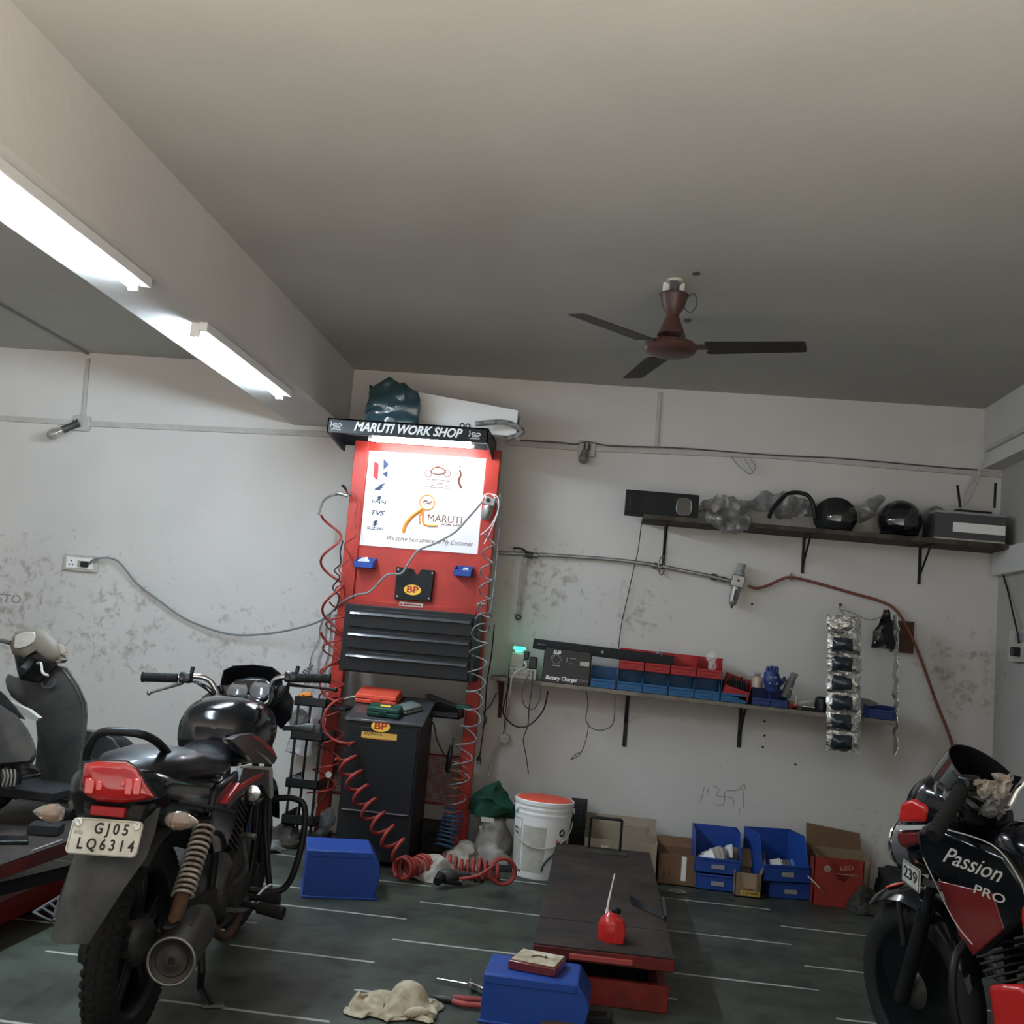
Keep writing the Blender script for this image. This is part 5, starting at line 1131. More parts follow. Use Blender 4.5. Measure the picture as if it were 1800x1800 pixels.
r_ = thing('red_carton', ((x0_+x1_)/2,6.05,0), 'dark red printed carton on the floor with its top edge dipping', 'carton')
MB().prism([(x0_,.001),(x0_,z1_),(x0_+.07,z1_-.015),(x0_+.13,z1_-.11),(x0_+.17,z1_-.12),(x1_,z2_),(x1_,.001)], 5.99, 5.998).prism([(x0_,.001),(x0_,z1_-.02),(x1_,z2_-.02),(x1_,.001)], 6.10, 6.104).build('carton_body', 'carton_red', r_)
MB().prism([(5.99,.001),(5.99,z2_),(6.104,z2_-.02),(6.104,.001)], x1_-.004, x1_, 'x').prism([(5.99,.001),(5.99,z1_),(6.104,z1_-.02),(6.104,.001)], x0_, x0_+.004, 'x').build('side_panels', 'carton_red', r_)
text('carton_text', 'LED', .03, facing((x1_-.09,5.989,z2_-.05),(1,0,.15)), 'clear_lens', r_, width=.07); MB().box((x1_-.14,5.9885,z2_-.085),(x1_-.03,5.9895,z2_-.080)).build('print_line', 'clear_lens', r_)
MB().at((x0_+.07,5.988,z1_-.06),(90,0,0)).ell((0,0,0),(.02,.018,.002),14,6).home().build('print_emblem', 'clear_lens', r_)
# dark junk by the wall right
heap('black_bag', 'black_matte', 1580, 1575, .30, .25, .26, 'dark heap of scrap parts against the wall before the red motorcycle', 'scrap', 4, y=6.12, amp=.06)
heap('scrap_part', 'grime', 1520, 1600, .20, .18, .12, 'grimy lump of metal at the right end of the boxes', 'scrap', 8, y=5.95, amp=.05)
heap('clear_wrap', 'film', 1190, 1558, .11, .06, .02, 'scrap of clear plastic on the floor before the brown carton', 'plastic', 9, y=5.93, amp=.012)
# ---------------------------------------------------------------- hanging sacks left of the stand and the tool rack
hx = [P(x,y,y=6.30) for x,y in [(575,1082),(590,1085),(592,1200),(575,1330),(530,1330),(518,1230),(540,1150)]]
def sack(name, m, top, bot, w0, w1, label, seed, y=6.38, dep=.05):
    b = MB(); rs = []
    for i in range(18):
        t = i/17; c = top.lerp(bot, t); w_ = w0+(w1-w0)*t**.7
        rs.append([wob((c.x+w_/2*math.cos(2*PI*j/24), c.y+dep*min(.3+t,1)*math.sin(2*PI*j/24), c.z)+Vector((seed,0,0))*0 if False else Vector((c.x+w_/2*math.cos(2*PI*j/24), c.y+dep*min(.3+t,1)*math.sin(2*PI*j/24)+.012*math.sin(j*2.4+seed), c.z)), 11, .02) for j in range(24)])
    b.rings(rs); o = b.build(name, m, sharp=60); tag(o, label, 'sack'); return o
D_('print_sack', (.55,.53,.51), .55, col2=(.34,.31,.31), scale=22, bump=.6, bscale=18)
s1 = sack('printed_sack', 'print_sack', P(583,1080,y=6.38), P(537,1325,y=6.36), .06, .24, 'white printed plastic sack hanging in folds left of the tool stand', 2)
s2 = sack('printed_sack', 'print_sack', P(590,1085,y=6.34), P(574,1360,y=6.34), .05, .13, 'narrow fold of printed sack close to the left red post', 6, dep=.035)
text('sack_print', 'IBac', .055, facing(P(541,1178,y=6.295),(.45,0,1),(-1,0,.45)), 'dark_grey', s1, bold=.002)
# tool rack: black tiered stand
ry = 5.95
def rp(x,y,yy=ry): return P(x,y,y=yy)
rk = thing('tool_rack', tuple(rp(530,1480)), 'narrow black tiered metal rack between the motorcycle and tool stand', 'rack')
x0_, x1_ = rp(507,1400).x, rp(552,1400).x; xo = rp(548,1240).x-x1_
zt_ = rp(540,1228).z
for i,(xx,yy) in enumerate([(x0_,ry),(x1_,ry),(x0_,ry+.25),(x1_,ry+.25)]): MB().cyl((xx,yy,0),(xx,yy,zt_),.008,n=8).build('upright', 'black', rk)
for i,pyy in enumerate([1240,1300,1385,1450]):
    zz = rp(530,pyy).z; MB().box((x0_-.02,ry-.02,zz),(x1_+.02,ry+.27,zz+.006)).box((x0_-.02,ry-.02,zz),(x1_+.02,ry-.015,zz+.05)).box((x1_+.015,ry-.02,zz),(x1_+.02,ry+.27,zz+.05)).box((x0_-.02,ry-.02,zz),(x0_-.015,ry+.27,zz+.05)).build('shelf_tray', 'black', rk)
def rackitem(px, py, name, m, label, cat, w_=.08, h_=.05, seed=1):
    c = rp(px,py,ry+.10); b = MB(); rs = []
    for i in range(9):
        a = -PI/2+PI*i/8; rs.append([wob((c.x+w_/2*max(math.cos(a),.05)*math.cos(2*PI*j/12), c.y+.05*max(math.cos(a),.05)*math.sin(2*PI*j/12), c.z+h_/2*math.sin(a)), 25+seed, .015) for j in range(12)])
    b.rings(rs); tag(b.build(name, m), label, cat)
rackitem(535,1222,'orange_rag','orange','small orange rag on the rack top beside the sack','rag',.07,.04)
rackitem(525,1262,'grey_bag','film','grey translucent bag on the rack under its top tray','bag',.12,.10,3)
rackitem(520,1374,'grey_rag','led_grey','grey rag lump at the middle tier of the rack','rag',.09,.06,5)
rackitem(575,1440,'white_bag','film','crumpled whitish bag at the foot of the left red post','bag',.10,.12,7)
for k_,(px,py,px2,py2) in enumerate([(578,1362,560,1398),(553,1415,575,1380)]):
    a = P(px,py,y=5.98); b = MB().lathe([(0,0),(.018,0),(.018,.008),(0,.010)], a, (0,-1,.2), 16); tag(b.build('gauge_cap', 'offwhite'), ['upper round white cap hanging by the left red post','lower round white cap hanging by the left red post'][k_], 'cap')
pipe([(578,1364,5.99),(576,1385,5.98),(566,1405,5.98),(556,1412,5.98)], .005, 'brass_stem', 'rust', 'thin stem linking the two round white caps', 'stem', sm=4)
for i,(px,py,w_,h_,m,l) in enumerate([(505,1500,.22,.10,'grime','oily parts on the floor beneath the black rack'),(560,1500,.16,.14,'black_matte','dark bulky part beside the foot of the left post'),(480,1512,.14,.07,'led_grey','pale scrap on the floor behind the crash guard')]): heap('engine_scrap', m, px, py, w_, .18, h_, l, 'scrap', 11+i, y=6.0-.08*i, amp=.05)
# ---------------------------------------------------------------- blue bins lying upside down
def upturned(c, w_, dp_, h_, rot, label):
    t = thing('blue_bin', tuple(c), label, 'bin', 'upturned blue bins on the floor')
    mt = Matrix.Translation(c) @ Matrix.Rotation(math.radians(rot),4,'Z')
    MB(mt).prism([(0,0.0),(0,h_*.96),(.02,h_),(dp_*.86,h_),(dp_,h_*.62),(dp_,0)], -w_/2, w_/2, 'x') if False else None
    b = MB(mt).prism([(-w_/2,.0),(-w_/2,h_),(w_/2-.045,h_),(w_/2-.008,h_-.05),(w_/2,h_*.55),(w_/2-.012,.03),(w_/2-.012,0)], 0, dp_)
    b.build('bin_body', 'blue_bin', t, bevel=.005)
    MB(mt).box((-w_/2-.006,-.006,0),(w_/2-.004,dp_+.006,.010)).build('rim', 'blue_bin', t, bevel=.003)
    MB(mt).box((-w_/2+.006,-.003,h_-.028),(w_/2-.05,.0,h_-.004)).build('edge_band', 'blue_bin', t, bevel=.001)
    return t, mt
a, c_ = P(531,1578,z=0), P(664,1583,z=0)
w_ = (c_-a).length; zt_ = P(600,1500,y=a.y).z
upturned(((a.x+c_.x)/2,(a.y+c_.y)/2,0), w_, .30, zt_, math.degrees(math.atan2(c_.y-a.y,c_.x-a.x)), 'blue plastic bin upturned on the floor between motorcycle and red coil')
# near one: seen from its left front corner
a = P(843,1797,z=0); c_ = P(1033,1822,z=0); w_ = (c_-a).length; rot = math.degrees(math.atan2(c_.y-a.y,c_.x-a.x))
zt_ = P(940,1722,y=(a.y+c_.y)/2).z
t2, mt_ = upturned(((a.x+c_.x)/2,(a.y+c_.y)/2,0), w_, .235, zt_, rot, 'near blue plastic bin upturned before the lift table, a square filter on it')
f = thing('air_filter', tuple(mt_ @ Vector((0,.1,zt_))), 'square air filter with a cream top and maroon rim on the near blue bin', 'filter')
m2_ = mt_ @ Matrix.Translation((-.01,.13,zt_+.001)) @ Matrix.Rotation(math.radians(-12),4,'Z')
MB(m2_).box((-.085,-.075,0),(.085,.075,.030)).build('rubber_frame', 'maroon', f, bevel=.004)
MB(m2_).box((-.077,-.067,.030),(.077,.067,.035)).build('filter_pad', 'cloth_cream', f, bevel=.003)
MB(m2_).tube([(-.02,-.01,.036),(.0,.01,.036),(.03,.0,.036),(.02,.02,.036)], .003, 6, smooth=4).build('grease_smear', 'rust', f)
# ---------------------------------------------------------------- lift table in the middle
za_ = .20
q4 = [P(985,1480,z=za_), P(1136,1500,z=za_), P(1187,1690,z=za_), P(939,1652,z=za_)]
lt = thing('lift_table', ((q4[2].x+q4[3].x)/2,(q4[0].y+q4[2].y)/2,0), 'low red lift table with a grimy black top in the middle of the floor', 'lift table')
xl, xr = (q4[0].x+q4[3].x)/2, (q4[1].x+q4[2].x)/2; y0_, y1_ = (q4[2].y+q4[3].y)/2, (q4[0].y+q4[1].y)/2
dx = .5*((q4[0].x-q4[3].x)+(q4[1].x-q4[2].x)); rot = math.atan2(-dx, y1_-y0_)
mt = Matrix.Translation(((q4[2].x+q4[3].x)/2, y0_, 0)) @ Matrix.Rotation(rot,4,'Z'); W2 = (q4[2].x-q4[3].x)/2; LN = y1_-y0_
MB(mt).box((-W2,0,za_-.006),(W2,LN,za_)).build('platform', 'lift_top', lt, bevel=.002)
MB(mt).box((-W2,-.004,za_-.048),(W2,.03,za_-.006)).box((-W2,0,za_-.048),(-W2+.02,LN,za_-.006)).box((W2-.02,0,za_-.048),(W2,LN,za_-.006)).box((-W2,LN-.02,za_-.048),(W2,LN,za_-.006)).build('platform_frame', 'dark_red_paint', lt, bevel=.003)
MB(mt).box((-W2*.48,-.014,za_-.040),(W2*.42,-.003,za_-.020)).build('handle_bar', 'red_grip', lt, bevel=.003)
MB(mt).box((-W2+.002,.36,za_),(W2-.002,.366,za_+.0015)).build('plate_joint', 'black', lt)
MB(mt).box((-W2*.45,LN-.18,za_),(W2*.5,LN-.10,za_+.004)).build('clamp_plate', 'grime', lt, bevel=.002)
MB(mt).box((-W2+.01,0.03,0),(W2-.01,.06,.092)).box((-W2+.01,.04,0),(-W2+.05,LN-.1,.055)).box((W2-.05,.04,0),(W2-.01,LN-.1,.055)).box((-W2+.01,LN-.14,0),(W2-.01,LN-.1,.055)).build('base_frame', 'lift_red', lt, bevel=.003)
for s_ in (-1,1):
    MB(mt).bar((s_*(W2-.06),.12,.05),(s_*(W2-.06),LN*.72,za_-.05),.03,.04).build('scissor_arm', 'dark_red_paint', lt); MB(mt).bar((s_*(W2-.10),.12,za_-.05),(s_*(W2-.10),LN*.72,.05),.03,.04).build('scissor_arm', 'dark_red_paint', lt)
# upright wheel stop at the far end
lo_a, lo_b = mt @ Vector((-W2*.30,LN-.04,za_)), mt @ Vector((W2*.36,LN-.04,za_))
hh = .16
ws = MB().cyl(lo_a,lo_a+Vector((0,0,hh)),.007,n=8).cyl(lo_b,lo_b+Vector((0,0,hh)),.007,n=8).cyl(lo_a+Vector((0,0,hh)),lo_b+Vector((0,0,hh)),.008,n=8).build('wheel_stop', 'black', lt)
MB(mt).box((W2-.085,.26,za_+.001),(W2-.012,.60,za_+.009)).build('hinged_flap', 'black', lt, bevel=.002) if False else None
fl = MB().add([P(1106,1573,z=za_+.012),P(1166,1610,z=za_+.012),P(1170,1617,z=za_+.003),P(1140,1603,z=za_+.003),P(1110,1590,z=za_+.003),P(1106,1573,z=za_+.008),P(1166,1610,z=za_+.008),P(1170,1617,z=za_+.0005),P(1140,1603,z=za_+.0005),P(1110,1590,z=za_+.0005)],[[0,1,2,3,4],[9,8,7,6,5]]+[[i,(i+1)%5,5+(i+1)%5,5+i] for i in range(5)]); 
tag(fl.build('metal_plate', 'black_gloss'), 'glossy black pointed plate lying on the right edge of the lift table', 'plate')
tag(MB().bar(P(1165,1580,z=za_+.01),P(1170,1615,z=za_+.01),.012,.02).build('black_bracket', 'black'), 'small black bracket at the right rim of the lift table', 'bracket')
# oil can
c = P(1074,1652,z=za_); oc = thing('oil_can', tuple(c), 'red oil can with a long thin white spout on the lift table', 'oil can')
MB().lathe([(0,0),(.050,0),(.052,.008),(.051,.055),(.045,.075),(.028,.092),(.020,.10),(0,.10)], c, n=28).build('can_body', 'bright_red', oc)
MB().lathe([(0,.098),(.018,.098),(.018,.112),(.012,.118),(0,.118)], c+Vector((.012,0,0)), n=18).build('cap', 'black', oc)
MB().tube([c+Vector((-.022,0,.088)), c+Vector((-.020,0,.13)), c+Vector((-.004,.0,.238))], [.007,.004,.0025], 10, smooth=4).build('spout', 'white', oc)
MB().prism([(.016,.012),(.048,.012),(.050,.06),(.03,.095),(.016,.09)], -.02, .02).at((0,0,0)) if False else None
MB(Matrix.Translation(c)).prism([(.0,.0),(.045,.0),(.050,.05),(.038,.085),(.014,.092)], -.054, -.040).build('side_panel', 'bright_red', oc, bevel=.004)
tag(MB().at(P(1063,1491,z=za_)+Vector((0,0,.005)),(0,0,20)).box((-.02,-.01,0),(.02,.01,.008)).home().build('paper_scrap', 'cloth_cream'), 'white paper scrap near the far end of the lift table', 'scrap')
# ---------------------------------------------------------------- hand tools and cloth on the floor
b = MB().tube([P(767,1720,z=.012),P(800,1726,z=.012),P(828,1732,z=.014)], [.004,.005,.006], 10); o = thing('screwdriver', tuple(P(800,1728,z=0)), 'long chrome screwdriver on the floor left of the near blue bin', 'screwdriver')
b.build('shaft', 'chrome', o)
MB().tube([P(826,1730,z=.016),P(833,1733,z=.018),P(846,1740,z=.018),P(858,1745,z=.018)], [.011,.014,.013,.013], 12).build('handle', 'chrome', o); MB().cyl(P(828,1722,z=.02),P(826,1737,z=.02),.006,n=8).build('cross_pin', 'dirty_chrome', o)
o = thing('pliers', tuple(P(800,1755,z=0)), 'pliers with black jaws and red handles on the floor beside the cloth', 'pliers')
MB().tube([P(757,1750,z=.012),P(770,1754,z=.012),P(786,1756,z=.013),P(800,1758,z=.013)], [.004,.010,.012,.010], 10, smooth=3).build('jaws', 'cast_metal', o)
MB().tube([P(796,1753,z=.014),P(820,1756,z=.014),P(845,1758,z=.014)], .010, 10, smooth=4).build('handle', 'red_grip', o); MB().tube([P(796,1760,z=.014),P(815,1765,z=.014),P(845,1768,z=.014)], .010, 10, smooth=4).build('handle', 'red_grip', o)
ctr = P(692,1777,z=0); 
def clothf(u, v):
    x = ctr.x+(u-.5)*.30+(v-.5)*.05; y = ctr.y+(v-.5)*.21
    e = min(u,1-u,v,1-v)*2; n_ = noise.noise(Vector((x*9,y*9,3)))*.5+noise.noise(Vector((x*21,y*15,8)))*.4
    k_ = .80+.20*math.sin(9*u+5*v)
    w3 = noise.noise_vector(Vector((u*5,v*4,2)))*.055
    rid = abs(noise.noise(Vector((x*11,y*17,5))))
    return Vector((x+w3.x, y+w3.y*.8, .006+max(0,.060*e**.5*(.25+2.4*rid+n_*.5))))
tag(MB().sheet(clothf, 46, 36, .003).build('cloth_rag', 'cloth_cream', sharp=70), 'crumpled cream cloth lying on the floor at the bottom', 'cloth')
tag(MB().lathe([(0,0),(.075,0),(.078,.012),(.070,.03),(.05,.036),(0,.034)], P(985,1822,z=0), n=30).build('tin_can', 'rust'), 'brown round tin peeking in at the bottom edge by the blue bin', 'tin')  # a brown lid lying flat on the floor
tag(MB().at(P(1047,1797,z=.0),(0,0,10)).box((-.05,-.03,.001),(.05,.03,.03)).home().build('black_block', 'black_matte', bevel=.008), 'small black block between near blue bin and the lift base', 'block')
# impact gun
o = thing('impact_gun', tuple(P(790,1548,z=0)), 'black air impact gun lying on the floor before the red coil', 'impact gun')
g0 = P(778,1540,z=.055); ax = (P(838,1538,z=.05)-g0).normalized()
MB().lathe([(0,-.02),(.026,-.018),(.032,0),(.036,.02),(.036,.05),(.028,.065),(.022,.11),(.018,.16),(0,.165)], g0, ax, 20).build('motor_body', 'cast_metal', o)
MB().tube([g0+Vector((-.005,-.02,-.0)), g0+Vector((-.015,-.07,-.015))], [.028,.022], 14).build('anvil_head', 'black', o)
MB().tube([g0+ax*.02+Vector((0,-.03,-.02)), g0+ax*.12+Vector((0,-.05,-.03))], [.014,.012], 10).build('trigger_bar', 'black', o)
MB().lathe([(0,.16),(.010,.16),(.012,.17),(.010,.20),(0,.20)], g0, ax, 12).build('air_inlet', 'steel', o)
# ---------------------------------------------------------------- black motorcycle, seen from behind
B1 = Matrix.Translation((-1.337,3.132,0)) @ Matrix.Rotation(math.radians(4.76),4,'Z') @ Matrix.Scale(.99,4)
B1i = B1.inverted()
def L(px, py, lx=None, ly=None, lz=None, MI=None):      # pixel -> local point on a plane of the machine
    MI = MI or B1i
    o = MI @ CAM; q_ = MI @ (CAM + RT @ Vector(((px-900)/F,(py-900)/F,1))); d = q_-o
    t = (lx-o.x)/d.x if lx is not None else ((ly-o.y)/d.y if ly is not None else (lz-o.z)/d.z)
    return o+d*t
def loft(b, secs, n=24):                               # sections (y, half width, z bottom, z top, squareness)
    rs = []
    for (y,w_,z0_,z1_,p) in secs:
        zc_, hz = (z0_+z1_)/2, (z1_-z0_)/2
        rs.append([Vector((w_*math.copysign(abs(math.cos(a))**p, math.cos(a)), y, zc_+hz*math.copysign(abs(math.sin(a))**p, math.sin(a)))) for a in [2*PI*j/n for j in range(n)]])
    return b.rings(rs)
def wheel(root, mt, R_, wd, nspoke, tread=True, name='rear_wheel', m_rim='black'):
    tr = .052 if wd > .04 else .045
    w_ = MB(mt).torus((0,0,0), R_-tr, tr, (1,0,0), 64, 16, ry=wd).build(name, 'black_rubber', root, sharp=80)
    if tread:
        b = MB(mt)
        for i in range(56):
            a = 2*PI*i/56
            for s_ in (-1,0,1):
                aa = a+(.5*2*PI/56 if s_ else 0); t_ = s_*.85; rr = R_-tr+tr*math.cos(t_)
                c = Vector((wd*math.sin(t_), rr*math.cos(aa), rr*math.sin(aa))); rad = Vector((math.sin(t_), math.cos(t_)*math.cos(aa), math.cos(t_)*math.sin(aa)))
                tan = Vector((0,-math.sin(aa),math.cos(aa))); ac = rad.cross(tan)
                h_, l_, k_ = .0045, .009, (.011 if s_ else .008)
                vs = [c+tan*i_*l_+ac*(j_*k_+i_*.003*s_)+rad*z_ for z_ in (-.004,h_) for i_,j_ in ((-1,-1),(1,-1),(1,1),(-1,1))]
                b.add(vs, [[3,2,1,0],[4,5,6,7],[0,1,5,4],[1,2,6,5],[2,3,7,6],[3,0,4,7]])
        b.build('tread', 'black_rubber', w_, flat=True)
    ri = R_-2*tr+.012
    MB(mt).lathe([(ri,-wd*.72),(ri+.012,-wd*.78),(ri+.014,-wd*.6),(ri-.006,-wd*.4),(ri-.010,0),(ri-.006,wd*.4),(ri+.014,wd*.6),(ri+.012,wd*.78),(ri,wd*.72),(ri-.016,wd*.35),(ri-.020,0),(ri-.016,-wd*.35),(ri,-wd*.72)], (0,0,0), (1,0,0), 56).build('rim', m_rim, w_)
    MB(mt).lathe([(0,-.062),(.03,-.062),(.055,-.045),(.075,-.02),(.075,.02),(.06,.04),(.03,.062),(0,.062)], (0,0,0), (1,0,0), 32).build('hub', 'cast_metal', w_)
    for i in range(nspoke):
        a = 2*PI*i/nspoke+.35
        for o_ in ((-.10,.10) if nspoke <= 5 else (0,)):
            p0_ = Vector((0,.06*math.cos(a+o_*3),.06*math.sin(a+o_*3))); p1_ = Vector((0,(ri-.012)*math.cos(a+o_*.9),(ri-.012)*math.sin(a+o_*.9)))
            MB(mt).bar(p0_, p1_, .030, .020, (1,0,0)).build('spoke', m_rim, w_, bevel=.003)
    return w_
bk = thing('motorcycle', (-1.337,3.132,0), 'black motorcycle with dusty red tail light and number plate, parked facing the back wall', 'motorcycle')
def part(nm, b, m, par=None, **k): return b.build(nm, m, par or bk, **k)
def B(): return MB(B1)
wheel(bk, B1 @ Matrix.Translation((0,0,.30)), .30, .045, 5, True, 'rear_wheel')
FW = B1 @ Matrix.Translation((0,1.24,.30)) @ Matrix.Rotation(math.radians(-4),4,'Z')
wheel(bk, FW, .295, .038, 5, False, 'front_wheel')
# inner mudguard over the tyre and the long flap
b = B(); f = lambda u,v: (lambda a, x: (x, -.345*math.cos(a)*1.0, .30+.345*math.sin(a)-.15*abs(x)))(math.radians(52+88*u), (v-.5)*.17)
part('rear_mudguard', b.sheet(f, 24, 8, .005), 'dusty_black', sharp=70)
FLP = [(150,1412,-.34),(140,1450,-.36),(131,1500,-.385),(110,1570,-.41),(88,1652,-.43)]
FRP = [(282,1420,-.30),(272,1465,-.33),(257,1508,-.36),(218,1562,-.40),(156,1658,-.43)]
def flapf(u, v):
    k_ = u*4; i = min(int(k_),3); t = k_-i
    a = L(FLP[i][0],FLP[i][1],ly=FLP[i][2]).lerp(L(FLP[i+1][0],FLP[i+1][1],ly=FLP[i+1][2]),t); c = L(FRP[i][0],FRP[i][1],ly=FRP[i][2]).lerp(L(FRP[i+1][0],FRP[i+1][1],ly=FRP[i+1][2]),t)
    p = a.lerp(c, v); p.y -= .028*math.sin(PI*v); return p
fl = part('mudguard_flap', B().sheet(flapf, 20, 14, .004), 'flap', sharp=60)
# seat, tail cowl, side panels
part('seat', loft(B(), [(-.27,.02,.80,.825,.8),(-.25,.085,.785,.850,.8),(-.14,.125,.775,.872,.75),(.05,.135,.765,.868,.7),(.22,.130,.745,.835,.7),(.38,.118,.725,.812,.7),(.50,.098,.72,.825,.75),(.60,.065,.74,.86,.8),(.63,.02,.76,.85,.8)], 28), 'seat_vinyl', sharp=70)
part('tail_cowl', loft(B(), [(-.375,.075,.735,.825,.55),(-.34,.115,.70,.845,.6),(-.22,.130,.69,.835,.6),(-.02,.140,.655,.80,.6),(.18,.145,.60,.775,.6),(.34,.140,.56,.745,.6),(.44,.115,.58,.735,.7),(.47,.05,.62,.72,.8)], 28), 'black_gloss', sharp=60)
for s_ in (-1,1):
    part('side_panel', B().prism([(.10,.62),(.16,.74),(.40,.76),(.47,.70),(.44,.58),(.34,.50),(.20,.52)], s_*.135, s_*.155, 'x'), 'black_gloss', bevel=.008)
    part('panel_crease', B().tube([(s_*.148,-.20,.745),(s_*.158,.02,.70),(s_*.162,.24,.655),(s_*.155,.40,.62)], .006, 8, smooth=4), 'black')
# tail light
TL = [(147,1350),(150,1342),(170,1338),(222,1339),(240,1350),(255,1375),(274,1402),(256,1407),(215,1412),(170,1408),(151,1398),(145,1375)]
cxy = (205,1378)
def ring(sc, ly): return [L(cxy[0]+(x-cxy[0])*sc, cxy[1]+(y-cxy[1])*sc, ly=ly) for x,y in TL]
tl = part('tail_light', B().rings([ring(1.02,-.33),ring(1.0,-.385),ring(.93,-.402),ring(.70,-.410),ring(.3,-.412)]), 'red_lens', sharp=50)
part('light_housing', B().rings([ring(1.07,-.30),ring(1.08,-.345),ring(1.05,-.365),ring(.9,-.366)]), 'black', sharp=50)
D_('red_lens_lit', (.62,.02,.02), .15, coat=1)
for k_,(x0_,x1_,y0_,y1_) in enumerate([(151,165,1368,1396),(170,180,1372,1390),(222,232,1368,1398),(236,247,1368,1398),(214,220,1370,1384)]):
    a, c = L(x0_,y0_,ly=-.4085), L(x1_,y1_,ly=-.4085); B().box((a.x,-.4135,c.z),(c.x,-.404,a.z)).build('lens_facet', 'red_lens_lit', tl, bevel=.003)
a, c = L(170,1412,ly=-.352), L(227,1434,ly=-.352); part('reflector', B().box((a.x,-.392,c.z),(c.x,-.352,a.z)), 'red_plastic', bevel=.003)
part('tail_bracket', B().prism([(a.x-.03,a.z+.01),(c.x+.05,a.z+.01),(c.x+.035,c.z-.02),(a.x-.02,c.z-.02)], -.375, -.30), 'dusty_black', bevel=.003)
# number plate
PQ = [L(131,1436,ly=-.405),L(255,1446,ly=-.405),L(240,1507,ly=-.440),L(108,1499,ly=-.440)]
px_ = (PQ[1]-PQ[0]+PQ[2]-PQ[3]).normalized(); pu_ = (PQ[0]-PQ[3]+PQ[1]-PQ[2]).normalized(); pc_ = sum(PQ, Vector())/4
mp = B1 @ facing(pc_, px_, pu_); hw_, hh_ = (PQ[1]-PQ[0]).length/2, ((PQ[0]-PQ[3]).length)/2
def rr_(w_, h_, r, n=5):
    o_ = []
    for cx2,cy2,a0 in ((w_-r,h_-r,0),(-w_+r,h_-r,90),(-w_+r,-h_+r,180),(w_-r,-h_+r,270)):
        for i in range(n+1): a = math.radians(a0+90*i/n); o_.append((cx2+r*math.cos(a), cy2+r*math.sin(a)))
    return o_
npl = MB(mp).prism(rr_(hw_,hh_,.014), -.004, 0, 'z').build('number_plate', 'plate_white', bk)
rg = rr_(hw_-.003,hh_-.003,.012); MB(mp).tube([(x,y,.001) for x,y in rg], .0022, 6, closed=True).build('plate_rim', 'plate_white', npl)
text('plate_number', 'GJ05', .040, mp @ facing((.014,hh_*.44,.0008),(1,0,0),(0,1,0)), 'black', npl, bold=.0007, width=hw_*.95, font_sp=1.5)
text('plate_number', 'LQ6314', .040, mp @ facing((.008,-hh_*.44,.0008),(1,0,0),(0,1,0)), 'black', npl, bold=.0007, width=hw_*1.58, font_sp=1.5)
text('plate_country', 'IND', .013, mp @ facing((-hw_+.024,.008,.0008),(1,0,0),(0,1,0)), 'grey', npl)
for s_ in (-1,1): MB(mp).lathe([(0,0),(.011,0),(.011,.004),(.006,.006),(.004,.0045),(0,.0045)], (s_*(hw_-.017),hh_-.013,0), (0,0,1), 16).build('bolt', 'steel', npl)
# rear indicators
for px2,py2,s_ in ((88,1429,-1),(319,1443,1)):
    c = L(px2,py2,ly=-.30); hwid = .046
    il = part('indicator', B().at(tuple(c),(0,0,0)).rings([[Vector((hwid*k_*s_*1.0, .03*math.cos(a)*r_, .026*math.sin(a)*r_)) for a in [2*PI*j/14 for j in range(14)]] for k_,r_ in ((-1,.35),(-.8,.62),(-.35,1.0),(.1,.95),(.6,.6),(1,.15))]), 'clear_lens', sharp=25)
    B().at(tuple(c+Vector((-s_*.005,.0,0)))).ell((0,0,0),(.022,.017,.014),12,8).build('amber_bulb', 'amber', il)
    part('indicator_stalk', B().tube([c+Vector((-s_*.038,.0,0)),c+Vector((-s_*.075,.02,-.002)),Vector((s_*.09,-.25,c.z+.0))],[.018,.013,.014],12), 'black_rubber')
# grab rail
part('grab_rail', B().tube([L(310,1344,ly=.02),L(296,1326,ly=-.08),L(277,1305,ly=-.19),L(250,1291,ly=-.25),L(210,1286,ly=-.26),L(178,1288,ly=-.25),L(161,1304,ly=-.19),L(152,1330,ly=-.10),L(165,1345,ly=.02)], .0125, 12, smooth=7), 'black_metal')
# tank
tk = part('fuel_tank', loft(B(), [(.535,.03,.80,.86,.9),(.55,.10,.765,.925,.8),(.60,.135,.745,.955,.78),(.70,.160,.725,.978,.78),(.82,.168,.72,.982,.78),(.93,.150,.735,.962,.8),(1.0,.11,.77,.93,.85),(1.035,.03,.82,.89,.9)], 36), 'black_gloss', sharp=80)
B().lathe([(0,0),(.042,0),(.045,.006),(.040,.012),(0,.013)], (0,.86,.968), (0,.1,1), 28).build('filler_cap', 'chrome', tk)
def decal(nm, m, pts, lx, par, th=.004):
    q2 = [L(x,y,lx=lx) for x,y in pts]; return B().prism([(p.y,p.z) for p in q2], lx-.02, lx+th, 'x').build(nm, m, par, bevel=.002)
dg = decal('tank_graphic', 'graphic_grey', [(404,1300),(420,1292),(444,1289),(463,1300),(480,1318),(486,1332),(480,1343),(448,1342)], .166, tk)
decal('red_stripe', 'graphic_red', [(440,1292),(452,1295),(480,1318),(484,1330),(474,1322),(458,1306)], .169, dg)
decal('silver_stripe', 'graphic_silver', [(447,1318),(470,1332),(478,1343),(474,1343),(464,1332)], .171, dg)
sp_ = decal('tank_shroud', 'graphic_grey', [(426,1350),(474,1349),(477,1368),(474,1405),(460,1380),(440,1380),(425,1395),(400,1420),(404,1400),(420,1370)], .162, tk)
decal('silver_edge', 'graphic_silver', [(430,1346),(476,1348),(478,1352),(479,1400),(476,1404),(474,1354),(430,1350)], .168, sp_)
decal('red_stripe', 'graphic_red', [(424,1378),(440,1368),(464,1356),(460,1364),(436,1380),(420,1390)], .168, sp_)
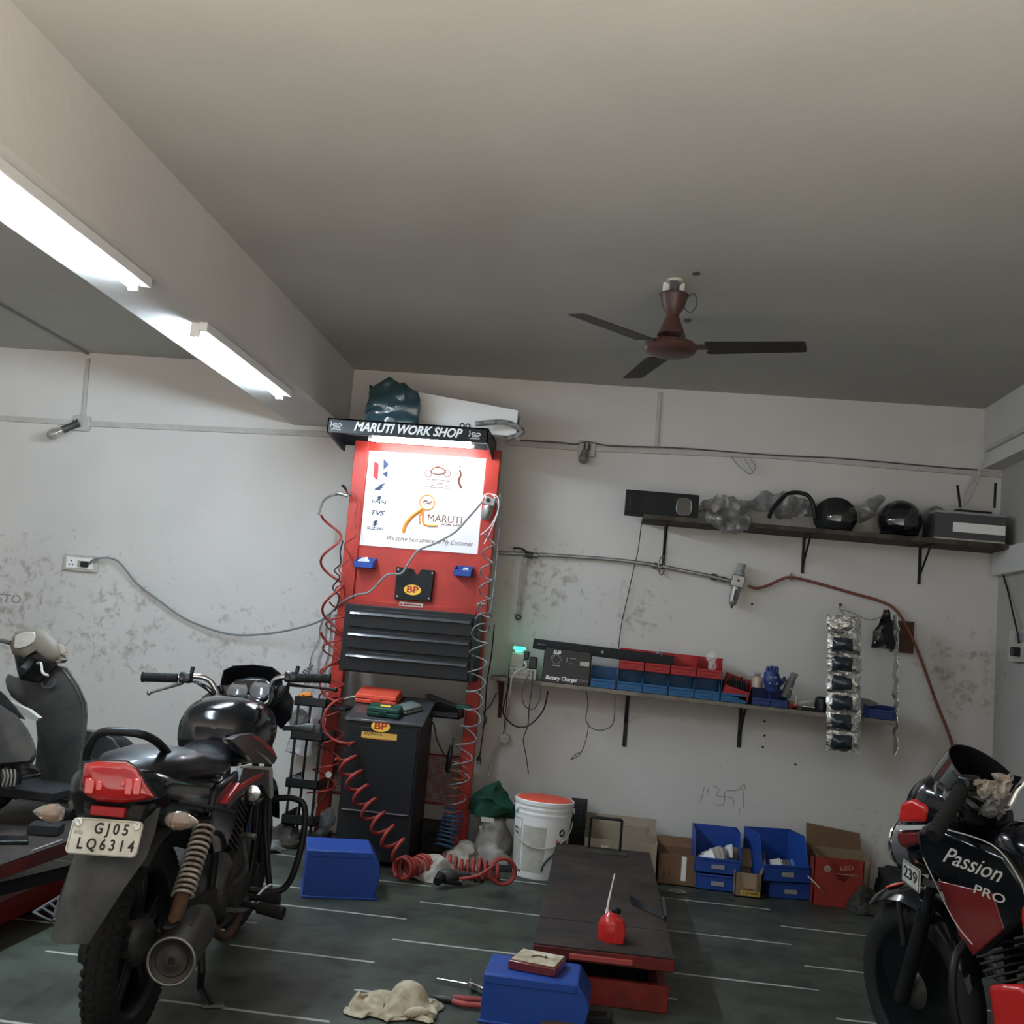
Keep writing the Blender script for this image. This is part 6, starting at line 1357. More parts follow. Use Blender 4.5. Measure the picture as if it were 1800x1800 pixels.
decal('red_stripe', 'graphic_red', [(393,1412),(404,1396),(420,1376),(423,1386),(408,1400),(398,1414)], .168, sp_)
# frame, engine
for s_ in (-1,1):
    part('frame_tube', B().tube([(s_*.10,-.22,.72),(s_*.11,.15,.66),(s_*.10,.40,.55),(s_*.10,.42,.32)], .014, 10, smooth=5), 'black_metal')
    part('frame_tube', B().tube([(s_*.05,1.0,.78),(s_*.10,.98,.50),(s_*.10,.90,.22),(s_*.10,.40,.20)], .014, 10, smooth=5), 'black_metal')
    part('swing_arm', B().bar((s_*.11,.42,.34),(s_*.11,-.03,.30),.03,.045), 'grime')
eng = part('engine', B().lathe([(0,-.13),(.09,-.13),(.12,-.10),(.13,-.05),(.13,.05),(.12,.10),(.09,.135),(0,.135)], (0,.55,.33), (1,0,0), 30).box((-.10,.50,.22),(.10,.86,.42)), 'cast_metal', sharp=30, bevel=.004)
B().lathe([(0,.10),(.105,.10),(.11,.13),(.09,.155),(.05,.16),(0,.16)], (0,.62,.34), (1,0,0), 30).build('clutch_cover', 'grime', eng)
b = B()
for i in range(9): b.bar((-.085,.72+.012*i,.43+.018*i),(.085,.72+.012*i,.43+.018*i),.14,.006,(0,.5,1))
b.build('cooling_fins', 'cast_metal', eng, flat=True)
B().tube([(0,.74,.40),(0,.84,.60)], [.055,.05], 18).build('cylinder', 'cast_metal', eng)
B().cyl((.03,.60,.52),(-.06,.62,.52),.035,n=16).build('carburettor', 'aluminium', eng)
part('horn', B().lathe([(0,0),(.045,0),(.048,.012),(.03,.03),(0,.032)], L(444,1392,ly=.93), (0.2,-1,0), 24), 'chrome')
# exhaust
me0, me1 = L(301,1690,ly=-.255), Vector((.150,.16,.335))
ax_ = (me1-me0).normalized()
mf = part('muffler', B().lathe([(0,.012),(.040,.012),(.055,.006),(.062,0),(.066,.0),(.066,.02),(.0635,.03),(.0635,.30),(.055,.36),(.040,.42),(.026,.47),(0,.47)], me0, ax_, 40), 'muffler')
B().torus(me0+ax_*.0, .063, .0045, ax_, 40, 8).build('end_ring', 'dirty_chrome', mf)
B().lathe([(0,0),(.046,.0),(.042,-.006),(.030,-.004),(.022,-.008),(.013,-.010),(.010,-.010),(.010,.0),(0,.0)], me0+ax_*.010, ax_, 32).build('end_cap', 'muffler', mf)
B().lathe([(0,-.0115),(.0095,-.0115),(.0095,-.0100),(0,-.0100)], me0+ax_*.010, ax_, 16).build('outlet', 'black', mf)
B().bar(me0+ax_*.12+Vector((0,0,.055)),me0+ax_*.26+Vector((.0,0,.055)),.05,.014).build('heat_shield', 'muffler', mf, bevel=.004)
part('exhaust_pipe', B().tube([me0+ax_*.46,(.14,.32,.27),(.13,.55,.17),(.11,.80,.17),(.08,.93,.30),(.04,.90,.52),(.02,.84,.58)], .0165, 12, smooth=6), 'rust')
# shocks
def shock(s_, a, c, vis):
    par_ = part('rear_shock', B().tube([a, a.lerp(c,.72)], .017, 12), 'rust')
    ax2 = (c-a).normalized(); Ln = (c-a).length
    B().tube([a.lerp(c,.70), c], [.022,.020], 14).build('damper_body', 'rust', par_)
    u, v = frame(ax2); n = 13; pts = []
    for i in range(n*14+1):
        t = i/(n*14); tt = .02+.70*(t**.92); an = 2*PI*n*t; pts.append(a+ax2*Ln*tt+(u*math.cos(an)+v*math.sin(an))*.0295)
    B().tube(pts, .0048, 6).build('coil_spring', 'spring_white', par_, sharp=80)
    B().cyl(a+Vector((-.02*s_,0,0)),a+Vector((.02*s_,0,0)),.020,n=14).build('top_bush', 'black', par_); B().cyl(c+Vector((-.02*s_,0,0)),c+Vector((.02*s_,0,0)),.020,n=14).build('bottom_bush', 'black', par_)
shock(1, L(362,1446,lx=.150), L(303,1630,lx=.150), 1)
sa = L(362,1446,lx=.150); sb2 = L(303,1630,lx=.150); shock(-1, Vector((-.15,sa.y,sa.z)), Vector((-.15,sb2.y,sb2.z)), 0)
# chain case, stand, pegs, guard
part('chain_case', B().prism([(-.08,.24),(-.08,.38),(.05,.42),(.48,.44),(.50,.30),(.1,.25)], -.135, -.09, 'x'), 'dusty_black', bevel=.01)
st2 = part('centre_stand', B().tube([(.10,.36,.22),(.125,.33,.12),L(352,1735,lz=.05),L(372,1768,lz=.008)], [.014,.013,.013,.012], 10), 'black_metal')
fp_ = L(372,1768,lz=.008); B().bar(fp_+Vector((-.03,0,.0)),fp_+Vector((.035,.02,0)),.03,.010).build('stand_foot', 'dirty_chrome', st2)
part('centre_stand', B().tube([(-.10,.36,.22),(-.125,.33,.12),(-.16,fp_.y,.012)], .013, 10), 'black_metal')
def peg(a, c, nm='footpeg'):
    p_ = part(nm, B().tube([a, c], .011, 10), 'black_metal'); B().tube([a.lerp(c,.40), c], [.020,.022], 12).build('rubber', 'black_rubber', p_)
peg(L(425,1588,ly=.47), L(498,1606,ly=.44)); peg(L(440,1578,ly=.70), L(492,1580,ly=.70))
peg(Vector((-.12,.47,.30)), Vector((-.26,.44,.29)))
part('brake_pedal', B().tube([(.15,.48,.28),(.17,.66,.24),(.18,.84,.26),(.20,.90,.27)], .008, 8, smooth=4), 'dirty_chrome')
part('kick_lever', B().tube([(.15,.52,.36),(.19,.50,.42),(.19,.40,.54),(.24,.38,.55)], .010, 10, smooth=4), 'dirty_chrome')
for s_ in (1,-1):
    gp = [L(478,1404,ly=.96),L(514,1403,ly=.96),L(535,1418,ly=.96),L(533,1470,ly=.95),L(517,1532,ly=.93),L(498,1562,ly=.92),L(470,1567,ly=.90),L(438,1564,ly=.88)]
    gp = [Vector((p.x*s_,p.y,p.z)) for p in gp]; part('crash_guard', B().tube(gp, .0125, 12, smooth=6), 'black_metal')
    gq = [L(468,1402,ly=.95),L(466,1450,ly=.95),L(470,1510,ly=.93),L(474,1562,ly=.92)]; part('guard_strut', B().tube([Vector((p.x*s_,p.y,p.z)) for p in gq], .012, 12, smooth=5), 'black_metal')
# foot grille on the left
lg = part('side_guard_rod', B().tube([L(142,1480,lx=-.17),L(126,1530,lx=-.22),L(110,1575,lx=-.26),L(96,1612,lx=-.27)], .009, 8, smooth=4), 'dark_grey')
fr_ = [L(x,y,lz=.285) for x,y in ((60,1604),(112,1572),(128,1590),(92,1620))]
b = B().tube(fr_, .006, 8, closed=True)
for t in (.25,.5,.75): b.tube([fr_[0].lerp(fr_[1],t), fr_[3].lerp(fr_[2],t)], .004, 6)
b.build('foot_grille', 'dark_grey', lg)
# front end
YF = 1.0
for s_ in (-1,1): part('fork_leg', B().tube([(s_*.085,1.06,.92),(s_*.085,1.17,.55)], .016, 12).tube([(s_*.085,1.165,.56),(s_*.085,1.245,.28)], .024, 12), 'cast_metal')
part('front_mudguard', B().sheet(lambda u,v: (lambda a,x: (x,1.24-.335*math.cos(a),.30+.335*math.sin(a)-.25*abs(x)))(math.radians(20+140*u),(v-.5)*.13), 22, 8, .004), 'black_gloss', sharp=70)
fa = part('headlight_fairing', B().rings([[L(x,y,ly=1.02) for x,y in ((354,1226),(366,1258),(384,1250),(420,1262),(470,1252),(494,1282),(512,1262),(517,1232),(502,1205),(384,1205))],[L(x,y,ly=1.20) for x,y in ((372,1226),(382,1262),(396,1275),(430,1285),(462,1280),(486,1275),(500,1255),(503,1232),(490,1200),(390,1200))],[L(x,y,ly=1.30) for x,y in ((390,1230),(400,1250),(410,1262),(432,1270),(455,1266),(474,1258),(482,1245),(484,1230),(474,1208),(402,1208))]]), 'black_gloss', sharp=60)
B().sheet(lambda u,v: (lambda a: L([384,388,393,410,445,478,494,497,495][min(int(u*8),8)], [1220,1196,1178,1170,1168,1172,1184,1200,1218][min(int(u*8),8)], ly=1.12).lerp(L(440,1225,ly=1.27), v*.9)+Vector((0,0,.0)))(0), 8, 6, .004).build('windscreen', 'smoke', fa)
mc = part('instrument_panel', B().at().rings([[L(x,y,ly=1.02) for x,y in ((388,1236),(398,1212),(412,1198),(440,1193),(468,1196),(482,1212),(486,1234),(462,1246),(412,1246))],[L(x,y,ly=1.10) for x,y in ((392,1230),(402,1208),(416,1194),(442,1190),(466,1192),(478,1208),(482,1228),(460,1240),(414,1240))]]), 'black', sharp=40, bevel=.003)
for px2,py2 in ((418,1216),(458,1213)):
    c = L(px2,py2,ly=1.015); B().lathe([(0,.0),(.040,.0),(.044,.006),(.040,.012),(.036,.009),(0,.009)], c, (0,-1,.5), 30).build('dial', 'dial', mc)
    B().tube([c+Vector((0,-.012,.005)), c+Vector((-.012,-.016,.02))], .0012, 5).build('needle', 'offwhite', mc)
kb = part('handlebar_clamp', B().box(L(415,1244,ly=.96),L(448,1234,ly=1.0)), 'chrome', bevel=.004); B().lathe([(0,0),(.014,0),(.014,.012),(.006,.014),(0,.014)], L(436,1229,ly=.985), (0,-.6,1), 18).build('ignition_key_barrel', 'chrome', kb)
b = B().tube([L(314,1192,ly=.93),L(345,1189,ly=.95),L(368,1196,ly=.97),L(380,1216,ly=.98),L(388,1236,ly=.99),L(410,1243,ly=.99),L(455,1241,ly=.99),L(474,1232,ly=.99),L(477,1212,ly=.98),L(482,1197,ly=.96),L(498,1190,ly=.94),L(516,1191,ly=.93)], .0115, 12, smooth=6)
hb_ = part('handlebar', b, 'chrome')
for pts2,lev in (([(251,1190),(312,1192)],[(322,1200),(300,1207),(280,1213),(262,1218)]),([(520,1192),(580,1193)],[(505,1203),(530,1206),(560,1209),(590,1213)])):
    a, c = L(*pts2[0],ly=.915), L(*pts2[1],ly=.925)
    g_ = B().tube([a,c], .0175, 16).build('grip', 'black_rubber', hb_)
    b = B()
    for i in range(14): b.torus(a.lerp(c,(i+.5)/14), .0178, .0014, (c-a), 14, 5)
    b.torus(a if lev[0][0] < 400 else c, .018, .0035, (c-a), 16, 6); b.build('grip_ribs', 'black_rubber', g_)
    lv = B().tube([L(*p,ly=.93) for p in lev], [.007,.006,.005,.0055], 8, smooth=3); lv.at(tuple(L(*lev[-1],ly=.93))).ell((0,0,0),(.010,.010,.010),10,8).home(); lv.build('lever', 'dirty_chrome' if lev[0][0] < 400 else 'black', hb_)
for px2,py2 in ((327,1191),(512,1190)):
    c = L(px2,py2,ly=.925); sw = B().cbox(c,(.050,.036,.042)).build('switch_housing', 'black', hb_, bevel=.008)
    B().cbox(c+Vector((.012,-.020,.004)),(.016,.010,.012)).cbox(c+Vector((-.010,-.020,-.004)),(.012,.008,.010)).build('switches', 'dark_grey', sw)
    B().cyl(c+Vector((.02,.0,.015)), c+Vector((.022,.0,.045)), .008, n=10).build('mirror_mount', 'black', sw)
for i,(x2,y2) in enumerate([(352,1205),(347,1208),(344,1202)]):
    part('control_cable', B().tube([L(335+3*i,1198,ly=.93),L(x2+10,y2,ly=.93),L(382,1225+4*i,ly=.97),L(398,1255,ly=1.02),L(410,1275,ly=1.03)], .0035, 7, smooth=6), 'black')
for i in range(3): part('control_cable', B().tube([L(508,1200,ly=.93),L(496+4*i,1216+3*i,ly=.95),L(480,1232+4*i,ly=.99),L(475-6*i,1262,ly=1.02)], .0035, 7, smooth=6), 'black')
il = L(540,1282,ly=1.08); part('front_indicator', B().tube([L(497,1280,ly=1.08),L(520,1280,ly=1.08),L(545,1280,ly=1.08),L(557,1283,ly=1.08)], [.010,.012,.020,.010], 12, smooth=3), 'dark_grey')
il = Vector((-il.x,il.y,il.z)); part('front_indicator', B().tube([il+Vector((.12,0,0)),il+Vector((.05,0,0)),il,il+Vector((-.03,0,0))],[.010,.012,.020,.010],12), 'dark_grey')
# ---------------------------------------------------------------- red and black motorcycle at the right edge
s2 = .91
PW_ = Vector((1.145,3.70,0))+Matrix.Rotation(math.radians(13),3,'Z') @ Vector((0,-.32*s2,0))     # foot of the steering axis
Mb, Mf = [Matrix.Translation(PW_) @ Matrix.Rotation(math.radians(a),4,'Z') @ Matrix.Rotation(math.radians(-4),4,'Y') @ Matrix.Scale(s2,4) @ Matrix.Translation((0,.32,0)) for a in (29,24)]
Mbi, Mfi = Mb.inverted(), Mf.inverted()
r2 = thing('motorcycle', tuple(Mb @ Vector((0,-.6,0))), 'red and black motorcycle cut by the right edge, its windscreen dark', 'motorcycle'); ORG[r2.name] = tuple(r2.location)
def Ff(px,py,**k): return L(px,py,MI=Mfi,**k)
def Fb(px,py,**k): return L(px,py,MI=Mbi,**k)
def pf(nm, b, m, par=None, **k): return b.build(nm, m, par or r2, **k)
wheel(r2, Mf @ Matrix.Translation((0,0,.30)), .30, .042, 5, False, 'front_wheel')
wheel(r2, Mb @ Matrix.Translation((0,-1.24,.30)), .30, .045, 5, False, 'rear_wheel')
for s_ in (-1,1): pf('fork_leg', MB(Mf).tube([(s_*.085,-.26,.98),(s_*.085,-.12,.56)], .017, 14).tube([(s_*.085,-.13,.60),(s_*.085,0,.27)], .026, 14), 'black_metal')
fm = pf('front_mudguard', MB(Mf).sheet(lambda u,v: (lambda a,x: (x,.350*math.cos(a),.30+.350*math.sin(a)-9*x*x))(math.radians(56+100*u),(v-.5)*.150), 26, 12, .004), 'black_gloss', sharp=80)
for s_ in (-1,1): pf('mudguard_brace', MB(Mf).tube([(s_*.075,.02,.60),(s_*.085,-.02,.46)], .010, 8), 'black_metal')
c = Vector((-.02,.12,.30+.335)); MB(Mf).at((-.015,.115,.630),(-20,-12,0)).ell((0,0,0),(.030,.045,.004),20,6).home().build('round_sticker', 'red_case', fm)
MB(Mf).at((-.015,.115,.6315),(-20,-12,0)).ell((0,0,0),(.018,.028,.0045),18,6).home().build('sticker_mark', 'cloth_cream', fm)
# headlight cowl: loft seen from its left
cw = []
for (y,w_,z0_,z1_) in [(-.02,.03,.82,.93),(-.03,.10,.76,.99),(-.09,.135,.73,1.05),(-.17,.145,.74,1.09),(-.26,.135,.78,1.08),(-.33,.115,.82,1.04)]:
    cw.append((y,w_,z0_,z1_,.8))
fr2 = pf('headlight_cowl', loft(MB(Mf), cw, 28), 'black_gloss', sharp=70)
MB(Mf).lathe([(0,0),(.085,0),(.100,-.010),(.105,-.03),(.095,-.09),(0,-.09)], (0,.035,.80), (0,1,.0), 32).build('headlamp', 'dial', fr2)
MB(Mf).torus((0,.030,.80), .100, .008, (0,1,0), 32, 8).build('headlamp_rim', 'chrome', fr2)
for s_ in (-1,1):
    MB(Mf).prism([(-.07,.895),(-.085,.965),(-.15,.99),(-.22,.975),(-.21,.92)], s_*.120, s_*.150, 'x').build('red_panel', 'bright_red', fr2, bevel=.012)
    MB(Mf).prism([(-.07,.885),(-.22,.915),(-.22,.900),(-.07,.868)], s_*.130, s_*.1525, 'x').build('silver_stripe', 'graphic_silver', fr2)
    MB(Mf).prism([(-.06,.862),(-.21,.895),(-.19,.85),(-.09,.81),(-.06,.83)], s_*.110, s_*.146, 'x').build('lower_red_panel', 'maroon', fr2, bevel=.01)
def wsf(u, v):
    a = -PI*.62+PI*1.24*u; w_ = .112*(1-.10*v)
    return Vector((w_*math.sin(a), -.22-.12*v+.19*math.cos(a)*(1-.30*v), .99+.185*v*(.55+.45*max(math.cos(a),0))))
pf('windscreen', MB(Mf).sheet(wsf, 24, 10, .004), 'smoke', sharp=80)
ip = pf('instrument_panel', loft(MB(Mf), [(-.20,.06,.94,1.03,.7),(-.25,.11,.93,1.05,.7),(-.31,.115,.92,1.035,.7),(-.34,.08,.93,1.0,.7)], 24), 'black_matte', sharp=50)
for s_ in (-1,1):
    MB(Mf).lathe([(0,0),(.044,0),(.048,.006),(.042,.014),(.038,.010),(0,.010)], (s_*.058,-.325,1.015), (0,-.75,.65), 30).build('dial', 'dial', ip)
pf('handlebar_left', MB(Mf).tube([(0,-.35,.985),(-.07,-.35,.985),(-.13,-.355,1.03),(-.18,-.38,1.045),(-.22,-.40,1.04)], .0115, 12, smooth=6), 'chrome').name = 'handlebar'
pf('handlebar', MB(Mf).tube([(0,-.35,.985),(.07,-.35,.985),(.12,-.355,1.05),(.18,-.38,1.10),(.24,-.42,1.10),(.28,-.45,1.09)], .0125, 12, smooth=6), 'chrome')
a, c = Ff(1690,1388,ly=-.40), Ff(1640,1470,ly=-.46)
gr = pf('handlebar_grip', MB(Mf).tube([a, c], .024, 18), 'black_rubber')
b = MB(Mf)
for i in range(12): b.torus(a.lerp(c,(i+.5)/12), .0245, .0018, (c-a), 16, 5)
b.build('grip_ribs', 'black_rubber', gr)
pf('switch_housing', MB(Mf).cbox(a+Vector((.03,0,.02)),(.06,.05,.05)), 'black', bevel=.01)
pf('clutch_lever', MB(Mf).tube([Ff(1700,1385,ly=-.34),Ff(1672,1415,ly=-.34),Ff(1650,1440,ly=-.36),Ff(1625,1458,ly=-.38)], [.008,.007,.006,.009], 8, smooth=4), 'dirty_chrome')
pf('lever_perch', MB(Mf).tube([Ff(1674,1352,ly=-.36),Ff(1682,1362,ly=-.36),Ff(1690,1372,ly=-.36)], [.006,.008,.010], 8), 'dirty_chrome')
pf('mirror_stub', MB(Mf).torus(Ff(1653,1390,ly=-.30), .026, .006, (.3,-1,.2), 24, 8), 'dirty_chrome')
for i in range(3): pf('control_cable', MB(Mf).tube([Ff(1700,1400,ly=-.36),Ff(1725+8*i,1420,ly=-.38),Ff(1735+6*i,1450,ly=-.34),Ff(1715,1480+5*i,ly=-.28)], .004, 7, smooth=6), 'black')
# plate beneath the headlamp
PQ = [Ff(1586,1519,lx=-.10),Ff(1618,1540,lx=-.10)]
c1, c2 = P(1586,1528,y=3.55), P(1616,1550,y=3.28)
mp2 = facing((c1+c2)/2, (c2-c1), (0,0,1)); wl = (c2-c1).length/2
# order of the figures must read from the left: text runs towards the camera
n2 = MB(mp2).prism(rr_(wl,.033,.006), -.003, 0, 'z').build('number_plate', 'plate_white', r2)
text('plate_number', '239', .046, mp2 @ facing((0,0,.0008),(1,0,0),(0,1,0)), 'black', n2, bold=.0008, width=wl*1.55)
rg = rr_(wl-.003,.030,.005); MB(mp2).tube([(x,y,.001) for x,y in rg], .0015, 6, closed=True).build('plate_rim', 'dark_grey', n2)
pf('plate_bracket', MB().bar(c1+Vector((.02,0,0)), Mf @ Vector((0,-.10,.66)), .02, .02).bar(c2+Vector((.02,0,0)), Mf @ Vector((0,-.12,.68)), .02, .02), 'black')
pf('triple_clamp', MB(Mf).box((-.11,-.30,.86),(.11,-.18,.90)), 'black_metal', bevel=.004)
# tank and shroud
t2_ = pf('fuel_tank', loft(MB(Mb), [(-.40,.04,.80,.90,.9),(-.42,.11,.76,.955,.8),(-.50,.150,.735,.985,.78),(-.62,.165,.72,.995,.78),(-.76,.150,.73,.975,.78),(-.85,.10,.76,.92,.8),(-.87,.03,.79,.88,.9)], 32), 'black_gloss', sharp=80)
MB(Mb).lathe([(0,0),(.045,0),(.048,.006),(.042,.014),(0,.015)], (0,-.62,.993), (0,0,1), 28).build('filler_cap', 'chrome', t2_)
for s_ in (-1,1):
    sh_ = MB(Mb).prism([(-.20,.90),(-.30,.93),(-.56,.90),(-.66,.80),(-.60,.70),(-.44,.56),(-.38,.60),(-.30,.76),(-.22,.82)], s_*.135, s_*.190, 'x').build('tank_shroud', 'black_gloss', r2, bevel=.015)
    MB(Mb).prism([(-.30,.76),(-.52,.775),(-.56,.68),(-.44,.565),(-.385,.61)], s_*.14, s_*.1925, 'x').build('maroon_panel', 'maroon', sh_, bevel=.004)
    if s_ < 0:
        md = facing((-.1915,-.432,.842),(0,-1,-.06),(0,-.06,1))
        text('model_name', 'Passion', .075, Mb @ md, 'offwhite', sh_, shear=.6, bold=.0004, width=.235)
        text('model_name', 'Passion', .078, Mb @ facing((-.1920,-.43,.835),(0,-1,-.06),(0,-.06,1)), 'black', sh_, shear=.45, bold=-.0022, width=.245) if False else None
        text('model_name', 'PRO', .040, Mb @ facing((-.1945,-.505,.768),(0,-1,-.06),(0,-.06,1)), 'offwhite', sh_, shear=.2, bold=.0003, width=.12)
        MB(Mb).tube([(-.193,-.30,.93),(-.193,-.52,.92),(-.193,-.62,.84),(-.193,-.64,.78)], .0022, 6, smooth=5).tube([(-.193,-.24,.82),(-.193,-.36,.66),(-.193,-.44,.60)], .002, 6, smooth=4).build('silver_line', 'graphic_silver', sh_)
for s_ in (-1,1): pf('red_side_cover', MB(Mb).prism([(-.60,.79),(-.66,.85),(-1.0,.85),(-1.1,.74),(-.95,.5),(-.70,.46),(-.63,.58)], s_*.14, s_*.187, 'x'), 'bright_red', bevel=.015)
pf('seat', loft(MB(Mb), [(-.80,.05,.80,.88,.8),(-.90,.12,.77,.86,.7),(-1.2,.135,.77,.87,.7),(-1.5,.12,.79,.89,.7),(-1.56,.04,.81,.87,.8)], 20), 'seat_vinyl', sharp=70)
pf('tail_cowl', loft(MB(Mb), [(-.9,.11,.66,.78,.6),(-1.2,.125,.66,.79,.6),(-1.58,.10,.72,.82,.6),(-1.66,.05,.76,.81,.7)], 20), 'bright_red', sharp=60)
# engine and red leg guard
en2 = pf('engine', MB(Mb).lathe([(0,-.14),(.09,-.14),(.13,-.10),(.13,.10),(.09,.13),(0,.13)], (0,-.74,.33), (1,0,0), 30).box((-.10,-.78,.22),(.10,-.42,.42)), 'cast_metal', sharp=30, bevel=.004)
b = MB(Mb)
for i in range(9): b.bar((-.085,-.50+.012*i,.43+.018*i),(.085,-.50+.012*i,.43+.018*i),.14,.006,(0,.5,1))
b.build('cooling_fins', 'cast_metal', en2, flat=True)
MB(Mb).lathe([(0,-.145),(.05,-.16),(.10,-.15),(.11,-.13),(0,-.13)], (0,-.66,.34), (1,0,0), 28).build('magneto_cover', 'black', en2)
pf('frame_tube', MB(Mb).tube([(0,-.34,.86),(0,-.40,.60),(0,-.44,.26),(0,-.60,.19),(0,-.95,.2)], .018, 12, smooth=5), 'black_metal')
for s_ in (-1,1):
    pf('crash_guard', MB(Mb).tube([(0,-.40,.60),(s_*.16,-.40,.60),(s_*.25,-.42,.54),(s_*.27,-.44,.40),(s_*.22,-.46,.30),(0,-.46,.27)], .0125, 12, smooth=6), 'black_metal')
    pf('leg_shield', MB(Mb).prism([(-.50,.50),(-.62,.54),(-.76,.50),(-.78,.42),(-.70,.18),(-.60,.20),(-.52,.38)], s_*.17, s_*.205, 'x'), 'bright_red', bevel=.015)
pf('exhaust_pipe', MB(Mb).tube([(.03,-.44,.56),(.05,-.36,.45),(.08,-.38,.24),(.12,-.55,.17),(.14,-.9,.22),(.15,-1.4,.30)], .02, 12, smooth=6), 'dirty_chrome')
pf('swing_arm', MB(Mb).bar((-.10,-.80,.33),(-.10,-1.26,.30),.03,.045).bar((.10,-.80,.33),(.10,-1.26,.30),.03,.045), 'black_metal')
pf('side_stand', MB(Mb).tube([(-.12,-.80,.22),(-.20,-.86,.012)], .012, 10), 'black_metal')
# white rag stuffed behind the handlebar
for k_,(px2,py2,sz,m_) in enumerate([(1750,1390,.030,'cloth_white'),(1732,1383,.024,'cloth_white'),(1766,1372,.020,'cloth_white'),(1745,1418,.032,'led_grey')]):
    c = Ff(px2,py2,ly=-.44); b = MB(Mf); rs = []
    for i in range(15):
        a = -PI/2+PI*i/14; rs.append([wob((c.x+sz*max(math.cos(a),.05)*math.cos(2*PI*j/24), c.y+sz*max(math.cos(a),.05)*math.sin(2*PI*j/24), c.z+sz*math.sin(a)), 55, .030) for j in range(24)])
    if k_ == 0: rg_ = thing('rag', tuple(Mf @ c), 'white crumpled rag stuffed behind the handlebar of the red motorcycle', 'rag')
    b.rings(rs).build('fold', m_, rg_, sharp=40)
# ---------------------------------------------------------------- left lift table with scooter and the oily parts
za2 = .33
ya = P(30,1505,z=za2)
tb = thing('lift_table', tuple(P(60,1520,z=0)), 'red-railed lift table at the left edge with a scooter on it', 'lift table')
# the long right edge of the top runs from bottom left of the photo towards the wall
e0, e1 = P(0,1520,z=za2), P(130,1475,z=za2)
dv = (e1-e0).normalized(); nv = Vector((-dv.y,dv.x,0))
E0, E1 = e0-dv*.3, e1+dv*1.35
def quad(b, a, c, w_, z0_, z1_):                       # slab along a-c, w_ to the left
    o_ = nv*w_; pts = [a, c, c+o_, a+o_]
    return b.add([Vector((p.x,p.y,z0_)) for p in pts]+[Vector((p.x,p.y,z1_)) for p in pts], [[3,2,1,0],[4,5,6,7],[0,1,5,4],[1,2,6,5],[2,3,7,6],[3,0,4,7]])
quad(MB(), E0, E1, .62, za2-.006, za2).build('platform', 'lift_top', tb)
quad(MB(), E0-nv*.0, E1, .03, za2-.055, za2-.006).build('side_rail', 'dark_red_paint', tb, bevel=.003)
b0_, b1_ = P(0,1600,z=.05), P(112,1549,z=.05); bd = (b1_-b0_).normalized()
MB().bar(b0_-bd*.3, b1_+bd*.5, .06, .09).build('base_rail', 'red_paint', tb, bevel=.003)
MB().bar(b0_-bd*.3+nv*.5, b1_+bd*.5+nv*.5, .06, .09).build('base_rail', 'red_paint', tb, bevel=.003)
MB().bar(E0+nv*.05+Vector((0,0,-.08)), Vector((E1.x,E1.y,.08))+nv*.05, .03, .04).build('scissor_arm', 'black_matte', tb)
def ont(px, py): return P(px,py,z=za2+.001)
def tbox(px,py,w_,d_,h_,rot,m,nm,label,cat):
    c = ont(px,py); o = MB(Matrix.Translation(c) @ Matrix.Rotation(math.radians(rot),4,'Z')).box((-w_/2,-d_/2,0),(w_/2,d_/2,h_)).build(nm, m, bevel=.004); tag(o, label, cat)
tbox(80,1465,.12,.10,.04,15,'black_matte','black_box','small black open box on the left lift table beside the indicator','box')
tbox(10,1480,.16,.10,.015,30,'black','black_plate','flat black bracket plate on the left lift table at the photo edge','plate')
tbox(75,1400,.32,.12,.05,5,'dark_grey','grey_tray','long grey tray across the left lift table behind the indicator','tray')
tag(MB().tube([ont(55,1497),ont(108,1478)], .006, 8).build('steel_rod', 'steel'), 'bright steel rod at the rim of the left lift table', 'rod')
def lump(px,py,w_,h_,m,label,seed):
    c = ont(px,py); b = MB(); rs = []
    for i in range(10):
        t = i/9; r = math.cos(t*PI/2)**.6 if t < 1 else .02
        rs.append([(lambda q_: Vector((q_.x,q_.y,max(q_.z,za2+.0012+.0004*i))))(wob((c.x+w_/2*r*math.cos(2*PI*j/20), c.y+.08*r*math.sin(2*PI*j/20), za2+h_*t), 22+seed, .05)) for j in range(20)])
    b.rings(rs); tag(b.build('engine_part', m, sharp=25), label, 'engine part')
lump(60,1375,.30,.09,'grime','oily engine parts heaped on the left lift table under the scooter',1)
lump(110,1372,.22,.10,'dusty_black','dark tangle of parts between scooter and tail light',5)
lump(20,1400,.16,.07,'cast_metal','grey metal casting on the left lift table at the photo edge',9)
tag(MB().tube([ont(5,1420)+Vector((0,0,.03)),P(30,1372,z=.45),P(70,1362,z=.47),P(120,1345,z=.50),P(150,1332,z=.53)], .008, 8, smooth=6).build('long_rod', 'dark_grey'), 'thin dark rod slanting up behind the black tail light', 'rod')
# scooter, rear three-quarter view
sy = 4.55
def S(x, y, yy=sy): return P(x,y,y=yy)
sc = thing('scooter', tuple(S(70,1400)-Vector((0,0,0))), 'dusty grey-black scooter standing on the left lift table', 'scooter')
def sl(rings, nm, m, par=None, sharp=60, **k): return MB().rings(rings).build(nm, m, par or sc, sharp=sharp, **k)
HS = [(17,1132),(28,1110),(45,1107),(62,1101),(80,1107),(98,1123),(106,1137),(112,1155),(108,1163),(98,1167),(82,1162),(62,1147),(40,1158),(22,1150)]
def rg2(pts, yy, k=1, c=None):
    c = c or (sum(p[0] for p in pts)/len(pts), sum(p[1] for p in pts)/len(pts)); return [S(c[0]+(x-c[0])*k, c[1]+(y-c[1])*k, yy) for x,y in pts]
hs = sl([rg2(HS,sy-.05,.55),rg2(HS,sy-.035,.85),rg2(HS,sy,1.0),rg2(HS,sy+.08,1.0),rg2(HS,sy+.14,.8),rg2(HS,sy+.16,.4)], 'headlamp_housing', 'scooter_tan')
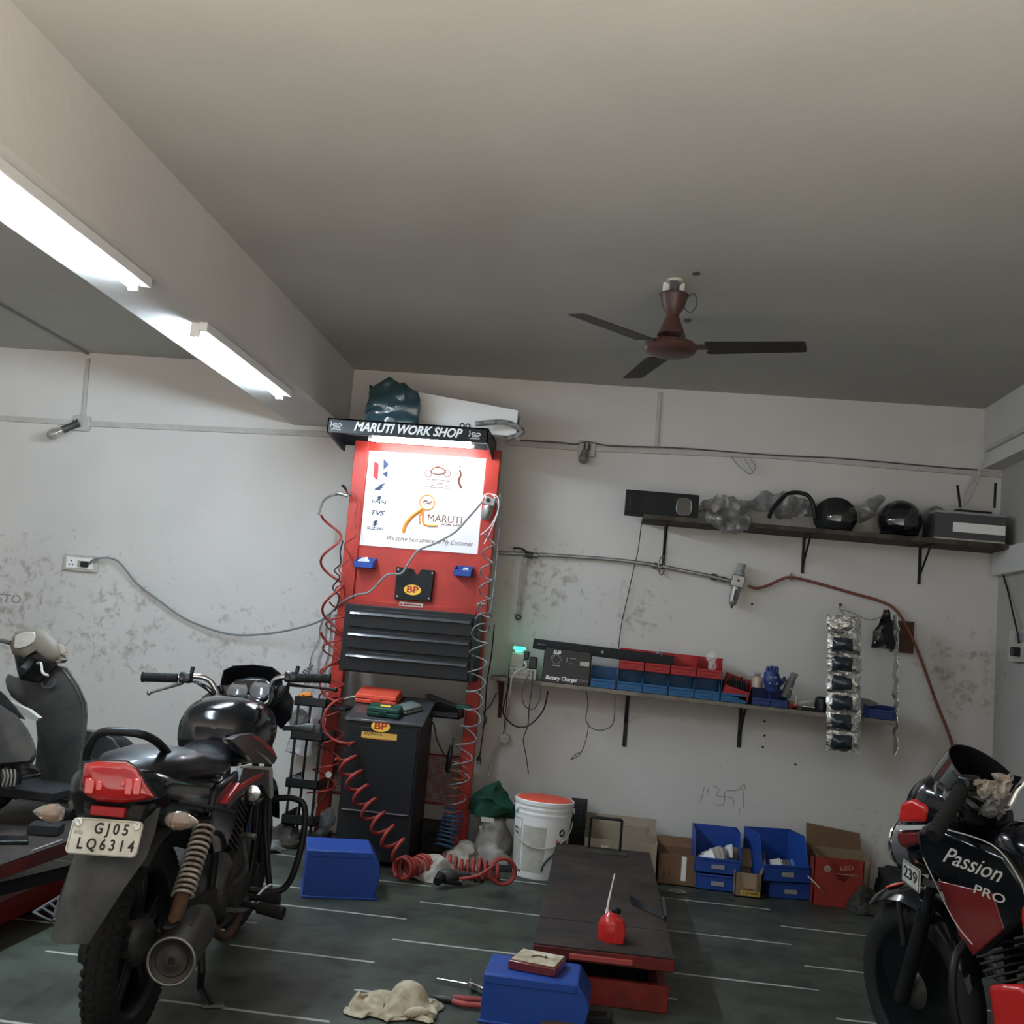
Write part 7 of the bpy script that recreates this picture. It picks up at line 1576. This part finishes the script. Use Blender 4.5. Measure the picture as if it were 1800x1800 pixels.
a = rg2([(26,1117),(40,1112),(58,1111),(62,1118),(60,1128),(48,1136),(34,1140),(24,1139)], sy-.056)
sl([a,[p+Vector((0,.02,0)) for p in a]], 'instrument_glass', 'offwhite', hs, bevel=.003)
a = rg2([(88,1138),(100,1132),(110,1140),(112,1152),(104,1148),(92,1150)], sy-.03); sl([a,[p+Vector((0,.05,0)) for p in a]], 'indicator_lens', 'clear_lens', hs, bevel=.002)
a = rg2([(90,1150),(104,1150),(110,1160),(104,1166),(92,1162)], sy-.032); sl([a,[p+Vector((0,.05,0)) for p in a]], 'indicator_lens', 'scooter_tan', hs, bevel=.002)
b = MB().tube([S(53,1165,sy-.04),S(46,1172,sy-.10),S(38,1180,sy-.15)], [.016,.018,.018], 14).build('grip', 'black_rubber', sc)
MB().tube([S(66,1166,sy-.04),S(72,1166,sy-.08),S(74,1180,sy-.12),S(80,1186,sy-.13),S(85,1187,sy-.13)], .006, 8, smooth=4).build('brake_lever', 'offwhite', sc)
MB().tube([S(-8,1126,sy),S(2,1126,sy),S(18,1130,sy)], .010, 10).build('handlebar_left_bar', 'dark_grey', sc).name = 'handlebar'
NK = [(24,1150),(60,1145),(104,1164),(100,1172),(70,1200),(36,1196),(30,1180)]
sl([rg2(NK,sy-.02,.9),rg2(NK,sy+.02,1.0),rg2(NK,sy+.10,.95)], 'steering_column', 'black')
AP = [(28,1190),(14,1184),(9,1195),(12,1210),(20,1225),(40,1240),(62,1255),(66,1300),(62,1345),(96,1400),(146,1390),(150,1300),(155,1260),(153,1235),(140,1205),(118,1172),(100,1170),(70,1182)]
ap = sl([rg2(AP,sy+.02,.97),rg2(AP,sy+.035,1.0),rg2(AP,sy+.10,1.0),rg2(AP,sy+.13,.93)], 'leg_shield', 'scooter_grey')
b = MB().tube([S(74,1198,sy+.0),S(76,1208,sy+.0),S(90,1208,sy+.0),S(96,1203,sy+.0),S(96,1194,sy+.0)], .005, 8, smooth=4).build('bag_hook', 'dark_grey', ap)
MB().tube([S(110,1175,sy+.03),S(135,1210,sy+.03),S(147,1245,sy+.03),S(146,1300,sy+.03),S(136,1390,sy+.03)], .012, 10, smooth=5).build('shield_rib', 'scooter_grey', ap)
sf = [(0,1240),(20,1222),(60,1258),(66,1270),(60,1275),(40,1262),(10,1250)]
ST = [(-60,1195),(-10,1205),(10,1222),(30,1245),(45,1265),(30,1262),(0,1240),(-60,1232)]
sl([rg2(ST,sy-.45,.92),rg2(ST,sy-.42,1),rg2(ST,sy-.24,1),rg2(ST,sy-.20,.9)], 'seat', 'black_matte')
BD = [(-60,1235),(0,1238),(30,1258),(48,1280),(58,1300),(66,1325),(58,1342),(30,1345),(-60,1350)]
bd = sl([rg2(BD,sy-.50,.90,c=(0,1290)),rg2(BD,sy-.46,1),rg2(BD,sy-.22,1),rg2(BD,sy-.18,.9,c=(0,1290))], 'body_panel', 'scooter_grey')
MB().tube([S(-20,1262,sy-.475),S(20,1285,sy-.475),S(42,1305,sy-.475),S(56,1322,sy-.475)], .006, 8, smooth=5).build('chrome_strip', 'dirty_chrome', bd)
a = rg2([(8,1234),(14,1232),(50,1248),(68,1262),(64,1268),(48,1262),(36,1256)], sy-.17); sl([a,[p+Vector((0,.03,0)) for p in a]], 'footwell_trim', 'offwhite')
FF = [(148,1280),(175,1285),(200,1298),(214,1318),(218,1350),(150,1360)]
sl([rg2(FF,sy+.25,.85),rg2(FF,sy+.30,1),rg2(FF,sy+.40,1),rg2(FF,sy+.45,.85)], 'front_mudguard', 'scooter_grey')
wf = Matrix.Translation(S(180,1390,sy+.35)); wf = Matrix.Translation((wf.translation.x,wf.translation.y,za2+.165)) @ Matrix.Rotation(math.radians(-60),4,'Z')
MB(wf).torus((0,0,0), .125, .04, (1,0,0), 40, 12).build('front_wheel', 'black_rubber', sc); MB(wf).lathe([(0,-.05),(.05,-.05),(.09,-.02),(.09,.02),(.06,.05),(0,.05)], (0,0,0), (1,0,0), 28).build('wheel_disc', 'cast_metal', sc)
wr = S(-40,1400,sy-.20); wr = Matrix.Translation((wr.x,wr.y,za2+.165)) @ Matrix.Rotation(math.radians(-60),4,'Z')
MB(wr).torus((0,0,0), .125, .04, (1,0,0), 40, 12).build('rear_wheel', 'black_rubber', sc); MB(wr).lathe([(0,-.06),(.05,-.05),(.09,-.02),(.09,.02),(.05,.06),(0,.06)], (0,0,0), (1,0,0), 28).build('wheel_disc', 'aluminium', sc)
MB().tube([S(10,1350,sy-.45),S(20,1365,sy-.45),S(14,1385,sy-.45)], [.02,.035,.025], 12).build('engine_case', 'cast_metal', sc)
for i in range(4): MB().tube([S(5+7*i,1352,sy-.5),S(9+6*i,1365,sy-.5),S(4+7*i,1382,sy-.5)], .005, 7, smooth=3).build('linkage', 'dirty_chrome', sc)
MB().box((S(70,1345,sy).x-.05,sy-.25,za2+.10),(S(150,1345,sy).x,sy+.08,za2+.14)).build('floorboard', 'black_matte', sc, bevel=.006)
